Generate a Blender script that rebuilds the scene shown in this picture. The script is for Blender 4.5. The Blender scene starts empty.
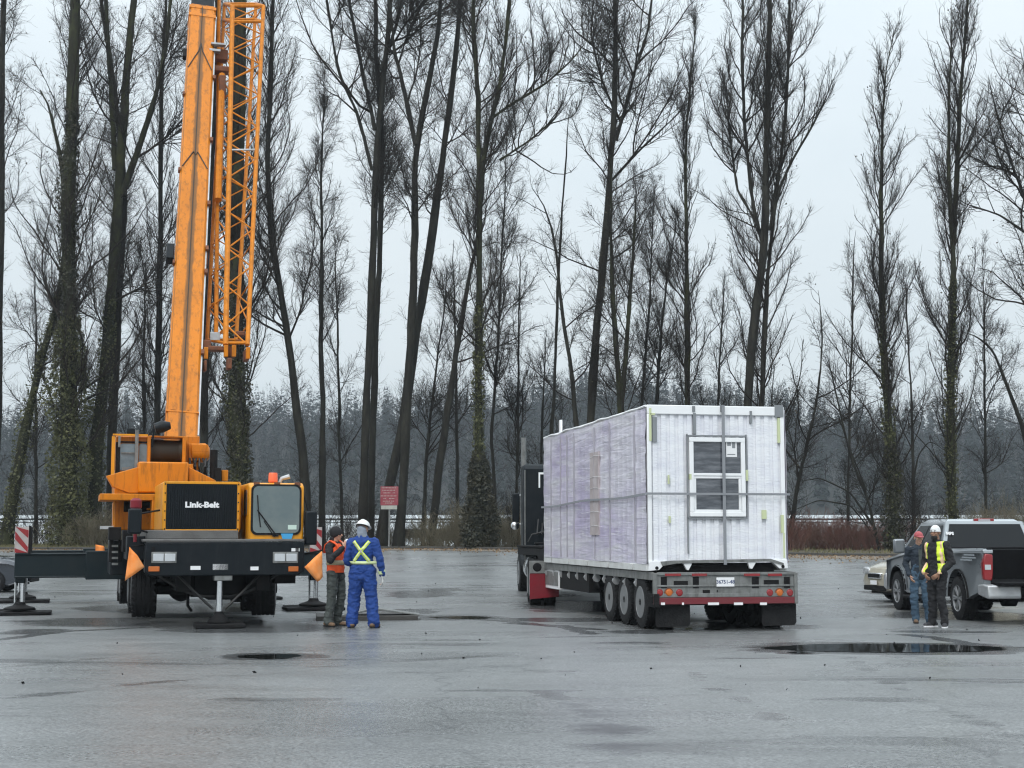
import bpy, bmesh, math, random
import numpy as np
from mathutils import Vector, Matrix, noise
from mathutils.bvhtree import BVHTree
R = math.radians
rng = np.random.default_rng(7)
random.seed(5)
SC = bpy.context.scene
COL = SC.collection
# ------------------------------------------------------------------ camera
FPX, PITCH, CZ = 1450.0, R(5.95), 1.6
cam = bpy.data.objects.new('camera', bpy.data.cameras.new('camera'))
COL.objects.link(cam)
cam.location = (0, 0, CZ)
cam.rotation_euler = (R(90) + PITCH, 0, 0)
cam.data.sensor_width = 36
cam.data.lens = 36 * FPX / 1024
cam.data.clip_start = .1
cam.data.clip_end = 3000
SC.camera = cam

def ray(px, py):
    u, v = (px - 512) / FPX, (384 - py) / FPX
    return Vector((u, math.cos(PITCH) - v * math.sin(PITCH), math.sin(PITCH) + v * math.cos(PITCH)))

def at(px, py, Y):
    """the world point seen at a pixel, Y metres ahead"""
    d = ray(px, py)
    return Vector((0, 0, CZ)) + d * (Y / d.y)

class Frame:
    """a vehicle's own axes: x to its right seen from the camera, y away from the camera"""
    def __init__(s, x, y, deg):
        s.o = Vector((x, y, 0)); s.a = R(deg)
        s.ax = Vector((math.cos(s.a), math.sin(s.a), 0)); s.ay = Vector((-math.sin(s.a), math.cos(s.a), 0))
    def at(s, px, py, yl):
        d = ray(px, py); c = Vector((0, 0, CZ))
        t = (yl - (c - s.o).dot(s.ay)) / d.dot(s.ay)
        p = c + d * t
        return ((p - s.o).dot(s.ax), p.z)
    def loc(s, w):
        return Vector(((w - s.o).dot(s.ax), (w - s.o).dot(s.ay), w.z))

# ------------------------------------------------------------------ objects
def link(name, data=None, parent=None):
    o = bpy.data.objects.new(name, data)
    COL.objects.link(o)
    if parent: o.parent = parent
    return o

def tag(o, label=None, cat=None, group=None, kind=None):
    for k, v in (('label', label), ('category', cat), ('group', group), ('kind', kind)):
        if v: o[k] = v
    return o

def thing(name, label, cat, loc=(0, 0, 0), rz=0, group=None):
    o = link(name)
    o.location = loc; o.rotation_euler = (0, 0, rz)
    o.empty_display_size = .2
    return tag(o, label, cat, group)

def copy_tree(o, parent=None):
    c = o.copy(); COL.objects.link(c); c.parent = parent
    for ch in list(o.children): copy_tree(ch, c)
    return c

def finish(me, smooth=35):
    me.validate(clean_customdata=False)
    if smooth:
        me.shade_smooth()
        me.set_sharp_from_angle(angle=R(smooth))
    return me

class MB:
    def __init__(s): s.v = []; s.f = []; s.m = None
    def add(s, vs, fs):
        b = len(s.v)
        s.v += [tuple(v) for v in vs]
        s.f += [tuple(b + i for i in f) for f in fs]
        return s
    def box(s, x0, x1, y0, y1, z0, z1):
        vs = [(x, y, z) for x in (x0, x1) for y in (y0, y1) for z in (z0, z1)]
        return s.add(vs, [(0, 1, 3, 2), (4, 6, 7, 5), (0, 4, 5, 1), (2, 3, 7, 6), (0, 2, 6, 4), (1, 5, 7, 3)])
    def hexa(s, q0, q1):
        """two quads, four points each in the same order"""
        vs = list(q0) + list(q1)
        return s.add(vs, [(3, 2, 1, 0), (4, 5, 6, 7), (0, 1, 5, 4), (1, 2, 6, 5), (2, 3, 7, 6), (3, 0, 4, 7)])
    def prism(s, pts, axis, a, b):
        """2-D outline extruded along an axis from a to b"""
        n = len(pts)
        def mk(p, t):
            if axis == 'x': return (t, p[0], p[1])
            if axis == 'y': return (p[0], t, p[1])
            return (p[0], p[1], t)
        vs = [mk(p, a) for p in pts] + [mk(p, b) for p in pts]
        return s.add(vs, [tuple(range(n))[::-1], tuple(range(n, 2 * n))] + [(i, (i + 1) % n, n + (i + 1) % n, n + i) for i in range(n)])
    def ringtube(s, pts, rad, n=8, cap=True):
        P = [Vector(p) for p in pts]
        if not hasattr(rad, '__len__'): rad = [rad] * len(P)
        vs, fs = [], []
        up = None
        for i, p in enumerate(P):
            t = (P[min(i + 1, len(P) - 1)] - P[max(i - 1, 0)])
            if t.length < 1e-9: t = Vector((0, 0, 1))
            t.normalize()
            if up is None:
                up = Vector((0, 0, 1)) if abs(t.z) < .9 else Vector((1, 0, 0))
            u = t.cross(up).normalized(); w = u.cross(t).normalized(); up = w
            for k in range(n):
                a = 2 * math.pi * k / n
                vs.append(p + (u * math.cos(a) + w * math.sin(a)) * rad[i])
        for i in range(len(P) - 1):
            for k in range(n):
                k2 = (k + 1) % n
                fs.append((i * n + k, i * n + k2, (i + 1) * n + k2, (i + 1) * n + k))
        if cap:
            fs.append(tuple(range(n))[::-1]); b = (len(P) - 1) * n
            fs.append(tuple(b + k for k in range(n)))
        return s.add(vs, fs)
    tube = ringtube
    def lathe(s, prof, c, axis='x', n=24, closed=False):
        """profile of (along, radius) turned about an axis through c"""
        c = Vector(c); vs, fs = [], []
        for (a, r) in prof:
            for k in range(n):
                t = 2 * math.pi * k / n; q, w = r * math.cos(t), r * math.sin(t)
                vs.append(c + Vector({'x': (a, q, w), 'y': (q, a, w), 'z': (q, w, a)}[axis]))
        m = len(prof)
        for i in range(m if closed else m - 1):
            j = (i + 1) % m
            for k in range(n):
                k2 = (k + 1) % n
                fs.append((i * n + k, i * n + k2, j * n + k2, j * n + k))
        if not closed:
            fs.append(tuple(range(n))[::-1]); fs.append(tuple((m - 1) * n + k for k in range(n)))
        return s.add(vs, fs)
    def build(s, name, mat, parent=None, bevel=0, smooth=35, seg=2, recalc=True):
        me = bpy.data.meshes.new(name)
        me.from_pydata(s.v, [], s.f)
        if recalc:
            bm = bmesh.new(); bm.from_mesh(me)
            bmesh.ops.recalc_face_normals(bm, faces=bm.faces)
            bm.to_mesh(me); bm.free()
        finish(me, smooth)
        me.materials.append(mat)
        o = link(name, me, parent)
        if bevel:
            m = o.modifiers.new('bevel', 'BEVEL'); m.width = bevel; m.segments = seg
            m.limit_method = 'ANGLE'; m.angle_limit = R(40)
        return o

def text(name, s, size, mat, parent, loc, rot, extrude=.004, offset=0.0, align='CENTER', sx=1.0):
    cu = bpy.data.curves.new(name, 'FONT')
    cu.body = s; cu.size = size; cu.extrude = extrude; cu.offset = offset
    cu.align_x = align; cu.align_y = 'CENTER'; cu.resolution_u = 3
    t = bpy.data.objects.new(name, cu); COL.objects.link(t)
    dg = bpy.context.evaluated_depsgraph_get()
    me = bpy.data.meshes.new_from_object(t.evaluated_get(dg))
    bpy.data.objects.remove(t)
    me.name = name; me.materials.clear(); me.materials.append(mat)
    o = link(name, me, parent); o.location = loc; o.rotation_euler = rot; o.scale = (sx, 1, 1)
    return o

# ------------------------------------------------------------------ materials
def mat(name, col, rough=.5, metal=0., dirt=.0, dirtcol=(.05, .045, .04), scale=3., bump=0., bscale=40., coat=0., spec=.5, stretch=(1, 1, 1), col2=None, emit=None, grime=0.0):
    m = bpy.data.materials.new(name); m.use_nodes = True
    nt = m.node_tree; N = nt.nodes; L = nt.links
    b = N['Principled BSDF']
    b.inputs['Roughness'].default_value = rough
    b.inputs['Metallic'].default_value = metal
    b.inputs['Coat Weight'].default_value = coat
    b.inputs['Specular IOR Level'].default_value = spec
    tc = N.new('ShaderNodeTexCoord'); mp = N.new('ShaderNodeMapping'); L.new(tc.outputs['Object'], mp.inputs[0])
    mp.inputs['Scale'].default_value = stretch
    nz = N.new('ShaderNodeTexNoise'); nz.inputs['Scale'].default_value = scale; nz.inputs['Detail'].default_value = 6; nz.inputs['Roughness'].default_value = .62
    L.new(mp.outputs[0], nz.inputs[0])
    rp = N.new('ShaderNodeValToRGB'); rp.color_ramp.elements[0].position = .42; rp.color_ramp.elements[1].position = .72
    L.new(nz.outputs[0], rp.inputs[0])
    mx = N.new('ShaderNodeMix'); mx.data_type = 'RGBA'
    mx.inputs[6].default_value = (*col, 1)
    c2 = col2 if col2 else tuple(c * (1 - dirt) + d * dirt for c, d in zip(col, dirtcol))
    mx.inputs[7].default_value = (*c2, 1)
    L.new(rp.outputs[0], mx.inputs[0])
    colout = mx.outputs[2]
    if grime:
        mpg = N.new('ShaderNodeMapping'); mpg.inputs['Scale'].default_value = (5, 5, .7); L.new(tc.outputs['Object'], mpg.inputs[0])
        ng = N.new('ShaderNodeTexNoise'); ng.inputs['Scale'].default_value = 2.2; ng.inputs['Detail'].default_value = 8; ng.inputs['Roughness'].default_value = .7; L.new(mpg.outputs[0], ng.inputs[0])
        rg = N.new('ShaderNodeValToRGB'); rg.color_ramp.elements[0].position = .50; rg.color_ramp.elements[1].position = .74; rg.color_ramp.elements[1].color = (grime, grime, grime, 1); L.new(ng.outputs[0], rg.inputs[0])
        mg = N.new('ShaderNodeMix'); mg.data_type = 'RGBA'; L.new(rg.outputs[0], mg.inputs[0]); L.new(colout, mg.inputs[6]); mg.inputs[7].default_value = (*dirtcol, 1); colout = mg.outputs[2]
    L.new(colout, b.inputs['Base Color'])
    ma = N.new('ShaderNodeMath'); ma.operation = 'MULTIPLY_ADD'; ma.inputs[1].default_value = .22; ma.inputs[2].default_value = max(0, rough - .08)
    L.new(nz.outputs[0], ma.inputs[0]); L.new(ma.outputs[0], b.inputs['Roughness'])
    if bump:
        n2 = N.new('ShaderNodeTexNoise'); n2.inputs['Scale'].default_value = bscale; n2.inputs['Detail'].default_value = 5
        L.new(mp.outputs[0], n2.inputs[0])
        bp = N.new('ShaderNodeBump'); bp.inputs['Strength'].default_value = bump; bp.inputs['Distance'].default_value = .03
        L.new(n2.outputs[0], bp.inputs['Height']); L.new(bp.outputs[0], b.inputs['Normal'])
    if emit:
        b.inputs['Emission Color'].default_value = (*emit[0], 1); b.inputs['Emission Strength'].default_value = emit[1]
    return m

M = {}
M['orange'] = mat('crane orange paint', (.64, .195, .001), .42, dirt=.26, dirtcol=(.17, .065, .012), scale=1.1, coat=.08, bump=.05, bscale=12, spec=.3, grime=.85)
M['orange2'] = mat('lattice orange paint', (.62, .20, .003), .5, dirt=.4, dirtcol=(.18, .06, .01), scale=6, spec=.3, grime=.7)
M['yellow'] = mat('carrier yellow paint', (.74, .30, .008), .36, dirt=.3, dirtcol=(.32, .15, .02), scale=2.5, coat=.15, spec=.35, grime=.6)
M['rust'] = mat('rusty pin brackets', (.20, .07, .03), .75, dirt=.6, scale=9, bump=.3)
M['black'] = mat('satin black paint', (.004, .007, .010), .42, dirt=.3, dirtcol=(.018, .021, .024), scale=3, spec=.22, grime=.6)
M['chassis'] = mat('oily chassis black', (.007, .007, .008), .75, dirt=.4, dirtcol=(.03, .027, .025), scale=5, bump=.2, spec=.2)
M['beam'] = mat('outrigger dark green-black paint', (.006, .014, .018), .45, dirt=.35, dirtcol=(.03, .035, .035), scale=2, spec=.25)
M['rubber'] = mat('tyre rubber', (.010, .010, .011), .8, dirt=.5, dirtcol=(.03, .03, .03), scale=7, bump=.4, bscale=30, spec=.25)
M['steel'] = mat('worn steel', (.50, .51, .52), .38, metal=.55, dirt=.4, dirtcol=(.15, .14, .13), scale=5)
M['chrome'] = mat('polished cylinder rod', (.75, .76, .77), .16, metal=1, dirt=.2, scale=4)
M['gal'] = mat('weathered aluminium', (.22, .225, .22), .5, metal=.3, dirt=.6, dirtcol=(.07, .07, .065), scale=5, grime=.8)
M['rimal'] = mat('polished alloy wheel', (.22, .225, .23), .38, metal=.4, dirt=.5, dirtcol=(.2, .2, .2), scale=5)
M['deckplate'] = mat('grey deck plate', (.14, .137, .133), .5, metal=.2, dirt=.5, scale=4, bump=.3, bscale=60)
M['glass'] = mat('dark window glass', (.03, .042, .05), .06, spec=.8, dirt=.1, dirtcol=(.1, .1, .1))
M['white'] = mat('white paint', (.80, .80, .81), .45, dirt=.12, dirtcol=(.5, .5, .5), scale=4)
M['lens'] = mat('headlamp lens', (.62, .64, .66), .12, metal=.4, dirt=.2)
M['amber'] = mat('amber plastic', (.50, .12, .01), .3, coat=.4)
M['redlens'] = mat('red lamp plastic', (.26, .006, .010), .22, coat=.6, dirt=.2)
M['maroon'] = mat('maroon reflective bar', (.16, .018, .025), .4, dirt=.3)
M['red'] = mat('red paint', (.20, .008, .018), .4, dirt=.3, spec=.3)
M['orangeflag'] = mat('orange flag cloth', (.85, .26, .05), .85, dirt=.5, dirtcol=(.75, .42, .20), scale=5, bump=.3, bscale=9)
M['rope'] = mat('greasy wire rope', (.05, .04, .03), .5, metal=.4)
M['wood'] = mat('weathered timber', (.26, .23, .19), .8, dirt=.5, dirtcol=(.10, .09, .08), scale=6, stretch=(1, 8, 8), bump=.4)
M['wetwood'] = mat('wet dark mat timber', (.06, .055, .05), .5, dirt=.5, dirtcol=(.02, .02, .02), scale=6, stretch=(1, 6, 6), bump=.4)
M['hose'] = mat('hydraulic hose', (.012, .012, .012), .5)
M['skin'] = mat('skin', (.50, .29, .20), .55, dirt=.25, dirtcol=(.42, .20, .14), scale=9)
M['skinb'] = mat('brown skin', (.30, .16, .10), .55, dirt=.25, dirtcol=(.22, .11, .07), scale=9)
M['hair'] = mat('dark hair', (.012, .010, .009), .7, bump=.6, bscale=60)
# ------------------------------------------------------------------ world, sun
w = bpy.data.worlds.new('World'); SC.world = w; w.use_nodes = True
nt = w.node_tree; N = nt.nodes; L = nt.links
bg = N['Background']
sky = N.new('ShaderNodeTexSky'); sky.sky_type = 'NISHITA'; sky.sun_disc = False
SUN_EL, SUN_AZ = R(48), R(200)
sky.sun_elevation = SUN_EL; sky.sun_rotation = SUN_AZ
sky.air_density = 1.5; sky.dust_density = 3
hs = N.new('ShaderNodeHueSaturation'); hs.inputs['Saturation'].default_value = .35; L.new(sky.outputs[0], hs.inputs['Color'])
tc = N.new('ShaderNodeTexCoord'); mp = N.new('ShaderNodeMapping'); mp.inputs['Scale'].default_value = (1, 1, 3.2); L.new(tc.outputs['Generated'], mp.inputs[0])
nz = N.new('ShaderNodeTexNoise'); nz.inputs['Scale'].default_value = 1.6; nz.inputs['Detail'].default_value = 5; nz.inputs['Roughness'].default_value = .5; L.new(mp.outputs[0], nz.inputs[0])
cr = N.new('ShaderNodeValToRGB'); L.new(nz.outputs[0], cr.inputs[0])
SKYV = 6.4
cr.color_ramp.elements[0].position = .35; cr.color_ramp.elements[0].color = (.80, .92, 1.0, 1)
cr.color_ramp.elements[1].position = .7; cr.color_ramp.elements[1].color = (.93, 1.02, 1.07, 1)
sx_ = N.new('ShaderNodeSeparateXYZ'); L.new(tc.outputs['Generated'], sx_.inputs[0])
mz_ = N.new('ShaderNodeMath'); mz_.operation = 'MULTIPLY'; L.new(sx_.outputs['Z'], mz_.inputs[0]); L.new(sx_.outputs['Z'], mz_.inputs[1])
mf_ = N.new('ShaderNodeMath'); mf_.operation = 'MULTIPLY_ADD'; L.new(mz_.outputs[0], mf_.inputs[0]); mf_.inputs[1].default_value = 1.5 * SKYV; mf_.inputs[2].default_value = .69 * SKYV
# an overcast sky is two to three times brighter overhead than at the horizon
sc_ = N.new('ShaderNodeVectorMath'); sc_.operation = 'SCALE'; L.new(mf_.outputs[0], sc_.inputs['Scale']); L.new(cr.outputs[0], sc_.inputs[0])
mx = N.new('ShaderNodeMix'); mx.data_type = 'RGBA'; mx.inputs[0].default_value = .88
L.new(hs.outputs[0], mx.inputs[6]); L.new(sc_.outputs[0], mx.inputs[7]); L.new(mx.outputs[2], bg.inputs[0])
bg.inputs[1].default_value = .1
sun = bpy.data.objects.new('sun', bpy.data.lights.new('sun', 'SUN')); COL.objects.link(sun)
sun.data.energy = .7; sun.data.angle = R(25); sun.data.color = (1, .97, .93)
sd = Vector((math.sin(SUN_AZ) * math.cos(SUN_EL), math.cos(SUN_AZ) * math.cos(SUN_EL), math.sin(SUN_EL)))
sun.rotation_euler = sd.to_track_quat('Z', 'Y').to_euler()
SC.view_settings.view_transform = 'Standard'; SC.view_settings.look = 'None'
SC.view_settings.exposure = .90; SC.view_settings.gamma = 1
SC.cycles.max_bounces = 5; SC.cycles.diffuse_bounces = 2; SC.cycles.glossy_bounces = 3
SC.cycles.transparent_max_bounces = 6; SC.cycles.volume_bounces = 0
SC.cycles.use_denoising = True; SC.cycles.denoising_prefilter = 'ACCURATE'
SC.cycles.pixel_filter_type = 'BLACKMAN_HARRIS'; SC.cycles.filter_width = 1.2

# ------------------------------------------------------------------ land
def sst(t):
    t = np.clip(t, 0, 1); return t * t * (3 - 2 * t)
def kerb_y(X):
    return np.interp(X, [-60, -20, -4, 1, 8, 14, 25, 60], [71, 73, 74.5, 72, 69, 66, 64, 62])
def gz(X, Y):
    """height of the ground"""
    X = np.asarray(X, float); Y = np.asarray(Y, float)
    z = .9 * sst((Y - 46) / 30)
    z = z - 1.6 * sst((Y - 97) / 14)
    # beyond the river
    far = np.clip((Y - 425) / 200, 0, 1)
    hill = 7.2 + 44 * far ** 1.1 + 7 * np.sin(X / 70 + 1.2) * far + 4 * np.sin(X / 31) * far
    f = sst((Y - 400) / 25)
    return np.where(Y > 400, z * (1 - f) + hill * f, z)

def grid(name, xs, ys, zf, material, kind='structure', dz=0, smooth=True):
    X, Y = np.meshgrid(xs, ys, indexing='ij')
    Z = zf(X, Y) + dz
    v = np.stack([X, Y, Z], -1).reshape(-1, 3)
    nx, ny = len(xs), len(ys)
    i = np.arange(nx - 1)[:, None] * ny + np.arange(ny - 1)[None]
    f = np.stack([i, i + ny, i + ny + 1, i + 1], -1).reshape(-1, 4)
    me = np_mesh(name, v, f, smooth)
    me.materials.append(material)
    o = link(name, me); tag(o, kind=kind)
    return o

def np_mesh(name, v, f, smooth=True):
    me = bpy.data.meshes.new(name)
    v = np.ascontiguousarray(v, np.float32); f = np.ascontiguousarray(f, np.int32)
    n, k = f.shape
    me.vertices.add(len(v)); me.vertices.foreach_set('co', v.ravel())
    me.loops.add(n * k); me.loops.foreach_set('vertex_index', f.ravel())
    me.polygons.add(n); me.polygons.foreach_set('loop_start', np.arange(n, dtype=np.int32) * k)
    me.polygons.foreach_set('use_smooth', np.full(n, smooth))
    me.update(calc_edges=True)
    return me

def asphalt():
    m = bpy.data.materials.new('wet asphalt'); m.use_nodes = True
    nt = m.node_tree; N = nt.nodes; L = nt.links; b = N['Principled BSDF']
    geo = N.new('ShaderNodeNewGeometry')
    def noise_(scale, detail, stretch=(1, 1, 1), rough=.6, dist=0):
        mp = N.new('ShaderNodeMapping'); mp.inputs['Scale'].default_value = stretch; L.new(geo.outputs['Position'], mp.inputs[0])
        n = N.new('ShaderNodeTexNoise'); n.inputs['Scale'].default_value = scale; n.inputs['Detail'].default_value = detail
        n.inputs['Roughness'].default_value = rough; n.inputs['Distortion'].default_value = dist; L.new(mp.outputs[0], n.inputs[0]); return n.outputs[0]
    def ramp(src, a, b_, ca, cb):
        r = N.new('ShaderNodeValToRGB'); r.color_ramp.elements[0].position = a; r.color_ramp.elements[1].position = b_
        r.color_ramp.elements[0].color = (*ca, 1); r.color_ramp.elements[1].color = (*cb, 1); L.new(src, r.inputs[0]); return r.outputs[0]
    def mix(f, a, b_, mode='MIX'):
        x = N.new('ShaderNodeMix'); x.data_type = 'RGBA'; x.blend_type = mode
        if isinstance(f, float): x.inputs[0].default_value = f
        else: L.new(f, x.inputs[0])
        L.new(a, x.inputs[6]); L.new(b_, x.inputs[7]); return x.outputs[2]
    base = ramp(noise_(.42, 8, (.6, 1.1, 1), .7, .3), .32, .70, (.132, .136, .137), (.205, .210, .210))
    speck = ramp(noise_(30, 4, rough=.85), .36, .66, (.38, .38, .38), (1.75, 1.75, 1.75))
    c1 = mix(1.0, base, speck, 'MULTIPLY')
    c1 = mix(1.0, c1, ramp(noise_(7, 7, rough=.8), .3, .7, (.80, .80, .80), (1.2, 1.2, 1.2)), 'MULTIPLY')
    # old wet stains and oil marks, long and thin
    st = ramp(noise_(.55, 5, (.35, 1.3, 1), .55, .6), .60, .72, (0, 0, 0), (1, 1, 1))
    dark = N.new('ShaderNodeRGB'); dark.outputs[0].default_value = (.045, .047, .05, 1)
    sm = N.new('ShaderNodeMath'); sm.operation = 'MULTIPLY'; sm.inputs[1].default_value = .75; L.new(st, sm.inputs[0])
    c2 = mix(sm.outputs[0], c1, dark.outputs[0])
    at_ = N.new('ShaderNodeAttribute'); at_.attribute_name = 'wet'  # soaked spots plus the painted shade below the vehicles
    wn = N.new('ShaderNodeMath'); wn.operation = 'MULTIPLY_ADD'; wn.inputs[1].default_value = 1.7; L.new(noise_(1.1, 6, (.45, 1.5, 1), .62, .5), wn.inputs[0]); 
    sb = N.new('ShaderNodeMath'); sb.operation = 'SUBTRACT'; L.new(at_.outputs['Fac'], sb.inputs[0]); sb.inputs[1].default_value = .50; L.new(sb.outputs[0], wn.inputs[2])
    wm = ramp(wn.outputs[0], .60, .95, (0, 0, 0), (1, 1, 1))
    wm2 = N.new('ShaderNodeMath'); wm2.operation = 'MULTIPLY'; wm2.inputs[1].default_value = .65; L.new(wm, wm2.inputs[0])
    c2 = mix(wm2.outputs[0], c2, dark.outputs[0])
    # hair cracks
    vo = N.new('ShaderNodeTexVoronoi'); vo.feature = 'DISTANCE_TO_EDGE'; vo.inputs['Scale'].default_value = .16
    mpv = N.new('ShaderNodeVectorMath'); mpv.operation = 'ADD'
    nzv = N.new('ShaderNodeTexNoise'); nzv.inputs['Scale'].default_value = .8; nzv.inputs['Detail'].default_value = 4; L.new(geo.outputs['Position'], nzv.inputs[0])
    sv = N.new('ShaderNodeVectorMath'); sv.operation = 'SCALE'; sv.inputs['Scale'].default_value = 2.2; L.new(nzv.outputs['Color'], sv.inputs[0])
    L.new(geo.outputs['Position'], mpv.inputs[0]); L.new(sv.outputs[0], mpv.inputs[1]); L.new(mpv.outputs[0], vo.inputs['Vector'])
    ck = ramp(vo.outputs['Distance'], .0, .006, (.5, .5, .5), (0, 0, 0))
    c3 = mix(ck, c2, dark.outputs[0])
    L.new(c3, b.inputs['Base Color'])
    rg = ramp(noise_(.35, 5, (.5, 1.2, 1), .6, .4), .35, .68, (.22, .22, .22), (.42, .42, .42))
    rr = mix(st, rg, ramp(noise_(3, 2), 0, 1, (.14, .14, .14), (.22, .22, .22)))
    rr = mix(wm, rr, ramp(noise_(4, 2), 0, 1, (.10, .10, .10), (.16, .16, .16)))
    L.new(rr, b.inputs['Roughness'])
    b.inputs['Specular IOR Level'].default_value = .5
    bp = N.new('ShaderNodeBump'); bp.inputs['Strength'].default_value = .3; bp.inputs['Distance'].default_value = .008
    L.new(noise_(70, 3, rough=.7), bp.inputs['Height']); L.new(bp.outputs[0], b.inputs['Normal'])
    return m
M['asphalt'] = asphalt()
M['earth'] = mat('bank earth with dead leaves', (.085, .065, .042), .9, col2=(.05, .055, .025), scale=.9, bump=.6, bscale=8)
M['hillground'] = mat('far hillside floor', (.022, .022, .019), .95, col2=(.016, .018, .014), scale=.05)
M['litter'] = mat('wet leaf litter', (.22, .185, .15), .85, col2=(.09, .07, .05), scale=7, bump=.5, bscale=30)
M['grass'] = mat('winter grass', (.11, .105, .045), .9, col2=(.17, .145, .08), scale=2)
M['water'] = mat('pale silty river', (.62, .65, .66), .35, col2=(.50, .53, .54), scale=.05, stretch=(1, .3, 1), bump=.25, bscale=.6)
M['puddle'] = mat('puddle', (.012, .013, .012), .03, spec=.5)
p_ = M['puddle'].node_tree.nodes['Principled BSDF']
for l in list(p_.inputs['Roughness'].links): M['puddle'].node_tree.links.remove(l)
p_.inputs['Roughness'].default_value = .03

xs = np.concatenate([np.linspace(-430, -60, 16)[:-1], np.linspace(-60, 60, 61), np.linspace(60, 430, 16)[1:]])
ys = np.concatenate([np.linspace(-25, 40, 14)[:-1], np.linspace(40, 120, 61), np.linspace(120, 400, 15)[1:], np.linspace(400, 730, 34)[1:]])
def base_z(X, Y):
    z = gz(X, Y)
    return z
g = grid('ground', xs, ys, lambda X, Y: gz(X, Y) - .03, M['earth'])
g.data.materials.append(M['hillground'])
mi = np.zeros(len(g.data.polygons), np.int32)
ct = np.zeros(len(g.data.polygons) * 3, np.float32); g.data.polygons.foreach_get('center', ct)
mi[ct[1::3] > 400] = 1
g.data.polygons.foreach_set('material_index', mi)
# the parking lot, a sheet that ends at the kerb; 'wet' marks soaked spots and the shade painted under the vehicles
xp = np.unique(np.concatenate([np.linspace(-60, 60, 60), np.linspace(-16, 16, 330)]))
t = np.unique(np.concatenate([np.linspace(0, 1, 30), (np.linspace(13, 48, 420) + 24) / 97]))
nx_, ny_ = len(xp), len(t)
X = np.repeat(xp[:, None], ny_, 1); Yk = kerb_y(X); Y = -24 + t[None] * (Yk + 24)
v = np.stack([X, Y, gz(X, Y) + .004], -1).reshape(-1, 3)
i = np.arange(nx_ - 1)[:, None] * ny_ + np.arange(ny_ - 1)[None]
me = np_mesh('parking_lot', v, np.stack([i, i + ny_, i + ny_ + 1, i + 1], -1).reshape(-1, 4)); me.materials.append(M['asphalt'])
wet = np.zeros(X.shape)  # one mask for real damp and for painted contact shade
WET_SHADE = [(436, 618, 130, 5, .9), (405, 612, 60, 5, 1), (420, 594, 66, 7, .8), (440, 590, 40, 3.5, .8), (34, 632, 62, 6, .8), (120, 751, 380, 6, .6), (40, 738, 200, 5, .5), (560, 620, 130, 4, .8), (560, 611, 60, 4, .6), (715, 749, 90, 12, .65), (602, 731, 110, 13, .6), (700, 752, 50, 8, .5),
       (640, 632, 80, 4, .7), (800, 653.5, 44, 3, 1), (935, 607, 120, 4, .7), (480, 563, 80, 4, .6), (885, 593, 46, 4, .7), (200, 608, 210, 9, 1.0), (150, 622, 260, 8, .8), (250, 628, 170, 9, .9), (720, 627, 170, 8, .9), (590, 606, 130, 10, .8), (965, 616, 150, 8, .9), (560, 574, 120, 5, .6),  # strong patches below crane, trailer, truck and pickup are painted contact shade
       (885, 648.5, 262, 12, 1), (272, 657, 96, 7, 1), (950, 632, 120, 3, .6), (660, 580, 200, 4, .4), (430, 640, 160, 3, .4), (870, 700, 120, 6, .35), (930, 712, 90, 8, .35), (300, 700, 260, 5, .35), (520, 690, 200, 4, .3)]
for (px, py, wp, hp, k) in WET_SHADE:
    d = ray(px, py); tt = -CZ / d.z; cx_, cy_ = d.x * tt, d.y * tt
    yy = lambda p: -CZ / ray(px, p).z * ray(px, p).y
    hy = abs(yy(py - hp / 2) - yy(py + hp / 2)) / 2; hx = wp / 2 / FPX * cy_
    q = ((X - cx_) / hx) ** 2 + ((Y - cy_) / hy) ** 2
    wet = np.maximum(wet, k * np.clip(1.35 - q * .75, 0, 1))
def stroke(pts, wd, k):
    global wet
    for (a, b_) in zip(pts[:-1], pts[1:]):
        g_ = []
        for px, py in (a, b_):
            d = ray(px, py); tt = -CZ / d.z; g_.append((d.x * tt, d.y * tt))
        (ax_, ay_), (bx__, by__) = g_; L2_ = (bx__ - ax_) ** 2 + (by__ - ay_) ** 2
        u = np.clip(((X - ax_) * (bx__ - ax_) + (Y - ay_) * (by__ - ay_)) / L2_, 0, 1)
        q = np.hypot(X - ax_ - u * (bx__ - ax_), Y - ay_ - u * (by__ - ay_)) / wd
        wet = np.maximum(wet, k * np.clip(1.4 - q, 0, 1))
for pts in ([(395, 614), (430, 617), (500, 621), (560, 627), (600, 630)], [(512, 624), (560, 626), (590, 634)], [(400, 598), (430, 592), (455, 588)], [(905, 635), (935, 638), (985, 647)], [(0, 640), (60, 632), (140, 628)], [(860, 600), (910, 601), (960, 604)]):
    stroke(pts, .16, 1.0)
# tyre tracks swung across the lot
for pts in ([(650, 640), (700, 680), (800, 730), (900, 767)], [(540, 690), (640, 740), (690, 767)], [(0, 668), (200, 650), (420, 640), (640, 636)], [(0, 700), (250, 672), (500, 655)], [(160, 604), (60, 610), (0, 616)], [(820, 640), (900, 690), (1023, 740)]):
    stroke(pts, .16, .30)
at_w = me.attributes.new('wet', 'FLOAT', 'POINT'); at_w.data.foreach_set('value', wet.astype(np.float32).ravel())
tag(link('parking_lot', me), kind='structure')
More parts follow.
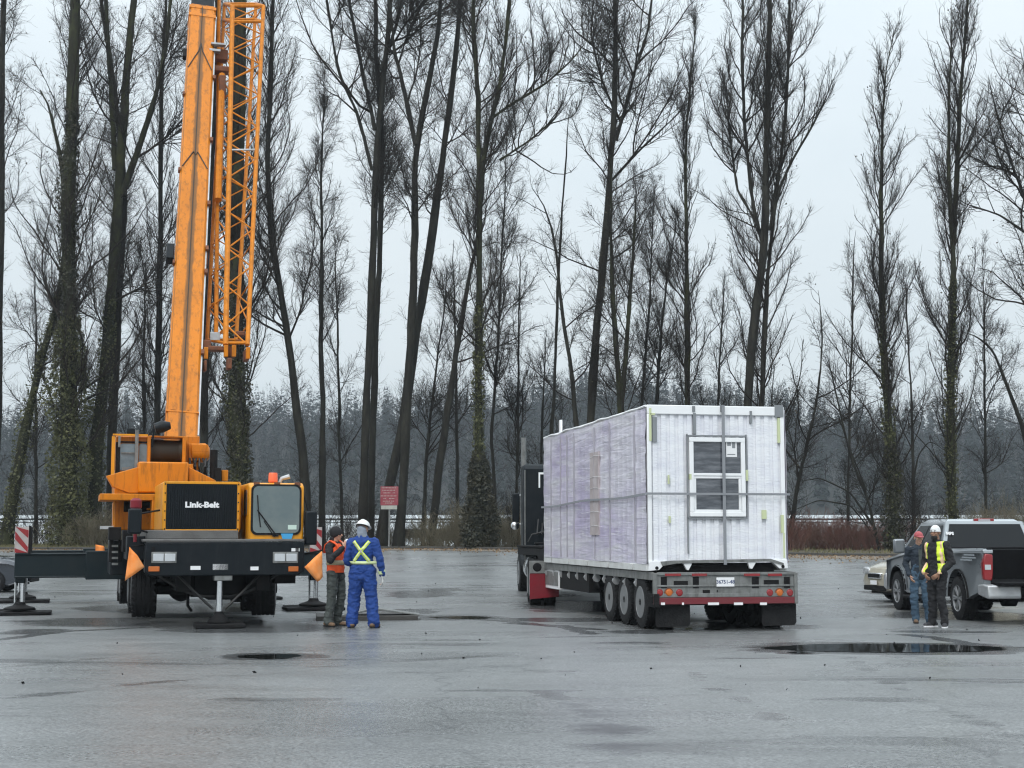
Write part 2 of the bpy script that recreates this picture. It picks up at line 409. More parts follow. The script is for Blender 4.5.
# low timber kerb along the far edge and the leaf litter in front of it
m = MB()
kx = np.linspace(-55, 58, 40)
for a, b in zip(kx[:-1], kx[1:]):
    ya, yb = float(kerb_y(a)), float(kerb_y(b)); za, zb = float(gz(a, ya)), float(gz(b, yb))
    m.hexa([(a, ya, za - .05), (b - .06, yb, zb - .05), (b - .06, yb, zb + .13), (a, ya, za + .13)],
           [(a, ya + .2, za - .05), (b - .06, yb + .2, zb - .05), (b - .06, yb + .2, zb + .13), (a, ya + .2, za + .13)])
tag(m.build('kerb', M['wetwood'], bevel=.02), kind='structure')
def strip(name, xa, xb, d0, d1, mt, dz, n=120, wob=.5):
    xx = np.linspace(xa, xb, n); vs = []; 
    for x in xx:
        k = float(kerb_y(x)); w0 = d0 + wob * noise.noise(Vector((x * .6, 0, 3))); 
        for dd in (w0, (w0 + d1) / 2, d1):
            vs.append((x, k + dd, float(gz(x, k + dd)) + dz))
    i = np.arange(n - 1)[:, None] * 3 + np.arange(2)[None]
    me = np_mesh(name, np.array(vs), np.stack([i, i + 3, i + 4, i + 1], -1).reshape(-1, 4)); me.materials.append(mt)
    return tag(link(name, me), kind='structure')
strip('leaf_litter_verge', -55, 57, -2.6, -.02, M['litter'], .010)
# scattered leaves: loose quads over the far edge of the lot
def quads(name, P, size, mt, up=.3, kind='stuff', parent=None, asp=.7):
    n = len(P)
    a = rng.normal(size=(n, 3)); a /= np.linalg.norm(a, axis=1)[:, None]
    b = rng.normal(size=(n, 3)); b[:, 2] *= up; b = np.cross(a, b); b /= np.linalg.norm(b, axis=1)[:, None] + 1e-9
    s = (size * rng.uniform(.6, 1.4, n))[:, None]
    v = np.stack([P - a * s, P + b * s * asp, P + a * s, P - b * s * asp], 1).reshape(-1, 3)
    me = np_mesh(name, v, np.arange(4 * n).reshape(-1, 4), False); me.materials.append(mt)
    o = link(name, me, parent)
    if kind: tag(o, kind=kind)
    return o
M['leafbrown'] = mat('fallen brown leaves', (.25, .16, .08), .8, col2=(.12, .08, .05), scale=3)
n = 5200
lx = rng.uniform(-40, 42, n); ly = kerb_y(lx) - np.abs(rng.normal(0, 2.2, n)) + .3
o = quads('fallen_leaves', np.stack([lx, ly, gz(lx, ly) + .03], 1), np.full(n, .05), M['leafbrown'], asp=.6)
tag(o, 'brown leaves scattered along the far edge of the parking lot', 'leaves')
n = 420
lx = rng.uniform(-16, 16, n); ly = rng.uniform(15, 62, n)
o = quads('grit', np.stack([lx, ly, gz(lx, ly) + .015], 1), rng.uniform(.008, .024, n), M['rubber'], asp=.6)
tag(o, 'scattered grit and leaf scraps over the wet parking lot', 'grit')
# grass on the bank
n = 26000
lx = np.where(rng.uniform(0, 1, n) < .7, rng.uniform(-42, -14, n), rng.uniform(-42, 44, n)); ly = kerb_y(lx) + .3 + rng.uniform(0, 1, n) ** 1.5 * 16
z0 = gz(lx, ly)
h = rng.uniform(.08, .30, n) * np.where(lx < -12, 1.0, .6)
dx, dy = rng.normal(0, .07, n), rng.normal(0, .07, n)
v = np.stack([np.stack([lx - .025, ly, z0 - .03], 1), np.stack([lx + .025, ly, z0 - .03], 1), np.stack([lx + dx, ly + dy, z0 + h], 1)], 1).reshape(-1, 3)
me = np_mesh('grass', v, np.arange(3 * n).reshape(-1, 3), False); me.materials.append(M['grass'])
tag(link('grass', me), 'short winter grass growing on the bank beyond the kerb', 'grass', kind='stuff')
# the river: pale water rising very gently with the valley
def riv(X, Y): return .62 + (Y - 108) * (7.25 - .62) / (412 - 108)
grid('water', np.linspace(-425, 425, 18), np.linspace(100, 412, 20), riv, M['water'])
# puddles
def puddle(name, cx, cy, wx, wy, seed, n=160, amp=.35):
    """irregular sheet of water centred on a ground point, long side along x"""
    vs = []
    for k in range(n):
        a = 2 * math.pi * k / n; c, s = math.cos(a), math.sin(a)
        r = 1 + amp * noise.noise(Vector((c * 1.6 + seed, s * 1.6, seed))) + amp * .4 * noise.noise(Vector((c * 5, s * 5, seed))) + .07 * noise.fractal(Vector((c * 9, s * 9, seed)), 1, 2, 3)
        x = cx + wx * c * r; y = cy + wy * (abs(s) ** 1.3) * math.copysign(1, s) * r
        vs.append((x, y, float(gz(x, y)) + .012))
    me = bpy.data.meshes.new(name); me.from_pydata(vs, [], [tuple(range(n))]); me.materials.append(M['puddle'])
    tag(link(name, me), kind='structure')
def pud(px, py, wpx, hpx, seed, amp=.35):
    d = ray(px, py); t = -CZ / d.z; x, y = d.x * t, d.y * t
    y2 = -CZ / ray(px, py + hpx / 2).z * ray(px, py + hpx / 2).y; y1 = -CZ / ray(px, py - hpx / 2).z * ray(px, py - hpx / 2).y
    puddle('puddle', x, y, wpx / 2 / FPX * y, abs(y1 - y2) / 2, seed, amp=amp)
for a in [(885, 648.5, 238, 8.5, 1.3, .12), (272, 657, 70, 4.0, 3.7), (800, 653.2, 26, 1.8, 2.1), (462, 618, 56, 2.2, 4.4), (700, 629.5, 60, 1.8, 6.1)]:
    pud(*a)
# ------------------------------------------------------------------ trees
M['bark'] = mat('dark wet poplar bark', (.022, .021, .018), .85, col2=(.048, .046, .036), scale=3.5, stretch=(1, 1, .25), bump=.9, bscale=9, spec=.12)
M['bark2'] = mat('mossy bark', (.026, .026, .018), .85, col2=(.052, .056, .024), scale=2.2, stretch=(1, 1, .4), bump=.9, bscale=9, spec=.12)
M['twig'] = mat('bare twigs', (.022, .018, .015), .85, col2=(.036, .028, .021), scale=.6, spec=.12)
M['twigred'] = mat('reddish bramble stems', (.16, .065, .05), .8, col2=(.12, .09, .06), scale=.7)
M['twigtan'] = mat('tan thicket stems', (.16, .135, .09), .8, col2=(.10, .095, .05), scale=.7)
M['ivy'] = mat('ivy leaves', (.055, .060, .017), .6, col2=(.10, .098, .03), scale=1.2)
M['ivydark'] = mat('dark ivy leaves', (.030, .032, .020), .65, col2=(.060, .052, .028), scale=1.0)
M['deadleaf'] = mat('clinging dead leaves', (.06, .048, .03), .8)
M['conifer'] = mat('distant conifer needles', (.016, .021, .018), .95, col2=(.022, .024, .020), scale=.05, spec=.05)
M['farbare'] = mat('distant bare branches', (.026, .023, .021), .95, col2=(.020, .019, .016), scale=.03, spec=.05)

def unit(a): return a / (np.linalg.norm(a, axis=-1, keepdims=True) + 1e-12)

def grow(pts, rad, n, tmin, tmax, ang, upb, lens, K, wig, rk, rmin=.006, tpow=1.0, upw=0.0, taper=0.0):
    """n children on the branches pts (N,K0,3); lens(t, parent) gives a child's length"""
    N_, K0, _ = pts.shape
    plen = np.linalg.norm(np.diff(pts, axis=1), axis=2).sum(1)
    pw = plen * rng.uniform(.15, 1.85, N_); pi = rng.choice(N_, n, p=pw / pw.sum())
    t = tmin + (tmax - tmin) * rng.uniform(0, 1, n) ** tpow
    f = t * (K0 - 1); k = np.minimum(f.astype(int), K0 - 2); fr = (f - k)[:, None]
    base = pts[pi, k] * (1 - fr) + pts[pi, k + 1] * fr
    r0 = rad[pi, k] * (1 - fr[:, 0]) + rad[pi, k + 1] * fr[:, 0]
    T = unit(pts[pi, k + 1] - pts[pi, k])
    q = rng.normal(size=(n, 3)); q = unit(np.cross(T, q))
    if upw: q = unit(q + np.array([0, 0, upw]))
    a = ((ang[0] + (ang[1] - ang[0]) * rng.uniform(0, 1, n)) * (1 + taper * (.45 - t)))[:, None]
    d = unit(T * np.cos(a) + q * np.sin(a))
    ln = lens(t, plen[pi]) * rng.uniform(.65, 1.25, n)
    out = np.zeros((n, K, 3)); out[:, 0] = base
    st = (ln / (K - 1))[:, None]
    for j in range(1, K):
        d = unit(d + np.array([0, 0, upb]) / (K - 1) + rng.normal(0, wig, (n, 3)))
        out[:, j] = out[:, j - 1] + d * st
    rs = np.clip(np.minimum(r0 * .75, ln * rk), rmin, None)
    rr = rs[:, None] * np.linspace(1, .3, K)[None]
    return out, np.maximum(rr, rmin * .7)

def tubes(parts, S=3):
    """(pts, rad) lists -> vertices and quads of many small tubes"""
    V, F, b = [], [], 0
    for pts, rad, s in parts:
        n, K, _ = pts.shape
        T = unit(np.gradient(pts, axis=1))
        ref = np.array([.35, .9, .22])
        u = unit(np.cross(T, ref)); w_ = np.cross(T, u)
        an = np.arange(s) * 2 * np.pi / s
        ring = pts[:, :, None] + (u[:, :, None] * np.cos(an)[None, None, :, None] + w_[:, :, None] * np.sin(an)[None, None, :, None]) * rad[:, :, None, None]
        V.append(ring.reshape(-1, 3))
        base = b + (np.arange(n) * K * s)[:, None, None] + (np.arange(K - 1) * s)[None, :, None]
        k = np.arange(s)[None, None]; k2 = (k + 1) % s
        F.append(np.stack([base + k, base + k2, base + s + k2, base + s + k], -1).reshape(-1, 4))
        b += n * K * s
    return np.concatenate(V), np.concatenate(F)

def spline(P, K):
    P = np.array(P, float); n = len(P)
    d = np.concatenate([[0], np.cumsum(np.linalg.norm(np.diff(P, axis=0), axis=1))]); d /= d[-1]
    tt = np.linspace(0, 1, K)
    o = np.stack([np.interp(tt, d, P[:, i]) for i in range(3)], 1)
    for _ in range(max(1, K // (3 * n))):
        o[1:-1] = (o[:-2] + 2 * o[1:-1] + o[2:]) / 4
    return o

STY = {  # L1: count per m, angle, up bend, length at bottom/top ; L2 per L1 ; L3 per L2
    'poplar': dict(n1=3.4, a1=(.40, .85), up1=1.5, l1=(4.6, 1.5), t0=.10, n2=10, l2=.36, n3=5, l3=.6, a2=(.25, .6), up2=1.2),
    'dense': dict(n1=2.7, a1=(.45, .95), up1=1.25, l1=(6.0, 1.8), t0=.12, n2=13, l2=.36, n3=5, l3=.55, a2=(.25, .7), up2=1.0),
    'spread': dict(n1=.85, a1=(.6, 1.2), up1=.8, l1=(5.6, 2.2), t0=.38, n2=12, l2=.46, n3=8, l3=.75, a2=(.5, 1.0), up2=.35),
    'thin': dict(n1=2.3, a1=(.4, 1.0), up1=1.0, l1=(3.6, 1.5), t0=.2, n2=9, l2=.5, n3=7, l3=.6, a2=(.5, .9), up2=.35),
    'lean': dict(n1=.9, a1=(.6, 1.2), up1=.5, l1=(4.2, 2.0), t0=.3, n2=9, l2=.5, n3=8, l3=.6, a2=(.5, 1.0), up2=.2),
    'snag': dict(n1=.5, a1=(.6, 1.0), up1=.4, l1=(.8, .4), t0=.3, n2=2, l2=.4, n3=1, l3=.2, a2=(.5, .9), up2=.2),
    'scrub': dict(n1=3.2, a1=(.5, 1.2), up1=.3, l1=(2.2, .8), t0=.15, n2=8, l2=.5, n3=6, l3=.5, a2=(.5, 1.1), up2=.1),
}
TREES = []
def tree(name, label, Y, stems, style='poplar', bark='bark', ivy=None, fuzz=1.0, leaves=0, group=None, cat='tree', den=1.0, lk=1.0, t0=None):
    """stems: list of (pixel path from the foot up, foot radius px, top radius px); the first is the trunk"""
    S = dict(STY[style])
    if t0 is not None: S['t0'] = t0
    pxm = FPX / Y
    paths = []
    for si, (pp, ra, rb) in enumerate(stems):
        P = []
        for j, q in enumerate(pp):
            yy = Y + (q[2] if len(q) > 2 else 0) + (si * .25 if j else 0)
            P.append(at(q[0], q[1], yy))
        if si == 0:
            P[0].z = float(gz(P[0].x, P[0].y)) - .15
        K = 34
        c = spline(P, K)
        L_ = np.linalg.norm(c[-1] - c[0])
        c[2:-1] += np.cumsum(rng.normal(0, .020, (K - 3, 3)), 0) * np.array([1, 1, 0]) * min(1, L_ / 20)
        r = np.interp(np.linspace(0, 1, K), [0, .5, .85, 1], [ra * .74, ra * .34 + rb * .46, rb * .9, rb * (.8 if pp[-1][1] < 0 else .2)]) / pxm
        r *= 1 + .09 * np.convolve(rng.normal(size=K + 2), [.5, .7, .5], 'valid')
        if si == 0: r[0] *= 1.3; r[1] *= 1.08
        paths.append((c, r))
    foot = Vector(paths[0][0][0]); foot.z = float(gz(foot.x, foot.y))
    off = np.array(foot)
    top = thing(name, label, cat, foot, 0, group)
    tr, cr_ = [], []
    for c, r in paths:
        tr.append((c[None] - off, r[None], 10))
    L1s = []
    for si, (c, r) in enumerate(paths):
        ht = np.linalg.norm(np.diff(c, axis=0), axis=1).sum()
        # thin the stem where it leaves the frame's reach so the crown can end in twigs
        n1 = max(3, int(ht * S['n1'] * den))
        pts, rad = c[None], r[None]
        t0 = S['t0'] if si == 0 else .05
        la, lb = S['l1'][0] * lk, S['l1'][1] * lk
        prof = (lambda t, pl: (la * np.minimum(1, .45 + 1.8 * t) * (1 - t) ** .6 + lb)) if style in ('poplar', 'dense') else (lambda t, pl: la * (1 - t) + lb)
        p1, r1 = grow(pts, rad, n1, t0, 1.0, S['a1'], S['up1'], prof, 11, .13, .0092, .009, tpow=.85, taper=.9 if style in ('poplar', 'dense', 'thin') else .3)
        L1s.append((p1, r1))
    P1 = np.concatenate([a for a, _ in L1s]); R1 = np.concatenate([b for _, b in L1s])
    n2 = int(len(P1) * S['n2']); n3 = int(n2 * S['n3'])
    p2, r2 = grow(P1, R1, n2, .15, .98, S['a2'], S['up2'], lambda t, pl: pl * S['l2'] * (1.15 - t), 7, .19, .010, .008)
    p3, r3 = grow(p2, r2, n3, .1, 1.0, (.4, 1.0), S['up2'] * .6, lambda t, pl: .25 + pl * S['l3'] * .6 * (1.1 - t * .5), 4, .18, .010, .0056)
    # twigs straight out of the first-order branches
    p4, r4 = grow(P1, R1, int(n2 * .8), .2, 1.0, (.4, 1.0), .4, lambda t, pl: .3 + pl * .12, 4, .15, .010, .0060)
    cr_ += [(P1 - off, R1, 4), (p2 - off, r2, 3), (p3 - off, r3, 3), (p4 - off, r4, 3)]
    # short shoots along the trunk
    if fuzz:
        c, r = paths[0]
        nf = int(70 * fuzz)
        pf, rf = grow(c[None], r[None], nf, .03, .5, (.5, 1.3), .7, lambda t, pl: np.full(len(t), 1.1), 5, .2, .010, .008)
        pg, rg = grow(pf, rf, nf * 5, .2, 1, (.4, 1.1), .3, lambda t, pl: np.full(len(t), .45), 4, .2, .010, .0056)
        cr_ += [(pf - off, rf, 3), (pg - off, rg, 3)]
    v, f = tubes(tr); me = np_mesh('trunk', v, f); me.materials.append(M[bark]); link('trunk', me, top)
    v, f = tubes(cr_); me = np_mesh('crown', v, f); me.materials.append(M['twig']); crown = link('crown', me, top)
    if leaves:
        k = rng.integers(0, len(p3), leaves)
        cl = p3[k, 3] + rng.normal(0, .05, (leaves, 3)) - off
        quads('dead_leaves', cl, np.full(leaves, .05), M['deadleaf'], kind=None, parent=crown)
    for iv in (ivy or []):
        t_a, t_b, rr, n, mt = iv; n = int(n * 1.35)
        c, r = paths[0]
        t = rng.uniform(0, 1, n); tt = t_a + (t_b - t_a) * t
        fidx = tt * (len(c) - 1); k = np.minimum(fidx.astype(int), len(c) - 2); fr = (fidx - k)[:, None]
        base = c[k] * (1 - fr) + c[k + 1] * fr
        an = rng.uniform(0, 2 * np.pi, n)
        lump = .6 + .5 * np.sin(tt * 41 + an * 2) * np.sin(tt * 17 + 1.3)
        env = np.sin(np.pi * np.clip(t * .90 + .08, 0, 1)) ** .8
        rad_ = (r[k] + rr * env * np.clip(lump, .15, 1.2) * rng.uniform(.1, 1, n) ** .6)
        P = base + np.stack([np.cos(an) * rad_, np.sin(an) * rad_, rng.normal(0, .12, n)], 1) - off
        quads('ivy', P, rng.uniform(.035, .095, n), M[mt], kind=None, parent=top, up=1)
    TREES.append(top)
    return top

def E(*p): return list(p)
tree('poplar_tree', 'tall bare tree cut by the left photo edge, arching branches above the leaning trunk', 80, [([(-6, 548), (-2, 400), (1, 200), (2, 60), (4, -60)], 7, 3)], 'spread', 'bark', leaves=300, t0=.5)
tree('leaning_tree', 'leaning mossy trunk nearest the left edge, slanting up to the right', 76, [([(5, 548), (24, 430), (38, 366), (53, 316), (64, 250), (60, 170), (40, 90)], 8, 2.2)], 'lean', 'bark2', ivy=[(0, .55, .35, 1500, 'ivy')], leaves=200)
tree('poplar_tree', 'thick poplar wrapped in green ivy from the ground, left of the crane', 75, [([(68, 546), (70, 440), (73, 320), (71, 200), (75, 100), (78, 0), (79, -80)], 13, 5.5)], 'dense', 'bark2', ivy=[(0, .36, 1.15, 9500, 'ivy'), (.3, .7, .35, 2200, 'ivydark')], fuzz=3, leaves=600, den=1.05)
tree('forked_tree', 'mossy trunk forking into two straight stems, between the ivy poplar and the boom', 77, [([(93, 546), (99, 440), (106, 370), (112, 290), (117, 230), (122, 150), (130, 60), (138, -10), (142, -70)], 9, 4),
      ([(122, 195), (140, 140), (156, 90), (166, 40), (172, -30)], 4.5, 2), ([(115, 170), (112, 110), (108, 40), (104, -40)], 4, 2)], 'spread', 'bark2', ivy=[(0, .4, .3, 1800, 'ivy')], fuzz=2.5, leaves=400, t0=.33, den=1.2)
tree('poplar_tree', 'straight dark trunk just left of the orange cab of the crane', 79, [([(112, 547), (114, 414), (118, 300), (121, 240), (124, 200), (112, 90), (100, 10), (92, -50)], 7, 2.2)], 'thin', 'bark', fuzz=2, den=1.1)
tree('poplar_tree', 'slim bare tree rising right behind the left side of the crane boom', 82, [([(155, 547), (157, 422), (159, 340), (161, 232), (160, 120), (165, 30), (168, -60)], 5, 2)], 'poplar', 'bark', fuzz=2, leaves=300, lk=.85, den=.9)
tree('poplar_tree', 'dark trunk showing between the crane boom and the stowed lattice jib', 78, [([(200, 547), (203, 440), (204, 360), (207, 220), (212, 90), (216, -60)], 6, 3)], 'poplar', 'bark', fuzz=1, lk=.8)
tree('poplar_tree', 'massive ivy-darkened trunk directly behind the crane jib', 75, [([(245, 547), (240, 470), (238, 400), (237, 300), (240, 150), (244, 0), (246, -80)], 12, 7)], 'dense', 'bark2', ivy=[(0, .42, .45, 3600, 'ivydark'), (.1, .4, .3, 1200, 'ivy')], fuzz=3, leaves=500, lk=.9, den=1.0)
tree('leaning_tree', 'leaning trunk behind the yellow driving cab, its crown right of the jib', 77, [([(309, 547), (303, 450), (293, 360), (280, 290), (271, 240), (267, 160), (270, 60), (273, -60)], 6, 2.4)], 'dense', 'bark', fuzz=3, leaves=600, lk=.9, t0=.33, den=1.0)
tree('slim_tree', 'slender straight tree with a small pale crown, right of the yellow driving cab', 79, [([(322, 547), (322, 470), (321, 360), (321, 255), (321, 166), (325, 105), (326, 62)], 4.6, 1)], 'thin', 'bark', fuzz=.8, leaves=120, t0=.4)
tree('cottonwood_tree', 'straight dark trunk left of the red sign, the left one of a close pair', 78, [([(363, 548), (364, 470), (368, 360), (372, 255), (374, 166), (378, 100), (384, 40), (388, -60)], 6, 3.2),
      ([(375, 130), (362, 70), (350, 10), (340, -50)], 3, 1.5), ([(372, 170), (356, 110), (338, 70), (328, 10), (322, -50)], 2.6, 1.2), ([(381, 70), (398, 20), (410, -50)], 2.6, 1.3)], 'spread', 'bark', fuzz=.8, t0=.5)
tree('cottonwood_tree', 'straight dark trunk left of the red sign, the right one of a close pair', 80, [([(370, 548), (373, 440), (377, 330), (382, 250), (383, 133), (378, 60), (376, -50)], 5, 2.4)], 'thin', 'bark', fuzz=.8, t0=.5)
tree('cottonwood_tree', 'big trunk just right of the red sign, slanting right and splitting high up', 77, [([(398, 549), (402, 500), (406, 430), (410, 370), (413, 300), (415, 230), (416, 150), (430, 80), (440, 30), (446, -50)], 7, 2.4),
      ([(416, 145), (404, 90), (394, 50), (388, -20)], 3.5, 1.5)], 'spread', 'bark', fuzz=.8, t0=.48)
tree('leaning_tree', 'thick trunk behind the red sign leaning steeply to the right into the sky', 78, [([(380, 549), (387, 493), (403, 425), (413, 350), (422, 290), (433, 225), (443, 150), (452, 80), (458, 10), (462, -60)], 7.5, 3)], 'spread', 'bark', fuzz=.8, t0=.5)
tree('slim_tree', 'small crooked trunk between the big trunks right of the red sign', 84, [([(423, 548), (427, 450), (437, 375), (444, 320), (448, 270)], 3, .8)], 'thin', 'bark', t0=.3)
tree('leaning_tree', 'long slender trunk leaning right, just left of the dark ivy ball', 79, [([(430, 549), (438, 470), (452, 370), (463, 300), (474, 250), (482, 190), (488, 130)], 6, 1.6)], 'lean', 'bark', fuzz=.8, t0=.4)
tree('cottonwood_tree', 'tree with a big dark ball of ivy round its foot, left of the truck', 74, [([(480, 549), (479, 470), (478, 380), (477, 255), (477, 180), (486, 130), (498, 80), (506, 20), (510, -50)], 7, 2.2),
      ([(479, 190), (478, 100), (474, 20), (472, -60)], 4, 2.2), ([(492, 118), (512, 104), (545, 84), (570, 62), (588, 40)], 2.4, .8), ([(500, 160), (530, 140), (555, 118), (564, 98)], 1.8, .7)], 'dense', 'bark2', ivy=[(0, .155, .85, 7000, 'ivydark'), (.08, .4, .25, 1100, 'ivy')], fuzz=2, leaves=700, lk=.75, t0=.3)
tree('slim_tree', 'thin upright tree right of the ivy ball, with fine twigs', 83, [([(497, 549), (492, 440), (496, 360), (500, 280), (504, 200), (506, 120)], 2.8, .8)], 'thin', 'bark', t0=.3)
tree('dead_pole_tree', 'dead branchless pole of a tree standing alone against the sky', 80, [([(549, 549), (552, 440), (557, 330), (562, 250), (568, 160), (572, 102)], 3.2, 1)], 'snag', 'bark', fuzz=.3)
tree('slim_tree', 'trunk with drooping arched branches just right of the dead pole', 78, [([(583, 549), (579, 440), (572, 360), (563, 300), (556, 240), (546, 205), (532, 188)], 4.6, 1.2)], 'lean', 'bark', fuzz=.8, leaves=100, t0=.35)
tree('cottonwood_tree', 'tall dark tree above the front half of the wrapped container', 77, [([(584, 549), (590, 440), (597, 350), (605, 270), (612, 190), (618, 115), (619, 50), (618, -60)], 7.5, 2.8),
      ([(616, 140), (632, 80), (648, 30), (655, -40)], 2.8, 1.2), ([(612, 180), (640, 150), (672, 120), (700, 90)], 2, .7), ([(616, 70), (598, 50), (576, 32), (560, 10)], 1.8, .7)], 'spread', 'bark', leaves=250, fuzz=1.2, t0=.4, den=1.3)
tree('poplar_tree', 'bushy upright tree with a mossy forked foot, behind the middle of the container', 75, [([(624, 549), (622, 430), (616, 350), (612, 280), (612, 200), (610, 150)], 6, 1.6), ([(622, 400), (628, 330), (632, 250), (634, 180)], 3.5, 1.2)], 'thin', 'bark2', leaves=200, fuzz=1.5, t0=.3)
tree('slim_tree', 'slim leaning stem left of the narrow poplar, above the container roof', 81, [([(652, 549), (655, 420), (660, 340), (668, 270), (676, 220)], 3.6, 1)], 'thin', 'bark', t0=.4)
tree('slim_tree', 'thin straight stem just right of the bushy forked tree above the container', 83, [([(638, 549), (640, 420), (646, 340), (652, 260), (655, 190)], 3, .9)], 'thin', 'bark', t0=.4)
tree('poplar_tree', 'narrow straight poplar above the left part of the container end wall', 76, [([(688, 549), (687, 420), (686, 330), (685, 250), (684, 150), (688, 70), (693, 12)], 5.4, 1)], 'poplar', 'bark2', leaves=200, fuzz=1.5, lk=.72)
tree('poplar_tree', 'broadest poplar, twin trunks and dense upright crown above the container window', 73, [([(748, 549), (746, 420), (750, 350), (757, 290), (763, 240), (764, 150), (766, 60), (768, -60)], 7.5, 3),
      ([(764, 545), (762, 420), (764, 350), (768, 270), (776, 200), (792, 162), (812, 130), (828, 100), (838, 70)], 5, 1.2),
      ([(764, 250), (752, 200), (745, 120), (744, 40), (746, -50)], 3, 1.4), ([(770, 230), (784, 150), (790, 70), (789, -40)], 3, 1.4), ([(760, 230), (738, 190), (730, 130), (728, 90)], 2, .8)], 'dense', 'bark', leaves=400, fuzz=1, lk=.72, t0=.35, den=.85)
tree('poplar_tree', 'slender poplar whose pointed top stands free in the sky, left of the pickup', 72, [([(893, 550), (893, 490), (889, 394), (885, 300), (884, 200), (885, 130), (888, 70), (899, 22)], 7, .9)], 'poplar', 'bark2', ivy=[(0, .2, .5, 1700, 'ivydark'), (0, .45, .25, 900, 'ivy')], leaves=250, fuzz=3.5, lk=.78)
tree('poplar_tree', 'tall poplar with two upright leaders, rising above the pickup roof', 73, [([(954, 550), (951, 480), (950, 400), (951, 320), (952, 255), (948, 180), (948, 100), (952, 20)], 6.8, 1.2),
      ([(953, 245), (957, 180), (961, 90), (965, 20), (968, -20)], 4, 1.2)], 'poplar', 'bark2', ivy=[(0, .5, .2, 1400, 'ivy')], leaves=400, fuzz=2, lk=.8)
tree('cottonwood_tree', 'wide spreading bare tree reaching in from the right edge above the pickup', 74, [([(1052, 550), (1046, 430), (1040, 330), (1036, 230), (1030, 150), (1024, 90), (1020, 48)], 8, 1.4),
      ([(1036, 225), (1014, 170), (996, 110), (988, 75)], 2.4, .8), ([(1036, 240), (1000, 215), (970, 205)], 2, .8)], 'spread', 'bark', leaves=500, fuzz=1, t0=.3, den=1.4)
tree('bent_tree', 'bent trunk arching over from the right edge to the left, between the last poplars', 76, [([(1044, 549), (1024, 428), (1008, 385), (994, 350), (978, 336), (962, 332)], 4.5, 1.3)], 'lean', 'bark', t0=.4, lk=.7)
tree('slim_tree', 'leaning thin trunk at the right side of the container end', 75, [([(788, 549), (796, 490), (808, 440), (818, 395), (822, 340), (818, 290)], 3.2, .8)], 'lean', 'bark', fuzz=2, leaves=150, t0=.25)
tree('slim_tree', 'thin arching sapling leaning left toward the container from the pointed poplar', 73, [([(880, 550), (868, 500), (850, 455), (838, 400), (826, 350)], 2.2, .7), ([(876, 530), (850, 492), (820, 478), (796, 482)], 1.6, .6), ([(878, 540), (850, 505), (818, 500), (790, 512)], 1.5, .5), ([(866, 490), (846, 440), (836, 410), (820, 400)], 1.2, .5)], 'lean', 'bark', fuzz=1, t0=.2, lk=.55)
tree('slim_tree', 'thin forked sapling between the two right-hand poplars', 80, [([(912, 550), (914, 480), (918, 455), (930, 440), (948, 452)], 1.8, .6)], 'lean', 'bark', t0=.3, lk=.5)
# smaller trees scattered behind the first row
k = 0
bglab = [('thin bare tree on the bank right of the ivy ball, its twigs over the truck', 516, 250, 84), ('thin bare tree standing behind the left corner of the container roof', 540, 330, 88), ('thin bare tree behind the crane cab, left of the boom', 140, 240, 86),
          ('thin bare tree just left of the close pair of dark trunks', 343, 230, 88), ('thin bare tree rising between the narrow poplar and the broadest poplar', 716, 270, 84),
         ('thin bare tree with a low crown between the broadest and pointed poplars', 848, 230, 88), ('thin bare tree behind the pickup between the twin-leader poplar and the photo edge', 985, 250, 84),
         ('thin bare tree between the leaning mossy trunk and the ivy poplar', 36, 240, 88), ('thin bare tree low behind the pointed poplar', 915, 270, 90), ('thin bare tree right of the leaning slender trunk near the ivy ball', 458, 240, 90)]
for lab, px, pt, Y in bglab:
    s = random.uniform(-10, 10)
    tree('slim_tree', lab, Y, [([(px, 548), (px + s * .3, 440), (px + s * .6, (440 + pt) / 2), (px + s, pt)], random.uniform(2, 3.2), .8)], 'thin', 'bark', fuzz=.6, leaves=40, t0=.2, den=.6, group='thin bare trees behind the first row')

# ---- undergrowth: shrubs of bare stems
def shrub_mesh(H, W, ns, seed, mt):
    b = np.zeros((ns, 5, 3)); 
    b[:, 0, 0] = rng.normal(0, W * .28, ns); b[:, 0, 1] = rng.normal(0, W * .22, ns); b[:, 0, 2] = -.05
    d = unit(np.stack([rng.normal(0, .42, ns), rng.normal(0, .42, ns), np.ones(ns)], 1)); st = (H / 4 * rng.uniform(.5, 1.1, ns))[:, None]
    for j in range(1, 5):
        d = unit(d + rng.normal(0, .13, (ns, 3)) + np.stack([b[:, 0, 0], b[:, 0, 1], 0 * b[:, 0, 0]], 1) * .06)
        b[:, j] = b[:, j - 1] + d * st
    r = np.full((ns, 5), .013) * np.linspace(1.2, .5, 5)[None]
    p2, r2 = grow(b, r, ns * 7, .2, 1, (.3, .9), .3, lambda t, pl: pl * .3, 4, .16, .01, .006)
    p3, r3 = grow(p2, r2, ns * 14, .2, 1, (.3, .9), .2, lambda t, pl: .12 + pl * .45, 3, .16, .01, .005)
    v, f = tubes([(b, r, 3), (p2, r2, 3), (p3, r3, 3)])
    me = np_mesh('shrub', v, f); me.materials.append(mt); return me
SH = [shrub_mesh(2.0, 2.2, 46, i, M['twigtan']) for i in range(3)] + [shrub_mesh(1.7, 2.6, 60, i, M['twigred']) for i in range(2)] + [shrub_mesh(3.2, 1.8, 34, i, M['twig']) for i in range(3)]
where = [(0, 0, 'tan bare shrub on the bank'), (3, 0, 'reddish bramble bush on the bank'), (5, 0, 'dark bare thicket bush on the bank')]
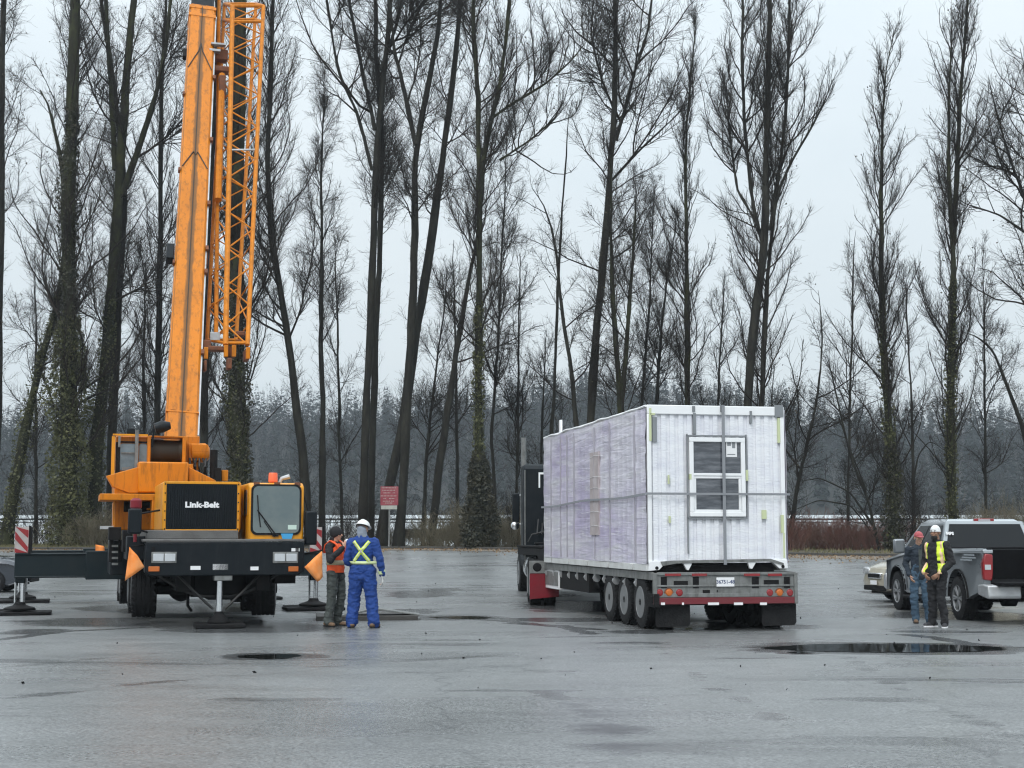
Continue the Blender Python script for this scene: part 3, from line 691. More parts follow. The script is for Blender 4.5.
def shrub(px, Y, kind, s, lab, grp):
    w_ = at(px, 545, Y)
    ks = {'tan': (0, 3), 'red': (3, 5), 'dark': (5, 8)}[kind]
    o = link({'tan': 'bare_shrub', 'red': 'bramble_bush', 'dark': 'thicket_bush'}[kind], SH[random.randrange(*ks)])
    o.location = (w_.x, w_.y, float(gz(w_.x, w_.y))); o.rotation_euler = (0, 0, random.uniform(0, 6.28)); o.scale = (s, s, s * random.uniform(.85, 1.15))
    tag(o, lab, 'shrub', grp)
for px in range(-20, 1050, 9):
    if 530 < px < 770 and px % 2: continue
    Y = random.uniform(76, 92)
    if 775 < px < 890: continue
    shrub(px + random.uniform(-7, 7), Y, random.choice(['tan', 'tan', 'dark', 'dark']), random.uniform(.5, 1.0), 'bare brown shrub among the trunks on the far bank', 'bare shrubs among the trunks')
for px in range(778, 898, 6):
    shrub(px + random.uniform(-3, 3), random.uniform(73, 80), 'red', random.uniform(.7, .95), 'low reddish bramble bush in the row right of the container', 'reddish brambles right of the container')
for px in range(440, 540, 9):
    shrub(px + random.uniform(-3, 3), random.uniform(75, 80), 'tan', random.uniform(.75, 1.15) , 'taller tan shrub beside the ball of dark ivy', 'tan shrubs round the ivy ball')
for px in list(range(90, 130, 8)) + list(range(985, 1030, 8)):
    shrub(px, random.uniform(74, 80), 'tan', random.uniform(.8, 1.2), 'bushy tan shrub at the foot of the outer trees', 'tan shrubs at the outer trees')

# ---- the far shore forest
def forest(name, n, Hm, mt, seed, ntri, conical, label):
    r_ = np.random.default_rng(seed)
    x = r_.uniform(-400, 400, n); y = 412 + 215 * r_.uniform(0, 1, n) ** .8
    H = Hm * r_.uniform(.6, 1.3, n); z = gz(x, y) - .5
    tt = r_.uniform(0, 1, (n, ntri)); an = r_.uniform(0, 2 * np.pi, (n, ntri))
    if conical:
        rad = (H * .17)[:, None] * (1 - tt) ** .85 * r_.uniform(.55, 1.15, (n, ntri)) + .15
        hh = .08 + .92 * tt
    else:
        rad = (H * .30)[:, None] * np.sin(np.pi * np.clip(tt * .9 + .05, 0, 1)) ** .8 * r_.uniform(.2, 1.1, (n, ntri))
        hh = .15 + .85 * tt
    cx = x[:, None] + np.cos(an) * rad * .5; cy = y[:, None] + np.sin(an) * rad * .5; cz = z[:, None] + hh * H[:, None]
    ox, oy = np.cos(an), np.sin(an)
    wd = (rad * .30 + .25) if conical else (.10 + 0 * rad)
    dz = (-rad * .35) if conical else (H[:, None] * r_.uniform(.05, .13, (n, ntri)))
    ex = ox * (rad * .62 if conical else r_.uniform(.3, 1.6, (n, ntri))); ey = oy * (rad * .62 if conical else r_.uniform(.3, 1.6, (n, ntri)))
    A = np.stack([cx - oy * wd, cy + ox * wd, cz], -1); B = np.stack([cx + oy * wd, cy - ox * wd, cz], -1); Cc = np.stack([cx + ex, cy + ey, cz + dz], -1)
    v = np.stack([A, B, Cc], 2).reshape(-1, 3)
    me = np_mesh(name, v, np.arange(len(v)).reshape(-1, 3), False); me.materials.append(mt)
    tag(link(name, me), label, 'forest', kind='stuff')
forest('conifer_forest', 2300, 17, M['conifer'], 3, 90, True, 'misty dark conifer forest on the hill across the river')
forest('bare_forest', 3600, 14, M['farbare'], 4, 80, False, 'misty grey bare woods on the hill across the river')
# ------------------------------------------------------------------ wheels shared by the vehicles
def wheel(parent, x, y, z, Rr, w, side, rim='rimal', dual=False, steer=0, rimR=.58, style='truck'):
    """side: -1 outer face towards -x, +1 towards +x"""
    m = MB(); s = side
    def tyre(c):
        pr = [(-.5, .60), (-.5, .78), (-.46, .93), (-.40, .985), (-.30, 1.0), (-.29, .975), (-.26, .975), (-.25, 1.0), (-.10, 1.0), (-.09, .975), (-.06, .975), (-.05, 1.0),
              (.05, 1.0), (.06, .975), (.09, .975), (.10, 1.0), (.25, 1.0), (.26, .975), (.29, .975), (.30, 1.0), (.40, .985), (.46, .93), (.5, .78), (.5, .60)]
        m.lathe([(a * w, r * Rr) for a, r in pr], (c, 0, 0), 'x', 40, closed=True)
        nt_ = 34
        for k in range(nt_):
            a = 2 * math.pi * k / nt_; ca, sa = math.cos(a), math.sin(a)
            for e in (-1, 1):
                x0, x1 = sorted((e * w * .33 + c, e * w * .47 + c)); hw = .28 * 2 * math.pi / nt_ * Rr
                q = [(x0, ca * r_ - t_ * sa, sa * r_ + t_ * ca) for r_, t_ in ((Rr * .96, -hw), (Rr * .96, hw), (Rr * 1.004, hw), (Rr * 1.004, -hw))]
                q2 = [(x1, p[1], p[2]) for p in q]
                m.hexa(q, q2)
    tyre(0)
    if dual: tyre(-s * w * 1.15)
    o = m.build('wheel', M['rubber'], parent, smooth=30)
    o.location = (x, y, z); o.rotation_euler = (0, 0, steer)
    r = MB(); rr = Rr * .61
    if style == 'truck':
        r.lathe([(s * w * .50, rr), (s * w * .52, rr * .97), (s * w * .44, rr * .93), (s * w * .05, rr * .86), (s * w * .02, rr * .55), (s * w * .20, rr * .48), (s * w * .22, rr * .30), (s * w * .45, rr * .26), (s * w * .47, rr * .1), (s * w * .47, .005)], (0, 0, 0), 'x', 32)
        for k in range(10):
            a = 2 * math.pi * k / 10
            r.lathe([(s * w * .16, rr * .05), (s * w * .26, rr * .05), (s * w * .27, .004)], (0, math.cos(a) * rr * .39, math.sin(a) * rr * .39), 'x', 8)
    else:
        r.lathe([(s * w * .48, rr * 1.02), (s * w * .51, rr * .99), (s * w * .40, rr * .90), (s * w * .1, rr * .87), (s * w * .1, rr * .98), (s * w * .3, rr * 1.03)], (0, 0, 0), 'x', 32, closed=True)
        r.lathe([(s * w * .20, rr * .24), (s * w * .40, rr * .22), (s * w * .42, rr * .12), (s * w * .42, .004)], (0, 0, 0), 'x', 20)
        for k in range(6):
            a = 2 * math.pi * k / 6
            for e in (-.14, .14):
                a1 = a + e
                p0 = (s * w * .36, math.cos(a) * rr * .16, math.sin(a) * rr * .16); p1 = (s * w * .42, math.cos(a1) * rr * .93, math.sin(a1) * rr * .93)
                r.tube([p0, p1], [rr * .10, rr * .085], 6)
    r.build('rim', M[rim], o, smooth=30)
    h = MB(); h.lathe([(s * w * .05, rr * .80), (s * w * .16, rr * .74), (s * w * .22, rr * .34), (s * w * .47, rr * .28), (s * w * .50, rr * .22), (s * w * .50, .004)] if style == 'truck' else [(-s * w * .08, rr * .86), (s * w * .12, rr * .84), (s * w * .12, .004)], (0, 0, 0), 'x', 24)
    h.build('hub' if style == 'truck' else 'brake_disc', M['chassis'], o, smooth=30)
    return o

# ------------------------------------------------------------------ the truck crane
CF = Frame(-5.05, 25.3, 17)
cr = thing('truck_crane', 'big orange and black truck crane standing on outriggers with its boom raised', 'crane', (CF.o.x, CF.o.y, 0), CF.a)
def A(px, py, yl): return CF.at(px, py, yl)
def cbox(m, px0, px1, py0, py1, y0, y1):
    """front face given in pixels at local depth y0"""
    x0, z1 = A(px0, py0, y0); x1, z0 = A(px1, py1, y0)
    return m.box(x0, x1, y0, y1, z0, z1)
# bumper / front carrier face
x0, zt = A(145.5, 542, 0); x1, zb = A(304, 575, 0)
m = MB()
m.prism([(x0, zt), (x1, zt), (x1, zb + .06), (x1 - .10, zb), (x0 + .10, zb), (x0, zb + .06)], 'y', 0, .42)
bump = m.build('bumper', M['black'], cr, bevel=.02)
BW = (x0, x1, zb, zt)
m = MB(); m.box(x0 + .1, x0 + .16, -.008, 0, zb + .1, zt - .08).box(x1 - .16, x1 - .1, -.008, 0, zb + .1, zt - .08)
for t in np.linspace(.08, .92, 12): m.lathe([(-.012, .012), (0, .014)], (x0 + (x1 - x0) * t, 0, zt - .035), 'y', 6)
m.build('bumper_bolts', M['chassis'], bump)
for (a, b_) in ((151.5, 176.5), (273, 298)):
    m = MB(); cbox(m, a, b_, 552, 563, -.018, 0.0); h = m.build('headlight', M['gal'], bump, bevel=.006)
    for i in range(2):
        m = MB(); c0 = a + 1.6 + i * (b_ - a) * .47; cbox(m, c0, c0 + (b_ - a) * .42, 553.8, 561.2, -.028, -.019); m.build('lens', M['lens'], h, bevel=.008)
for (a, b_) in ((148.5, 159.5), (288.5, 298.5)):
    m = MB(); cbox(m, a, b_, 566.5, 571.5, -.03, 0); m.build('marker_light', M['amber'], bump, bevel=.008)
for (a, b_, c, d) in ((190.5, 200.5, 566, 569.8), (250.5, 258.5, 566.6, 570.2), (291.5, 299.5, 548.2, 551.3)):
    m = MB(); cbox(m, a, b_, c, d, -.008, 0); m.build('plate', M['white'], bump)
# deck behind the bumper and the chassis below
m = MB()
xl, zl = A(140, 530, .0); 
m.box(x0 - .05, x1, .0, 1.0, zt + .004, zt + .05)
m.box(x0 + .02, x0 + 1.6, .30, 2.4, zt + .05, zt + .20)
m.build('deck', M['deckplate'], cr, bevel=.01)
m = MB(); m.box(x0 + .2, x1 - .2, .42, 11.5, .95, 1.38); m.box(x0 + .55, x0 + .80, .3, 12.2, .62, .98); m.box(x1 - .80, x1 - .55, .3, 12.2, .62, .98)
m.box(x0 + .9, x1 - .9, .9, 2.6, .55, .95)
m.box(x0 + .1, x1 - .1, 5.0, 6.0, .70, 1.40).box(x0 + .1, x1 - .1, 10.6, 11.6, .70, 1.40)
m.build('chassis', M['chassis'], cr, bevel=.02)
m = MB(); m.box(x0 - .02, x1 + .02, 1.9, 12.0, 1.385, 1.46)
for s, xx in ((-1, x0), (1, x1)):
    m.box(xx - .25 if s > 0 else xx, xx if s > 0 else xx + .25, .42, 2.4, 1.25, 1.45)
m.build('fenders', M['gal'], cr, bevel=.02)
# axles, wheels
cxw = (x0 + x1) / 2
for yy in (1.55, 3.15): 
    MB().lathe([(-1.1, .09), (-.3, .10), (-.15, .2), (.15, .2), (.3, .10), (1.1, .09)], (cxw, yy, .62), 'x', 14).build('axle', M['chassis'], cr)
for yy in (6.95, 8.3):
    MB().lathe([(-1.1, .12), (-.35, .13), (-.22, .27), (.22, .27), (.35, .13), (1.1, .12)], (cxw, yy, .64), 'x', 14).build('axle', M['chassis'], cr)
lift = .13
wl, _ = A(145, 600, 1.2); wr, _ = A(266, 600, 1.2)
for yy in (1.55, 3.15):
    wheel(cr, wl, yy, .54 + lift, .54, .44, -1, steer=R(-4) if yy < 2 else 0); wheel(cr, wr, yy, .54 + lift, .54, .44, 1, steer=R(-9) if yy < 2 else 0)
for yy in (6.95, 8.3):
    wheel(cr, x0 - .02, yy, .54 + lift, .54, .30, -1, dual=True); wheel(cr, x1 - .02, yy, .54 + lift, .54, .30, 1, dual=True)
# mud flap hanging behind the right front wheel, springs
m = MB()
for s, xx in ((-1, x0 + .55), (1, x1 - .55)):
    for k in range(4): m.box(xx - .05, xx + .05, .9 + k * .06, 2.2 - k * .06, .80 - k * .035, .83 - k * .035)
m.box(x1 - .45, x1 - .08, .45, .8, zb - .16, zb + .1)
m.build('leaf_springs', M['chassis'], cr)
# grille / engine housing
gx0, gz1 = A(163, 481.5, .45); gx1, gz0 = A(240.5, 530.5, .45)
m = MB(); m.box(gx0, gx1, .45, 2.9, gz0, gz1)
hood = m.build('engine_hood', M['yellow'], cr, bevel=.03)
rx0, rz1 = A(168.5, 484, .42); rx1, rz0 = A(235, 529, .42)
m = MB(); m.box(rx0 - .03, rx1 + .03, .438, .449, rz0 - .02, rz1 + .02)
n_ = 30
for k in range(n_):
    a = rx0 + (rx1 - rx0) * k / n_; m.box(a + .006, a + (rx1 - rx0) / n_ - .008, .418, .438, rz0, rz1)
gr = m.build('radiator_grille', M['black'], cr, bevel=.004)
m = MB()
for (a, b_, c, d) in ((rx0 - .06, rx1 + .06, rz1 + .005, rz1 + .05), (rx0 - .06, rx1 + .06, rz0 - .05, rz0 - .005), (rx0 - .075, rx0 - .03, rz0 - .05, rz1 + .05), (rx1 + .03, rx1 + .075, rz0 - .05, rz1 + .05)):
    m.box(a, b_, .425, .447, c, d)
m.build('grille_frame', M['yellow'], hood, bevel=.006)
tx, tz = A(202, 505, .41); 
text('lettering', 'Link-Belt', .135, M['white'], gr, (tx, .412, tz), (R(90), 0, 0), .004, .0065, sx=1.2)
m = MB()
for k in range(6):
    for xx in (rx0 - .05, rx1 + .05): m.lathe([(-.01, .012), (0, .014)], (xx, .424, rz0 + (rz1 - rz0) * k / 5), 'y', 6)
m.build('hinge_bolts', M['chassis'], hood)
# driving cab
cx0, cz1 = A(250.5, 482.5, .18); cx1, cz0 = A(303.5, 541, .18)
m = MB()
m.prism([(.18, cz0), (.18, cz1 - .06), (.30, cz1), (1.9, cz1), (1.9, cz0)], 'x', cx0 - .02, cx1)
cab = m.build('driving_cab', M['yellow'], cr, bevel=.035)
wx0, wz1 = A(253.5, 486, .16); wx1, wz0 = A(299, 533, .16)
def rrect(xa, xb, za, zb_, r, n=5):
    o = []
    for cx_, cz_, a0 in ((xb - r, zb_ - r, 0), (xa + r, zb_ - r, 90), (xa + r, za + r, 180), (xb - r, za + r, 270)):
        for k in range(n + 1):
            a = R(a0 + 90 * k / n); o.append((cx_ + r * math.cos(a), cz_ + r * math.sin(a)))
    return o
MB().prism(rrect(wx0 - .035, wx1 + .035, wz0 - .035, wz1 + .035, .11), 'y', .160, .179).build('windscreen_gasket', M['rubber'], cab)
M['screen'] = mat('hazy windscreen', (.10, .135, .14), .10, spec=.9, col2=(.15, .18, .175), scale=1.5)
MB().prism(rrect(wx0, wx1, wz0, wz1, .09), 'y', .150, .159).build('windscreen', M['screen'], cab)
pts = lambda l, y: [(A(a, b_, y)[0], y, A(a, b_, y)[1]) for a, b_ in l]
m = MB(); m.tube(pts([(276, 535), (262, 516), (257.5, 510)], .135), .012, 6); m.tube(pts([(257.5, 495), (258.5, 511), (260.5, 527)], .138), .010, 6); m.tube(pts([(274.5, 537), (264, 521)], .14), .008, 6)
m.build('wiper', M['rubber'], cab)
m = MB(); cbox(m, 272.5, 278.5, 534, 536.5, .15, .17); m.build('wiper_motor', M['black'], cab)
M['bluesticker'] = mat('blue decal', (.05, .33, .62), .4)
sx, sz = A(287, 537.5, .15)
m = MB(); m.prism([(sx - .11, sz + .07), (sx + .11, sz + .07), (sx + .06, sz - .08), (sx - .06, sz - .08)], 'y', .146, .158); m.build('decal', M['bluesticker'], cab)
m = MB(); cbox(m, 288, 296.5, 525, 529.5, .143, .149); m.build('permit_sticker', mat('permit paper', (.55, .68, .6), .5), cab)
# cab side window on the viewer's left, door line
m = MB(); m.prism(rrect(.45, 1.4, cz0 + .45, cz1 - .12, .08), 'x', cx0 - .032, cx0 - .021); m.build('side_window', M['glass'], cab)
m = MB(); m.prism(rrect(.45, 1.4, cz0 + .45, cz1 - .12, .08), 'x', cx1 + .001, cx1 + .012); m.build('side_window', M['glass'], cab)
bx, bz = A(273, 482, .5)
m = MB(); m.lathe([(0, .05), (.03, .085), (.17, .08), (.19, .07)], (bx, .5, cz1), 'z', 16); m.build('beacon', mat('orange beacon', (.85, .13, .03), .3, coat=.5), cab)
m = MB(); m.tube([(bx + .12, .55, cz1), (bx + .16, .55, cz1 + .09), (bx + .30, .52, cz1 + .13)], [.03, .035, .045], 8); m.build('horn', M['steel'], cab)
m = MB()
for t in (.12, .5, .88): 
    xx = cx0 + (cx1 - cx0) * t; m.box(xx - .05, xx + .05, .20, .25, cz1 - .055, cz1 + .012)
m.build('marker_lamps', M['rust'], cab)
# panel between cab and hood
m = MB(); ax0, _ = A(241, 500, .75); m.box(ax0 + .04, cx0 - .05, .7, 1.9, cz0, cz1 - .03); m.build('battery_box', M['yellow'], cr, bevel=.02)
# mirrors
def mirror(name, pa, pb, yy, arm):
    xa, za = A(pa[0], pa[1], yy); xb, zb_ = A(pb[0], pb[1], yy)
    m = MB(); m.box(xa, xb, yy, yy + .12, zb_, za); o = m.build(name, M['black'], cr, bevel=.03)
    m = MB(); m.tube([arm, ((xa + xb) / 2, yy + .16, za - .1)], .018, 6); m.tube([(arm[0], arm[1], arm[2] - .45), ((xa + xb) / 2, yy + .16, zb_ + .1)], .018, 6); m.build('mirror_arm', M['black'], o)
    return o
mirror('mirror', (128.5, 508.5), (141.5, 534), -.05, (x0 + .25, .5, zt + .55))
mirror('mirror', (305.5, 511), (317, 545), .1, (cx1, .3, cz0 + .85))
rxm, rzm = A(136, 504, .3)
m = MB(); m.lathe([(-.10, .05), (-.06, .10), (.06, .10), (.10, .05)], (rxm, .3, rzm), 'z', 14); m.tube([(rxm, .3, rzm - .1), (rxm, .3, zt)], .03, 8); m.build('red_cap', M['red'], cr)
# front stabiliser jack
jx, jz = A(220, 575, .14)
m = MB(); cbox(m, 214.5, 232.5, 567.5, 580.8, .02, .3); m.build('jack_housing', M['gal'], cr, bevel=.015)
m = MB(); m.box(jx - .14, jx + .12, .0, .019, zb + .10, zb + .2); m.build('jack_plate', M['white'], cr)
m = MB(); m.tube([(jx, .16, .26), (jx, .16, jz)], .055, 14); m.build('jack_rod', M['chrome'], cr)
m = MB(); m.lathe([(0, .20), (.03, .20), (.17, .07), (.20, .07)], (jx, .16, .085), 'z', 18); m.box(jx - .42, jx + .42, -.22, .46, .012, .085); m.build('jack_float', M['chassis'], cr, bevel=.015)
m = MB()
for e in (-1, 1):
    p = [(jx + e * (1.15 - 1.15 * t) * 1.0 + e * .06, .35, 1.05 - .62 * math.sin(t * 1.57) ** 1.0 + (.10 * t)) for t in np.linspace(0, 1, 12)]
    m.tube(p, .028, 6)
    m.tube([(jx + e * .75, .3, .95), (jx + e * .42, .25, .62), (jx + e * .10, .22, .32)], .025, 6)
m.build('hoses', M['hose'], cr)
m = MB(); m.box(jx - .32, jx + .32, 2.2, 2.6, .45, .95); m.lathe([(-.5, .16), (.5, .16)], (cxw - .62, 2.2, .55), 'y', 12)
m.tube([(cxw - .55, 1.0, .6), (cxw - .55, 1.0, .35), (cxw - .48, 1.0, .25)], .03, 6)
m.build('driveline', M['chassis'], cr)
# outriggers ---------------------------------------------------------------
def float_pad(m, x, y, zb_=.0):
    m.lathe([(0, .30), (.04, .31), (.10, .12), (.16, .10)], (x, y, zb_ + .10), 'z', 20)
M['hazred'] = mat('red reflective stripe', (.30, .015, .02), .5, dirt=.3)
M['hazwhite'] = mat('white reflective stripe', (.46, .42, .41), .5, dirt=.4)
def outrigger(yl, xj, side, tilt=0):
    m = MB(); xi = cxw + side * .3
    xa, xb = sorted((xj + side * .12, xi))
    m.box(xa, xb, yl - .17, yl + .17, .74, 1.24); m.box(xa + .004, xb, yl - .20, yl - .171, 1.20, 1.235); m.box(xa + .004, xb, yl - .20, yl - .171, .745, .78)
    if side < 0: m.box(x0 - .9, x0 + .2, yl - .22, yl + .22, .70, 1.28)
    else: m.box(x1 - .3, x1 + .35, yl - .22, yl + .22, .70, 1.28)
    ob = m.build('outrigger_beam', M['beam'], cr, bevel=.015)
    m = MB(); m.box(xj - .10, xj + .10, yl - .12, yl + .12, .64, 1.34); m.build('jack_case', M['beam'], ob, bevel=.02)
    m = MB(); m.tube([(xj + .05, yl, .15), (xj + .05, yl, .66)], .05, 14); m.tube([(xj - .09, yl - .02, .2), (xj - .09, yl - .02, .66)], .022, 8); m.build('jack_rod', M['chrome'], ob)
    m = MB(); float_pad(m, xj, yl, .0); m.box(xj - .62, xj + .62, yl - .40, yl + .40, .012, .075)
    m.box(xj - .55, xj + .30, yl + .42, yl + .72, .02, .09); m.build('outrigger_float', M['chassis'], ob, bevel=.012)
    # striped marker board
    bz0 = 1.25
    m = MB(); m.box(xj - .13, xj + .13, yl - .215, yl - .20, bz0, bz0 + .52); bd = m.build('marker_board', M['hazwhite'], ob)
    m = MB()
    for k in range(-1, 3):
        a = k * .34 - .05
        P = [(-.125, a + .22), (.125, a - .10), (.125, a + .06), (-.125, a + .38)]
        P = [(p[0], min(.52, max(0, p[1] + .1))) for p in P]
        if max(p[1] for p in P) - min(p[1] for p in P) > .03:
            area = sum(P[i][0] * P[(i + 1) % 4][1] - P[(i + 1) % 4][0] * P[i][1] for i in range(4))
            if abs(area) > .01: m.prism([(xj + p[0], bz0 + p[1]) for p in P], 'y', yl - .220, yl - .2155)
    m.build('stripe', M['hazred'], bd)
    MB().box(xj + .135, xj + .18, yl - .22, yl - .1, bz0 - .02, bz0 + .54).build('board_post', M['chassis'], ob)
    return ob
lj = CF.loc(at(20, 600, 29.7)); rj = CF.loc(at(315, 600, 31.1))
outrigger(5.5, lj.x, -1); outrigger(5.5, rj.x, 1)
rl = CF.loc(at(23, 600, 35.3)); outrigger(11.1, rl.x, -1); outrigger(11.1, cxw + 1.9, 1)
# bits on the carrier side between the beam and the bumper
m = MB(); 
for a, b_, c, d, ya, yb in ((109, 121, 527, 540, 2.0, 2.5), (109.5, 113, 540, 562, 2.1, 2.3), (118.5, 122, 540, 562, 2.1, 2.3), (123, 132, 530, 552, 1.0, 1.5)):
    cbox(m, a, b_, c, d, ya, yb)
m.build('side_step', M['chassis'], cr, bevel=.01)
m = MB(); cbox(m, 111, 142, 540, 575, 2.6, 4.6); cbox(m, 127, 146, 536, 560, .45, 1.8)
m.build('tool_locker', M['black'], cr, bevel=.02)
m = MB()
for k in range(4): cbox(m, 112, 118, 545 + k * 6, 547 + k * 6, 2.0, 2.1)
m.build('ladder', M['gal'], cr)
# orange cloth flags hung from the corners
def flag(name, pix, yl, seed):
    P = [A(a, b_, yl) for a, b_ in pix]
    n = 7; m = MB(); vs = []
    for i in range(n):
        for j in range(n):
            u, v = i / (n - 1), j / (n - 1)
            x = (1 - u) * (1 - v) * P[0][0] + u * (1 - v) * P[1][0] + u * v * P[2][0] + (1 - u) * v * P[3][0]
            z = (1 - u) * (1 - v) * P[0][1] + u * (1 - v) * P[1][1] + u * v * P[2][1] + (1 - u) * v * P[3][1]
            vs.append((x, yl + .05 * noise.noise(Vector((x * 5, z * 5, seed))) + .04 * math.sin(u * 5 + v * 2), z))
    m.add(vs, [(i * n + j, (i + 1) * n + j, (i + 1) * n + j + 1, i * n + j + 1) for i in range(n - 1) for j in range(n - 1)])
    o = m.build(name, M['orangeflag'], cr, smooth=80, recalc=False)
    so = o.modifiers.new('thick', 'SOLIDIFY'); so.thickness = .004
    return o
flag('warning_flag', [(129.5, 547), (137, 555), (144.5, 567), (125, 581)], -.12, 1)
flag('warning_flag', [(322, 551), (304, 567), (317.5, 582), (323.5, 577)], -.35, 2)
m = MB(); xa, za = A(323, 556, -.35); m.tube([(x1 - .02, .2, za + .02), (xa, -.33, za + .1)], .015, 6); xa, za = A(128, 550, -.12); m.tube([(x0 + .1, .2, za + .1), (xa, -.1, za + .05)], .015, 6); m.build('flag_rod', M['chassis'], cr)
flag('warning_flag', [(95.5, 544.5), (104, 546), (106, 559), (95.5, 559)], 9.5, 3)

# ---- upper works
m = MB()
cbox(m, 138.5, 188, 461.5, 493, 3.3, 5.0)
tail = m.build('counterweight', M['orange'], cr, bevel=.03)
m = MB()
L0 = [A(*q, 3.4) for q in ((106, 476), (140, 466.5), (140, 493), (129, 493), (112.5, 487))]
m.prism(L0, 'y', 3.4, 3.75)
L1 = [A(*q, 3.5) for q in ((189, 467), (216, 480.5), (216, 484), (189, 484))]
m.prism(L1, 'y', 3.5, 3.85)
m.build('tail_wing', M['orange'], tail, bevel=.012)
m = MB(); cbox(m, 100, 166, 493.5, 500.5, 3.0, 4.4); m.build('walkway', M['orange2'], cr, bevel=.012)
m = MB(); cbox(m, 115, 160, 500.5, 530, 3.9, 5.6); cbox(m, 152, 166, 496, 530, 3.0, 3.6); m.build('turntable_body', M['orange'], cr, bevel=.02)
m = MB(); cbox(m, 124, 153, 500, 512, 3.85, 3.95); m.build('dark_recess', M['chassis'], cr)
m = MB()
for k in range(3): cbox(m, 147, 153.5, 508 + k * 7, 510 + k * 7, 3.7, 3.8)
cbox(m, 152.3, 154, 500, 530, 3.68, 3.8); m.build('access_ladder', M['orange2'], cr)
m = MB(); cbox(m, 101, 113, 526, 529, 3.0, 3.9); m.build('foot_step', M['steel'], cr)
# hoist drum
dx0, dz1 = A(150.5, 438, 3.9); dx1, dz0 = A(182.5, 463, 3.9); dr = (dz1 - dz0) / 2
m = MB(); prof = [(0, dr), (.04, dr), (.041, dr * .93)]
for k in range(26): prof += [(.05 + k * (dx1 - dx0 - .1) / 26, dr * .90), (.05 + (k + .5) * (dx1 - dx0 - .1) / 26, dr * .925)]
prof += [(dx1 - dx0 - .041, dr * .93), (dx1 - dx0 - .04, dr), (dx1 - dx0, dr)]
m.lathe(prof, (dx0, 3.9 + dr, (dz0 + dz1) / 2), 'x', 28); drum = m.build('hoist_drum', M['rope'], cr, smooth=25)
m = MB(); cbox(m, 148.5, 184.5, 435.5, 437.8, 3.85, 4.5); cbox(m, 147.8, 150.3, 436, 464, 3.85, 4.7); cbox(m, 182.7, 185.6, 436, 464, 3.85, 4.7)
m.build('drum_frame', M['orange'], drum, bevel=.01)
# operator's cab
ox0, oz1 = A(113.5, 434.5, 4.1); ox1, oz0 = A(151, 500, 4.1)
m = MB(); m.prism([(4.1, oz0), (4.1, oz1 - .04), (4.2, oz1), (5.7, oz1), (5.95, oz1 - .35), (5.95, oz0)], 'x', ox0 + .05, ox1 - .08)
oc = m.build('operator_cab', M['orange'], cr, bevel=.03)
m = MB(); a, b_ = A(120, 443.5, 4.08); c, d = A(138, 471, 4.08); m.prism(rrect(a, c, d, b_, .06), 'y', 4.075, 4.099)
M['cabglass'] = mat('pale cab glass', (.17, .22, .25), .10, spec=.9, col2=(.07, .09, .10), scale=1.6)
m.build('rear_window', M['cabglass'], oc)
m = MB(); a, b_ = A(139.5, 443.5, 4.08); c, d = A(146.5, 466, 4.08); m.prism(rrect(a, c, d, b_, .05), 'y', 4.075, 4.099); m.build('rear_window', M['cabglass'], oc)
m = MB(); cbox(m, 116, 119.6, 442, 474, 4.06, 4.099); cbox(m, 120, 148, 441, 443, 4.05, 4.099); m.build('window_seal', M['rubber'], oc)
for s_, xx in ((-1, ox0 + .05), (1, ox1 - .08)):
    m = MB(); a, b_ = sorted((xx + s_ * .002, xx + s_ * .014)); m.prism(rrect(4.4, 5.6, oz0 + .6, oz1 - .15, .08), 'x', a, b_); m.build('side_window', M['glass'], oc)
m = MB(); cbox(m, 135.4, 137.6, 430, 475, 3.95, 4.0); cbox(m, 118.4, 120.4, 436, 447, 3.95, 4.0); cbox(m, 121, 135, 452, 453.5, 4.03, 4.07); cbox(m, 122, 133, 467, 470.5, 4.03, 4.07)
m.build('grab_rail', M['gal'], oc)
m = MB(); cbox(m, 112, 114, 436, 480, 4.0, 4.05); cbox(m, 113, 148, 433.6, 436, 3.98, 4.1); cbox(m, 113.4, 115.4, 500, 525, 4.0, 4.05); m.build('cab_rail', M['yellow'], oc)
m = MB(); cbox(m, 127, 135, 428, 434, 4.6, 4.8); a, b_ = A(131, 431, 4.7); m.build('roof_lamp', M['black'], oc, bevel=.02)
# flood lamp on a stalk above the drum
a, b_ = A(155, 428.5, 3.7); c, d = A(170.5, 425.5, 3.7)
m = MB(); m.tube([(a, 3.7, b_), ((a + c) / 2, 3.7, (b_ + d) / 2 + .01), (c, 3.7, d)], [.10, .12, .07], 12); e_, f_ = A(152.5, 437, 3.8); m.tube([(e_, 3.85, f_ - .2), (e_ + .02, 3.8, b_)], .02, 6); m.build('flood_lamp', M['black'], cr)
# hoist motor, hoses, exhaust on the right of the boom foot
a, b_ = A(189, 446, 4.3); c, d = A(208, 461, 4.3)
m = MB(); m.lathe([(0, .10), (.06, .2), (.34, .2), (.42, .12), (.42, .02)], (a, 4.45, (b_ + d) / 2 + .02), 'x', 16)
m.box(a, a + .2, 4.3, 4.6, d, b_ + .05); m.box(a + .05, a + .38, 4.25, 4.45, b_ - .12, b_ + .03); hm = m.build('hoist_motor', M['orange'], cr, bevel=.01)
m = MB()
for k in range(6):
    e_ = a + .02 + k * .065; m.tube([(e_, 4.3, d + .05), (e_ + .05 * math.sin(k * 2), 4.2, d - .12), (e_ + .03, 4.3, d - .34)], .02, 6)
m.build('hydraulic_hoses', M['hose'], hm)
m = MB(); a, b_ = A(214, 450, 4.0); m.tube([(a, 4.0, b_ - .75), (a, 4.0, b_)], .075, 12); cbox(m, 215, 221, 468, 482, 3.9, 4.2); m.build('exhaust_stack', M['chassis'], cr)
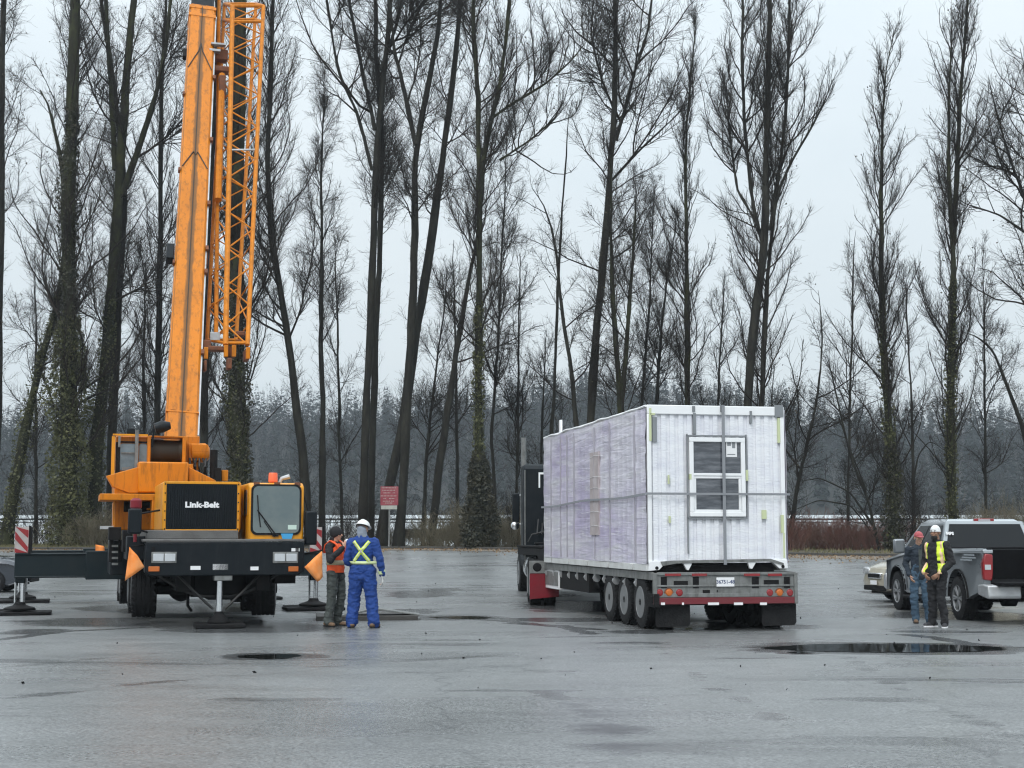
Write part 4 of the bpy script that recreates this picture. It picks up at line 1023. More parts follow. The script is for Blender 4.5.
m = MB(); cbox(m, 188, 192.5, 464, 486, 3.6, 3.9); cbox(m, 222, 228, 470, 481, 4.0, 4.2); m.build('rust_bracket', M['orange2'], cr, bevel=.01)
m = MB(); cbox(m, 186, 199, 436, 470, 4.4, 5.3); m.build('boom_pivot_plate', M['orange'], cr, bevel=.015)

# ---- the boom, tilted away from the camera
B0 = CF.loc(at(180.5, 452, 30.2)); B1 = CF.loc(at(203, 5, 37.0))
bd_ = (B1 - B0).normalized(); BL = (B1 - B0).length
bx_ = Vector((1, 0, 0)); bx_ = (bx_ - bd_ * bx_.dot(bd_)).normalized(); by_ = bd_.cross(bx_) * -1  # away from viewer / down
if by_.y < 0: by_ = -by_
def bw(x, y, z): return B0 + bx_ * x + by_ * y + bd_ * z
def bprism(m, prof, z0, z1):
    n = len(prof); vs = [bw(p[0], p[1], z0) for p in prof] + [bw(p[0], p[1], z1) for p in prof]
    m.add(vs, [tuple(range(n))[::-1], tuple(range(n, 2 * n))] + [(i, (i + 1) % n, n + (i + 1) % n, n + i) for i in range(n)])
def bbox(m, x0_, x1_, y0_, y1_, z0_, z1_): bprism(m, [(x0_, y0_), (x1_, y0_), (x1_, y1_), (x0_, y1_)], z0_, z1_)
hwid = .335
prof = [(-hwid, .05), (-hwid + .05, 0), (hwid - .05, 0), (hwid, .05), (hwid, .62), (.16, .86), (-.16, .86), (-hwid, .62)]
def boompaint():
    m = M['orange'].copy(); m.name = 'boom paint with grease streak'
    nt = m.node_tree; N = nt.nodes; L = nt.links; b = N['Principled BSDF']
    src = b.inputs['Base Color'].links[0].from_socket
    uv = N.new('ShaderNodeAttribute'); uv.attribute_name = 'across'
    ab = N.new('ShaderNodeMath'); ab.operation = 'ABSOLUTE'; L.new(uv.outputs['Fac'], ab.inputs[0])
    tc = N.new('ShaderNodeTexCoord'); mp = N.new('ShaderNodeMapping'); mp.inputs['Scale'].default_value = (3, 3, .35); L.new(tc.outputs['Object'], mp.inputs[0])
    nz = N.new('ShaderNodeTexNoise'); nz.inputs['Scale'].default_value = 1.5; nz.inputs['Detail'].default_value = 5; L.new(mp.outputs[0], nz.inputs[0])
    mm = N.new('ShaderNodeMath'); mm.operation = 'MULTIPLY_ADD'; mm.inputs[1].default_value = -.34; L.new(nz.outputs[0], mm.inputs[0]); L.new(ab.outputs[0], mm.inputs[2])
    rp = N.new('ShaderNodeValToRGB'); rp.color_ramp.elements[0].position = 0; rp.color_ramp.elements[0].color = (.8, .8, .8, 1)
    rp.color_ramp.elements[1].position = .10; rp.color_ramp.elements[1].color = (0, 0, 0, 1); L.new(mm.outputs[0], rp.inputs[0])
    mx = N.new('ShaderNodeMix'); mx.data_type = 'RGBA'; L.new(rp.outputs[0], mx.inputs[0]); L.new(src, mx.inputs[6]); mx.inputs[7].default_value = (.14, .07, .02, 1)
    L.new(mx.outputs[2], b.inputs['Base Color'])
    return m
M['boom'] = boompaint()
m = MB(); 
# the section as a fine strip mesh so the paint can carry the grease streak across its width
nz_ = 40
P8 = [(-hwid, .05), (-hwid + .05, 0)] + [(x, 0) for x in np.linspace(-hwid + .12, hwid - .12, 7)] + [(hwid - .05, 0), (hwid, .05), (hwid, .62), (.16, .86), (-.16, .86), (-hwid, .62)]
vs = []; n8 = len(P8)
for k in range(nz_ + 1):
    for p in P8: vs.append(bw(p[0], p[1], BL * k / nz_ - .35 * (k == 0)))
fs = [(k * n8 + i, k * n8 + (i + 1) % n8, (k + 1) * n8 + (i + 1) % n8, (k + 1) * n8 + i) for k in range(nz_) for i in range(n8)]
fs += [tuple(range(n8))[::-1], tuple(nz_ * n8 + i for i in range(n8))]
m.add(vs, fs)
boom = m.build('boom', M['boom'], cr, smooth=30)
at_ = boom.data.attributes.new('across', 'FLOAT', 'POINT')
at_.data.foreach_set('value', np.array([(p[0] / hwid if p[1] < .01 else 1.0) for _ in range(nz_ + 1) for p in P8], np.float32))
m = MB(); inn = [(p[0] * .86, p[1] * .86 + .06) for p in prof]; bprism(m, inn, BL - .2, BL + 9.5); m.build('inner_boom_section', M['black'], boom)
m = MB()
for zz in (.05, .35): bbox(m, -hwid - .012, hwid + .012, -.012, .66, BL - zz - .10, BL - zz)
bbox(m, -hwid - .01, hwid + .01, -.010, .6, 1.0, 1.04); bbox(m, -.25, -.14, -.012, 0, 1.05, 2.1); bbox(m, .10, .13, -.012, 0, 1.05, 2.1)
m.build('boom_collar', M['orange'], boom)
def bline(m, q, r=.012, y=-.014): m.tube([bw(a, y, b_) for a, b_ in q], r, 6)
m = MB()
for zc in (BL * .865, BL * .61):
    s_ = .55 if zc > BL * .7 else .42
    bline(m, [(-hwid + .04, zc - s_), (-.05, zc + .1), (-.0, zc + .4 * (s_ > .5))], .014); bline(m, [(hwid - .04, zc - s_), (.05, zc + .1), (.0, zc + .4 * (s_ > .5))], .014)
bline(m, [(-.01, .3), (-.01, BL - .1)], .010, -.03)
m.build('hoist_rope', M['rope'], boom)
m = MB()
for k in range(26):
    zz = .8 + k * (BL - 1.2) / 26
    m.add(*(lambda q: (q.v, q.f))(MB().lathe([(-.012, .02), (.012, .02)], bw(-hwid - .01, .1, zz), 'x', 6)))
    m.add(*(lambda q: (q.v, q.f))(MB().lathe([(-.012, .02), (.012, .02)], bw(hwid + .01, .1, zz), 'x', 6)))
bbox(m, hwid, hwid + .035, .08, .12, .5, BL - .3)
m.build('boom_side_pipe', M['steel'], boom)
m = MB()
for k in (2.6, 4.9, 5.6, 7.0, 9.1, 11.3): bbox(m, hwid, hwid + .07, .0, .14, k, k + .12)
for k in (5.1, 8.0, 10.6): bbox(m, -hwid - .05, -hwid, .0, .12, k, k + .10)
m.build('pin_lug', M['rust'], boom, bevel=.005)
zb2 = (bw(0, 0, 0)); t_ = .452
m = MB(); c_ = CF.loc(at(166.5, 261, 33.1)); zz = (c_ - B0).dot(bd_); bbox(m, -hwid - .20, -hwid - .03, .05, .30, zz - .22, zz + .22); m.build('work_lamp', M['black'], boom, bevel=.02)
m = MB(); c_ = CF.loc(at(187, 48, 36)); zz = (c_ - B0).dot(bd_); bbox(m, -hwid - .10, -hwid - .01, .05, .2, zz - .2, zz + .1); m.build('rope_guide', M['chassis'], boom, bevel=.01)
# lift cylinder under the boom
m = MB(); m.tube([B0 + Vector((0, 1.8, -1.9)), bw(0, .95, 5.2)], .17, 16); m.build('lift_cylinder', M['orange2'], boom)

# ---- the stowed lattice jib along the boom's right side
def jp(px, py, dep):
    """point on the jib plane: dep metres in front (-) or behind the boom's face at that height"""
    o = B0
    # intersect the pixel ray with the plane through the boom face
    c = CF.loc(Vector((0, 0, CZ))); d = CF.loc(Vector((0, 0, CZ)) + ray(px, py)) - c
    n = by_; t = ((o + n * dep) - c).dot(n) / d.dot(n); return c + d * t
JT, JB = 6, 345
def chord(xt, xb, yt, yb, dep): return (jp(xt, yt, dep), jp(xb, yb, dep))
cFM = chord(232.5, 225.5, JT, JB, .05); cFR = chord(263.5, 247.5, JT, JB, .05)
cBL = chord(224.5, 207, 4, 342, .75); cBR = chord(256, 236, 4, 342, .75)
m = MB()
for (a, b_), r in ((cFM, .062), (cFR, .052), (cBL, .045), (cBR, .045)): m.tube([a, b_], r, 10)
jib = m.build('lattice_jib', M['orange2'], cr)
m = MB(); NB = 15
def lace(ca, cb, r, n=NB, ph=0):
    for k in range(n):
        a0, a1 = k / n, (k + 1) / n
        p = ca[0].lerp(ca[1], a0) if (k + ph) % 2 else cb[0].lerp(cb[1], a0)
        q = cb[0].lerp(cb[1], a1) if (k + ph) % 2 else ca[0].lerp(ca[1], a1)
        m.tube([p, q], r, 6, cap=False)
lace(cFM, cFR, .021, 20); lace(cBL, cBR, .017, 22, 1); lace(cFM, cBL, .018, 24); lace(cFR, cBR, .017, 19, 1)
for t in (0.0, .055, .995):
    for (a, b_) in ((cFM, cFR), (cBL, cBR), (cFM, cBL), (cFR, cBR)): m.tube([a[0].lerp(a[1], t), b_[0].lerp(b_[1], t)], .045 if t < .5 else .035, 8)
m.build('lacing', M['orange2'], jib)
m = MB()
for t, a, b_ in ((.47, cFM, cFR), (.62, cBL, cFM)): m.tube([a[0].lerp(a[1], t), b_[0].lerp(b_[1], t)], .028, 8)
q = jp(215, 44, -.05); m.box(q.x - .10, q.x + .28, q.y - .05, q.y + .15, q.z - .02, q.z + .03); m.box(q.x - .14, q.x + .14, q.y - .05, q.y + .15, q.z - .20, q.z - .14)
q = jp(215.5, 335, .3); m.box(q.x - .12, q.x + .10, q.y - .03, q.y, q.z - .12, q.z + .06)
m.build('bright_bracket', M['steel'], jib, bevel=.006)
m = MB()
for px, py, a, b_ in ((221, 56, .16, .14), (220, 70, .22, .07), (222, 88, .08, .30), (204, 258, .08, .2), (206, 345, .10, .10), (216, 349, .20, .05), (230, 352, .12, .12), (229, 364, .05, .12), (246, 356, .05, .12), (205, 366, .03, .12), (240, 334, .10, .05)):
    q = jp(px, py, .3); m.box(q.x - a, q.x + a, q.y - .15, q.y + .2, q.z - b_, q.z + b_)
m.build('hanging_bracket', M['rust'], jib, bevel=.02)
m = MB()
for px, py in ((206, 350), (226, 348), (234, 348), (248, 350)):
    q = jp(px, py, .05); m.box(q.x - .045, q.x + .045, q.y - .05, q.y + .05, q.z - .20, q.z + .06)
m.build('fork_end', M['orange2'], jib, bevel=.01)
m = MB(); m.tube([jp(219, 0, .5), jp(216, 340, .5)], .05, 8); m.tube([jp(222, 75, .3), jp(218, 200, .3)], .09, 8); m.build('inner_strut', M['orange2'], jib)
# ------------------------------------------------------------------ trailer
TF = Frame(2.366, 24.5, 10.9)
T = TF.at
TW = 2.55
tl = thing('flatbed_trailer', 'grey drop-deck trailer with three close axles, carrying the wrapped container', 'trailer', (TF.o.x, TF.o.y, 0), TF.a)
def tbox(m, px0, px1, py0, py1, y0, y1):
    x0, z1 = T(px0, py0, y0); x1, z0 = T(px1, py1, y0); return m.box(x0, x1, y0, y1, z0, z1)
DZ = .965
m = MB(); m.box(.02, TW - .02, .03, 9.4, DZ - .05, DZ); m.build('deck', M['wetwood'], tl)
m = MB()
for xx in (0, TW - .03):
    m.box(xx, xx + .03, .04, 9.4, DZ - .12, DZ + .012)
m.build('side_rail', M['gal'], tl, bevel=.004)
m = MB()
for xx in (.55, TW - .70): m.box(xx, xx + .15, .1, 9.4, .52, DZ - .06)
for k in range(15): m.box(.05, TW - .05, .35 + k * .62, .42 + k * .62, DZ - .16, DZ - .055)
m.build('frame_rails', M['chassis'], tl)
m = MB()
for k in range(11):
    y = 1.1 + k * .74; m.lathe([(0, .05), (.13, .05)], (.05, y, DZ - .20), 'y', 8); m.box(.03, .05, y - .02, y + .15, DZ - .26, DZ - .12); m.lathe([(0, .075), (.02, .075)], (.05, y - .03, DZ - .2), 'y', 10)
m.build('strap_winches', M['steel'], tl)
m = MB(); m.tube([(.25, 4.2, .66), (.25, 6.6, .66)], .13, 12); m.box(.30, .6, 3.6, 8.2, .48, .85); m.box(TW - .5, TW - .15, 4.0, 8.0, .5, .85); m.build('air_tank', M['chassis'], tl)
# tail panel
a, z1 = T(653, 573.5, 0); b_, z0 = T(796, 604, .0)
z0 = .44
m = MB(); m.box(.0, TW, .0, .05, .62, DZ - .035); m.box(.0, .06, -.03, .0, .44, DZ); m.box(TW - .06, TW, -.03, 0, .44, DZ); m.box(0.06, TW - .06, -.03, 0, DZ - .035, DZ + .012)
m.box(.06, TW - .06, -.02, .0, .735, .765); m.box(.06, TW - .06, -.02, .0, .56, .625)
tp = m.build('tail_panel', M['gal'], tl, bevel=.006)
m = MB()
for px0, px1, py0, py1 in ((661, 667, 577, 588), (674, 688, 581, 586), (693, 699, 577, 588), (752, 759, 577, 588), (764, 779, 580, 586), (784, 790, 577, 588), (703, 710, 590, 594), (717, 718, 590, 592)):
    tbox(m, px0, px1, py0, py1, -.012, -.0)
m.build('stake_pocket', M['chassis'], tp)
m = MB()
for px0, px1 in ((665, 681), (692, 707), (744, 760), (768, 782)): tbox(m, px0, px1, 573.6, 576, -.036, -.031)
m.build('red_reflector', M['redlens'], tp)
m = MB(); tbox(m, 716.5, 734.5, 577.5, 586.5, -.03, -.022); npl = m.build('number_plate', M['white'], tp, bevel=.003)
M['blueink'] = mat('number plate ink', (.05, .07, .16), .5)
nx_, nz_p = T(725.5, 582, -.03); text('plate_number', '36751-48', .085, M['blueink'], npl, (nx_, -.031, nz_p), (R(90), 0, 0), .001, .002)
for px, c in ((659.8, 'redlens'), (669.2, 'amber'), (679.6, 'redlens'), (770, 'redlens'), (779.8, 'amber'), (790, 'redlens')):
    x, z = T(px, 592.8, -.02)
    m = MB(); m.lathe([(-.012, .078), (0, .082)], (x, 0, z), 'y', 20); o = m.build('tail_light', M['rust'] if c == 'amber' else M['gal'], tp)
    m = MB(); m.lathe([(-.035, .02), (-.032, .045), (-.018, .060), (-.013, .062)], (x, 0, z), 'y', 20); m.build('lens', M[c], o)
m = MB(); m.box(.0, TW, -.02, .08, .445, .555); bb = m.build('bumper_bar', M['maroon'], tl, bevel=.006)
m = MB()
for px0, px1 in ((661, 665), (682, 684), (708, 719), (734, 743), (760, 767)): tbox(m, px0, px1, 602.5, 605, -.026, -.021)
m.build('white_reflector', M['white'], bb)
for (a, b_) in ((656, 690), (762, 796)):
    m = MB(); xa, _ = T(a, 600, .1); xb, _ = T(b_, 600, .1)
    m.prism([(xa, .45), (xb, .45), (xb + .005, .12), (xb - .03, .07), (xa + .02, .06), (xa - .005, .11)], 'y', .11, .122); m.build('mud_flap', M['rubber'], tl)
for k, yy in enumerate((.85, 1.9, 2.95)):
    MB().lathe([(-1.0, .065), (1.0, .065)], (TW / 2, yy, .45), 'x', 12).build('axle', M['chassis'], tl)
    wheel(tl, .14, yy, .45, .45, .26, -1, dual=True, rim='rimal'); wheel(tl, TW - .14, yy, .45, .45, .26, 1, dual=True, rim='rimal')
m = MB()
for yy in (.85, 1.9, 2.95): m.box(.62, .72, yy - .4, yy + .3, .30, .5); m.box(TW - .72, TW - .62, yy - .4, yy + .3, .30, .5)
m.box(.0, .09, -.05, .35, .40, .62); m.box(-.03, 0.0, .0, .12, .46, .58); m.build('suspension', M['chassis'], tl)
# white side locker and gooseneck
lx0, lz1 = T(546.5, 571.5, 7.6); lx1, lz0 = T(558.5, 590, 7.6)
m = MB(); m.box(.03, .5, 7.3, 8.9, .42, .86); tb_ = m.build('side_locker', M['white'], tl, bevel=.015)
m = MB(); m.box(.02, .03, 7.36, 8.84, .50, .80); m.box(.14, .34, 7.285, 7.30, .66, .72); m.build('locker_door', M['gal'], tb_)
m = MB(); m.box(.03, .42, 4.6, 7.2, .46, .84); m.build('side_guard', M['chassis'], tl, bevel=.01)
m = MB(); m.prism([(9.2, .5), (9.4, .5), (10.0, 1.12), (12.4, 1.12), (12.4, 1.30), (9.2, 1.30)], 'x', .12, TW - .12); m.box(.10, TW - .10, 9.35, 12.4, 1.305, 1.35); gn = m.build('gooseneck', M['chassis'], tl, bevel=.01)

# ------------------------------------------------------------------ the wrapped container
cont = thing('wrapped_container', 'white corrugated container with a window, film-wrapped and strapped on the trailer', 'container', (0, 0, 0), 0)
cx0, cz_ = T(648.5, 568, .2); cx1, _ = T(787, 568, .2)
cb = TF.o + TF.ax * cx0 + TF.ay * .2
cont.location = (cb.x, cb.y, DZ + .015); cont.rotation_euler = (0, 0, TF.a)
CWd, CL, CH = cx1 - cx0, 8.3, 2.84
M['panel'] = mat('white corrugated panel under film', (.80, .81, .84), .33, col2=(.66, .67, .74), scale=1.6, stretch=(1, 1, 3), coat=.5, bump=.35, bscale=14)
M['rim'] = mat('white steel frame', (.82, .83, .84), .4, dirt=.1, dirtcol=(.5, .5, .5))
M['cframe'] = mat('off-white base frame', (.62, .63, .62), .5, dirt=.3, dirtcol=(.25, .24, .22), scale=3)
M['tapegreen'] = mat('yellow-green tape', (.55, .60, .36), .5)
M['tapegrey'] = mat('grey tape', (.22, .235, .25), .45, dirt=.2)
M['strap'] = mat('grey ratchet strap', (.24, .25, .27), .7, bump=.3, bscale=90)
M['brown'] = mat('brown board seen through film', (.42, .36, .36), .4, col2=(.58, .53, .54), scale=3, coat=.3)
def wrapmat():
    m = bpy.data.materials.new('crinkled white shrink wrap'); m.use_nodes = True
    nt = m.node_tree; N = nt.nodes; L = nt.links; b = N['Principled BSDF']
    tc = N.new('ShaderNodeTexCoord')
    def nz(scale, st, det=5, dist=0):
        mp = N.new('ShaderNodeMapping'); mp.inputs['Scale'].default_value = st; L.new(tc.outputs['Object'], mp.inputs[0])
        n = N.new('ShaderNodeTexNoise'); n.inputs['Scale'].default_value = scale; n.inputs['Detail'].default_value = det; n.inputs['Distortion'].default_value = dist; L.new(mp.outputs[0], n.inputs[0]); return n.outputs[0]
    def rp(s, a, b__, ca, cb_):
        r = N.new('ShaderNodeValToRGB'); r.color_ramp.elements[0].position = a; r.color_ramp.elements[1].position = b__; r.color_ramp.elements[0].color = (*ca, 1); r.color_ramp.elements[1].color = (*cb_, 1); L.new(s, r.inputs[0]); return r.outputs[0]
    # printed lilac foil beneath, milky film above
    a = rp(nz(.5, (1, .7, 1.6)), .40, .62, (.68, .65, .74), (.52, .46, .64))
    a2 = N.new('ShaderNodeMix'); a2.data_type = 'RGBA'; L.new(a, a2.inputs[6]); a2.inputs[7].default_value = (.76, .75, .77, 1)
    L.new(rp(nz(1.1, (1, .5, 3.0), 6, 1.0), .45, .75, (0, 0, 0), (.8, .8, .8)), a2.inputs[0])
    st = rp(nz(2.0, (1, .22, 7.0), 5, .7), .62, .70, (0, 0, 0), (.75, .75, .75))
    a3 = N.new('ShaderNodeMix'); a3.data_type = 'RGBA'; L.new(st, a3.inputs[0]); L.new(a2.outputs[2], a3.inputs[6]); a3.inputs[7].default_value = (.90, .90, .92, 1)
    L.new(a3.outputs[2], b.inputs['Base Color']); b.inputs['Roughness'].default_value = .28; b.inputs['Coat Weight'].default_value = .6; b.inputs['Coat Roughness'].default_value = .12
    bp = N.new('ShaderNodeBump'); bp.inputs['Strength'].default_value = .55; bp.inputs['Distance'].default_value = .04
    L.new(nz(2.4, (1, .35, 5.0), 7, .8), bp.inputs['Height']); L.new(bp.outputs[0], b.inputs['Normal'])
    return m
M['wrap'] = wrapmat()
# frame: corner posts, top and bottom rails
m = MB()
m.box(0, CWd, .0, .10, CH - .16, CH); m.box(0, CWd, CL - .1, CL, CH - .16, CH); m.box(0, .07, .1, CL - .1, CH - .12, CH); m.box(CWd - .07, CWd, .1, CL - .1, CH - .12, CH)
for x in (0, CWd - .075):
    for y in (0, CL - .10): m.box(x, x + .075, y, y + .10, .15, CH - .16)
m.box(.05, CWd - .05, .1, CL - .1, CH - .05, CH - .02)
fr = m.build('frame', M['rim'], cont, bevel=.012)
# end wall, ribbed
m = MB(); prof = []; x = .075; 
ribs = 15; st_ = (CWd - .15) / ribs
pts_ = [(.075, .06)]
for k in range(ribs):
    a = .075 + k * st_; pts_ += [(a + st_ * .12, .055), (a + st_ * .18, .028), (a + st_ * .70, .028), (a + st_ * .76, .055)]
pts_ += [(CWd - .075, .055), (CWd - .075, .12), (.075, .12)]
m.prism(pts_, 'z', .15, CH - .16)
ew = m.build('end_wall', M['panel'], cont, smooth=20)
def CL_(px, py, yl=.2): 
    x, z = T(px, py, yl); return x - cx0, z - DZ - .015
# window
fx0, fz1 = CL_(686.5, 435); fx1, fz0 = CL_(747.5, 518.5)
def ringbox(m, xa, xb, za, zb_, w_, ya, yb):
    m.box(xa, xb, ya, yb, zb_ - w_, zb_).box(xa, xb, ya, yb, za, za + w_).box(xa, xa + w_, ya, yb, za + w_, zb_ - w_).box(xb - w_, xb, ya, yb, za + w_, zb_ - w_)
m = MB(); ringbox(m, fx0 + .04, fx1 - .03, fz0 + .03, fz1 - .04, .075, -.03, .05)
wf = m.build('window', M['rim'], cont, bevel=.008)
m = MB(); m.box(fx0, fx0 + .018, -.012, .027, fz0 - .6, fz1 + .02); m.box(fx1 - .012, fx1 + .006, -.012, .027, fz0 + .02, fz1 + .02); m.box(fx0, fx1, -.012, .027, fz1 - .02, fz1 + .004); m.box(fx0, fx1, -.012, .027, fz0 - .01, fz0 + .018)
m.build('window_trim', M['tapegrey'], wf)
gx0_, gz1_ = CL_(692, 438.5); gx1_, gz0_ = CL_(742, 473.5); mzz = (gz1_ + gz0_) / 2
m = MB(); m.box(fx0 + .11, fx1 - .10, -.022, .03, gz0_ - .045, gz0_ + .0); ringbox(m, fx0 + .115, fx1 - .105, fz0 + .105, gz0_ - .046, .045, -.010, .03); m.build('sash', M['rim'], wf, bevel=.006)
M['win'] = mat('window glass with painted reflections', (.055, .062, .075), .07, col2=(.18, .19, .21), scale=2.4, stretch=(1, 1, 6), spec=.8)  # paler bands are reflections painted into the pane colour
m = MB(); m.box(fx0 + .115, fx1 - .105, .008, .016, gz0_ + .0, fz1 - .115); m.box(fx0 + .16, fx1 - .15, .010, .02, fz0 + .15, gz0_ - .091); m.build('pane', M['win'], wf)
m = MB(); a, b_ = CL_(726, 440); c, d = CL_(737, 457); m.box(a, c, .000, .007, d, b_); pt = m.build('paper_label', M['white'], wf)
m = MB(); e_ = (a + c) / 2; m.box(a + .02, e_ - .01, -.002, -.0002, b_ - .10, b_ - .04); m.box(e_ + .01, c - .03, -.002, -.0002, b_ - .14, b_ - .03); m.box(a + .02, c - .03, -.002, -.0002, d + .035, d + .05); m.build('label_print', M['tapegrey'], pt)
# side wall wrap: a grid pressed over hidden ribs, with sagging film
def wrapwall(name, x, sgn, y0, y1, z0, z1, ny=240, nz__=84, amp=.013):
    ys_ = np.linspace(y0, y1, ny); zs_ = np.linspace(z0, z1, nz__); vs = []
    for y in ys_:
        rib = .012 * max(0, math.cos((y * 2 * math.pi / .31))) ** 2
        for z in zs_:
            d = amp * noise.fractal(Vector((y * 1.0, z * 4.5, 3.1)), 1.0, 2.0, 4) + rib * .4 + .014 * noise.noise(Vector((y * .5, z * .8, 9)))
            e = min(z - z0, z1 - z) ; ed = min(y - y0, y1 - y)
            if z > z1 - .001: zz = z + .03 * noise.noise(Vector((y * 1.7, 0, 7)))
            else: zz = z
            vs.append((x + sgn * (max(-.02, d) + .02), y, zz))
    i = np.arange(ny - 1)[:, None] * nz__ + np.arange(nz__ - 1)[None]
    f = np.stack([i, i + nz__, i + nz__ + 1, i + 1], -1).reshape(-1, 4)
    me = np_mesh(name, np.array(vs), f); me.materials.append(M['wrap']); return link(name, me, cont)
sw = wrapwall('side_wrap', 0, -1, .012, CL - .01, .13, CH - .05)
wrapwall('side_wrap', CWd, 1, .012, CL - .01, .13, CH - .05, 120, 40)
m = MB(); m.box(.015, CWd - .015, .125, CL - .1, .15, CH - .06); m.build('inner_walls', M['cframe'], cont)
# film folded over the top edge
m = MB(); P = []
for k in range(60):
    y = .02 + (CL - .04) * k / 59
    P.append((-.015 + .01 * noise.noise(Vector((y * 3, 1, 1))), y, CH - .02 + .028 * noise.noise(Vector((y * 1.4, 5, 2))) - .012 * abs(math.sin(y * 1.1))))
m.tube(P, .022, 6); m.build('film_fold', M['rim'], sw)
# dark seams showing through the film
def side_y(px, py=500):
    """local y on the long side at a pixel column"""
    lo, hi = 0, CL + .3
    for _ in range(40):
        y = (lo + hi) / 2; w_ = TF.o + TF.ax * cx0 + TF.ay * (y + .2); X = 512 + FPX * w_.x / (w_.y * math.cos(PITCH) + (2.2 - CZ) * math.sin(PITCH))
        if X > px: lo = y
        else: hi = y
    return y
m = MB()
for px in (553, 562.5, 569, 576, 596.5, 612, 637):
    y = side_y(px); m.box(-.056, -.03, y - .004, y + .004, .16, CH - .13)
m.build('wall_seam', mat('seam seen through film', (.36, .35, .39), .5), sw)
ya, yb = side_y(601), side_y(592.5)
m = MB(); m.box(-.052, -.02, ya, yb, .62, 2.22); m.build('brown_board', M['brown'], sw)
m = MB()
for k in range(5):
    zz = (.78, 1.05, 1.5, 1.72, 2.12)[k]; m.tube([(-.056, ya - .3 + .1 * math.sin(k * 3), zz), (-.060, (ya + yb) / 2, zz + .03), (-.056, yb + .35 * (1 + k % 2), zz - .02 + .02 * math.sin(k))], .0035, 5)
m.build('film_crease', M['rim'], sw)
# base frame: side rail with fork pockets, end arch with white wedges
m = MB(); m.box(-.02, .10, .06, CL, .012, .13); m.box(CWd - .10, CWd + .02, .06, CL, .012, .13)
for k in range(5):
    y = .9 + k * 1.65; m.box(-.035, -.021, y, y + .16, .02, .125)
bs = m.build('base_rail', M['cframe'], cont, bevel=.008)
def cpts(l): return [CL_(*q) for q in l]
m = MB()
m.prism(cpts([(649, 561), (667, 561), (659, 570), (649, 571)]), 'y', -.02, .1)
m.prism(cpts([(769, 559), (787, 559.5), (787.5, 568.5), (779, 568.5)]), 'y', -.02, .1)
m.prism(cpts([(683, 563), (692, 563.3), (688.5, 570.3), (686.5, 570)]), 'y', -.018, .05)
m.prism(cpts([(747.5, 561.6), (756.5, 561.2), (752, 569), (749.5, 568.6)]), 'y', -.018, .05)
m.build('base_foot', M['rim'], bs, bevel=.006)
m = MB(); m.prism(cpts([(660, 561.5), (674, 560.5), (770, 558.7), (783, 563), (783, 565), (768, 561.4), (676, 563.4), (662, 566)]), 'y', -.035, -.021); m.build('end_sill', M['gal'], bs)
m = MB()
for px, py in ((656.5, 568), (782.5, 566.5)):
    x, z = CL_(px, py); m.lathe([(-.004, .03), (0, .03)], (x, -.021, z), 'y', 12)
m.build('lashing_hole', M['chassis'], bs)
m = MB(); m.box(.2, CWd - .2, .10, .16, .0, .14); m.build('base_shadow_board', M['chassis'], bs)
# straps
sx_, _ = CL_(723.5, 500)
m = MB(); m.box(sx_ - .027, sx_ + .027, -.047, -.040, .12, CH + .01); m.box(sx_ - .027, sx_ + .027, -.047, CL, CH + .003, CH + .012)
hz1 = CL_(650, 493)[1]; 
m.box(-.06, CWd + .06, -.056, -.049, hz1 - .04 + .01, hz1 + .008)
ys2 = np.linspace(-.05, CL, 24)
for a, b_ in zip(ys2[:-1], ys2[1:]):
    f_ = lambda y: hz1 - .02 - .05 * math.sin(max(0, y) * 1.1) * .4 - .015 * max(0, y) * .5
    za, zb_ = f_(a), f_(b_); m.hexa([(-.078, a, za - .02), (-.062, a, za - .02), (-.062, a, za + .02), (-.078, a, za + .02)], [(-.078, b_, zb_ - .02), (-.062, b_, zb_ - .02), (-.062, b_, zb_ + .02), (-.078, b_, zb_ + .02)])
m.build('strap', M['strap'], cont)
m = MB()
for q in ((652.5, 417, 657, 442), (693, 413, 696, 434), (749.5, 411, 752, 423.5), (774.5, 405, 783, 417), (720, 405, 724.5, 412), (692, 406, 695, 412)):
    a, b_ = CL_(q[0], q[1]); c, d = CL_(q[2], q[3]); m.box(a, c, -.006 if q[1] > 412.5 else -.012, .028, d, b_)
m.build('grey_tape', M['tapegrey'], ew)
m = MB()
for q in ((649, 408, 651.5, 441), (650, 413, 655, 415), (668, 475, 669.4, 484), (669, 516, 670.6, 523), (689, 474, 691, 479.5), (745.5, 470, 747.6, 481), (777.5, 418, 780, 443), (762, 510, 766.5, 519), (781, 515, 784, 533), (783, 533, 785, 558)):
    a, b_ = CL_(q[0], q[1]); c, d = CL_(q[2], q[3]); m.box(a, c, -.034 if 688 < q[0] < 750 else -.008, .028, d, b_)
m.build('green_tape', M['tapegreen'], ew)
m = MB(); q = side_y(560.5); m.box(.0, .05, q, q + .14, CH - .02, CH + .26); m.build('lifting_tab', M['white'], cont, bevel=.01)

# ------------------------------------------------------------------ the tractor unit ahead of the trailer
trp = thing('semi_truck', 'black truck tractor ahead of the container, with red mudguards and a tall stack', 'truck')
RF = Frame(.40, 33.0, 1.2)
trp.location = (RF.o.x, RF.o.y, 0); trp.rotation_euler = (0, 0, RF.a)
TR = RF.at
m = MB()
for xx in (.75, 1.55): m.box(xx, xx + .09, .2, 10.2, .72, .98)
m.box(.8, 1.6, 1.2, 2.6, 1.0, 1.12); m.build('chassis', M['chassis'], trp, bevel=.01)
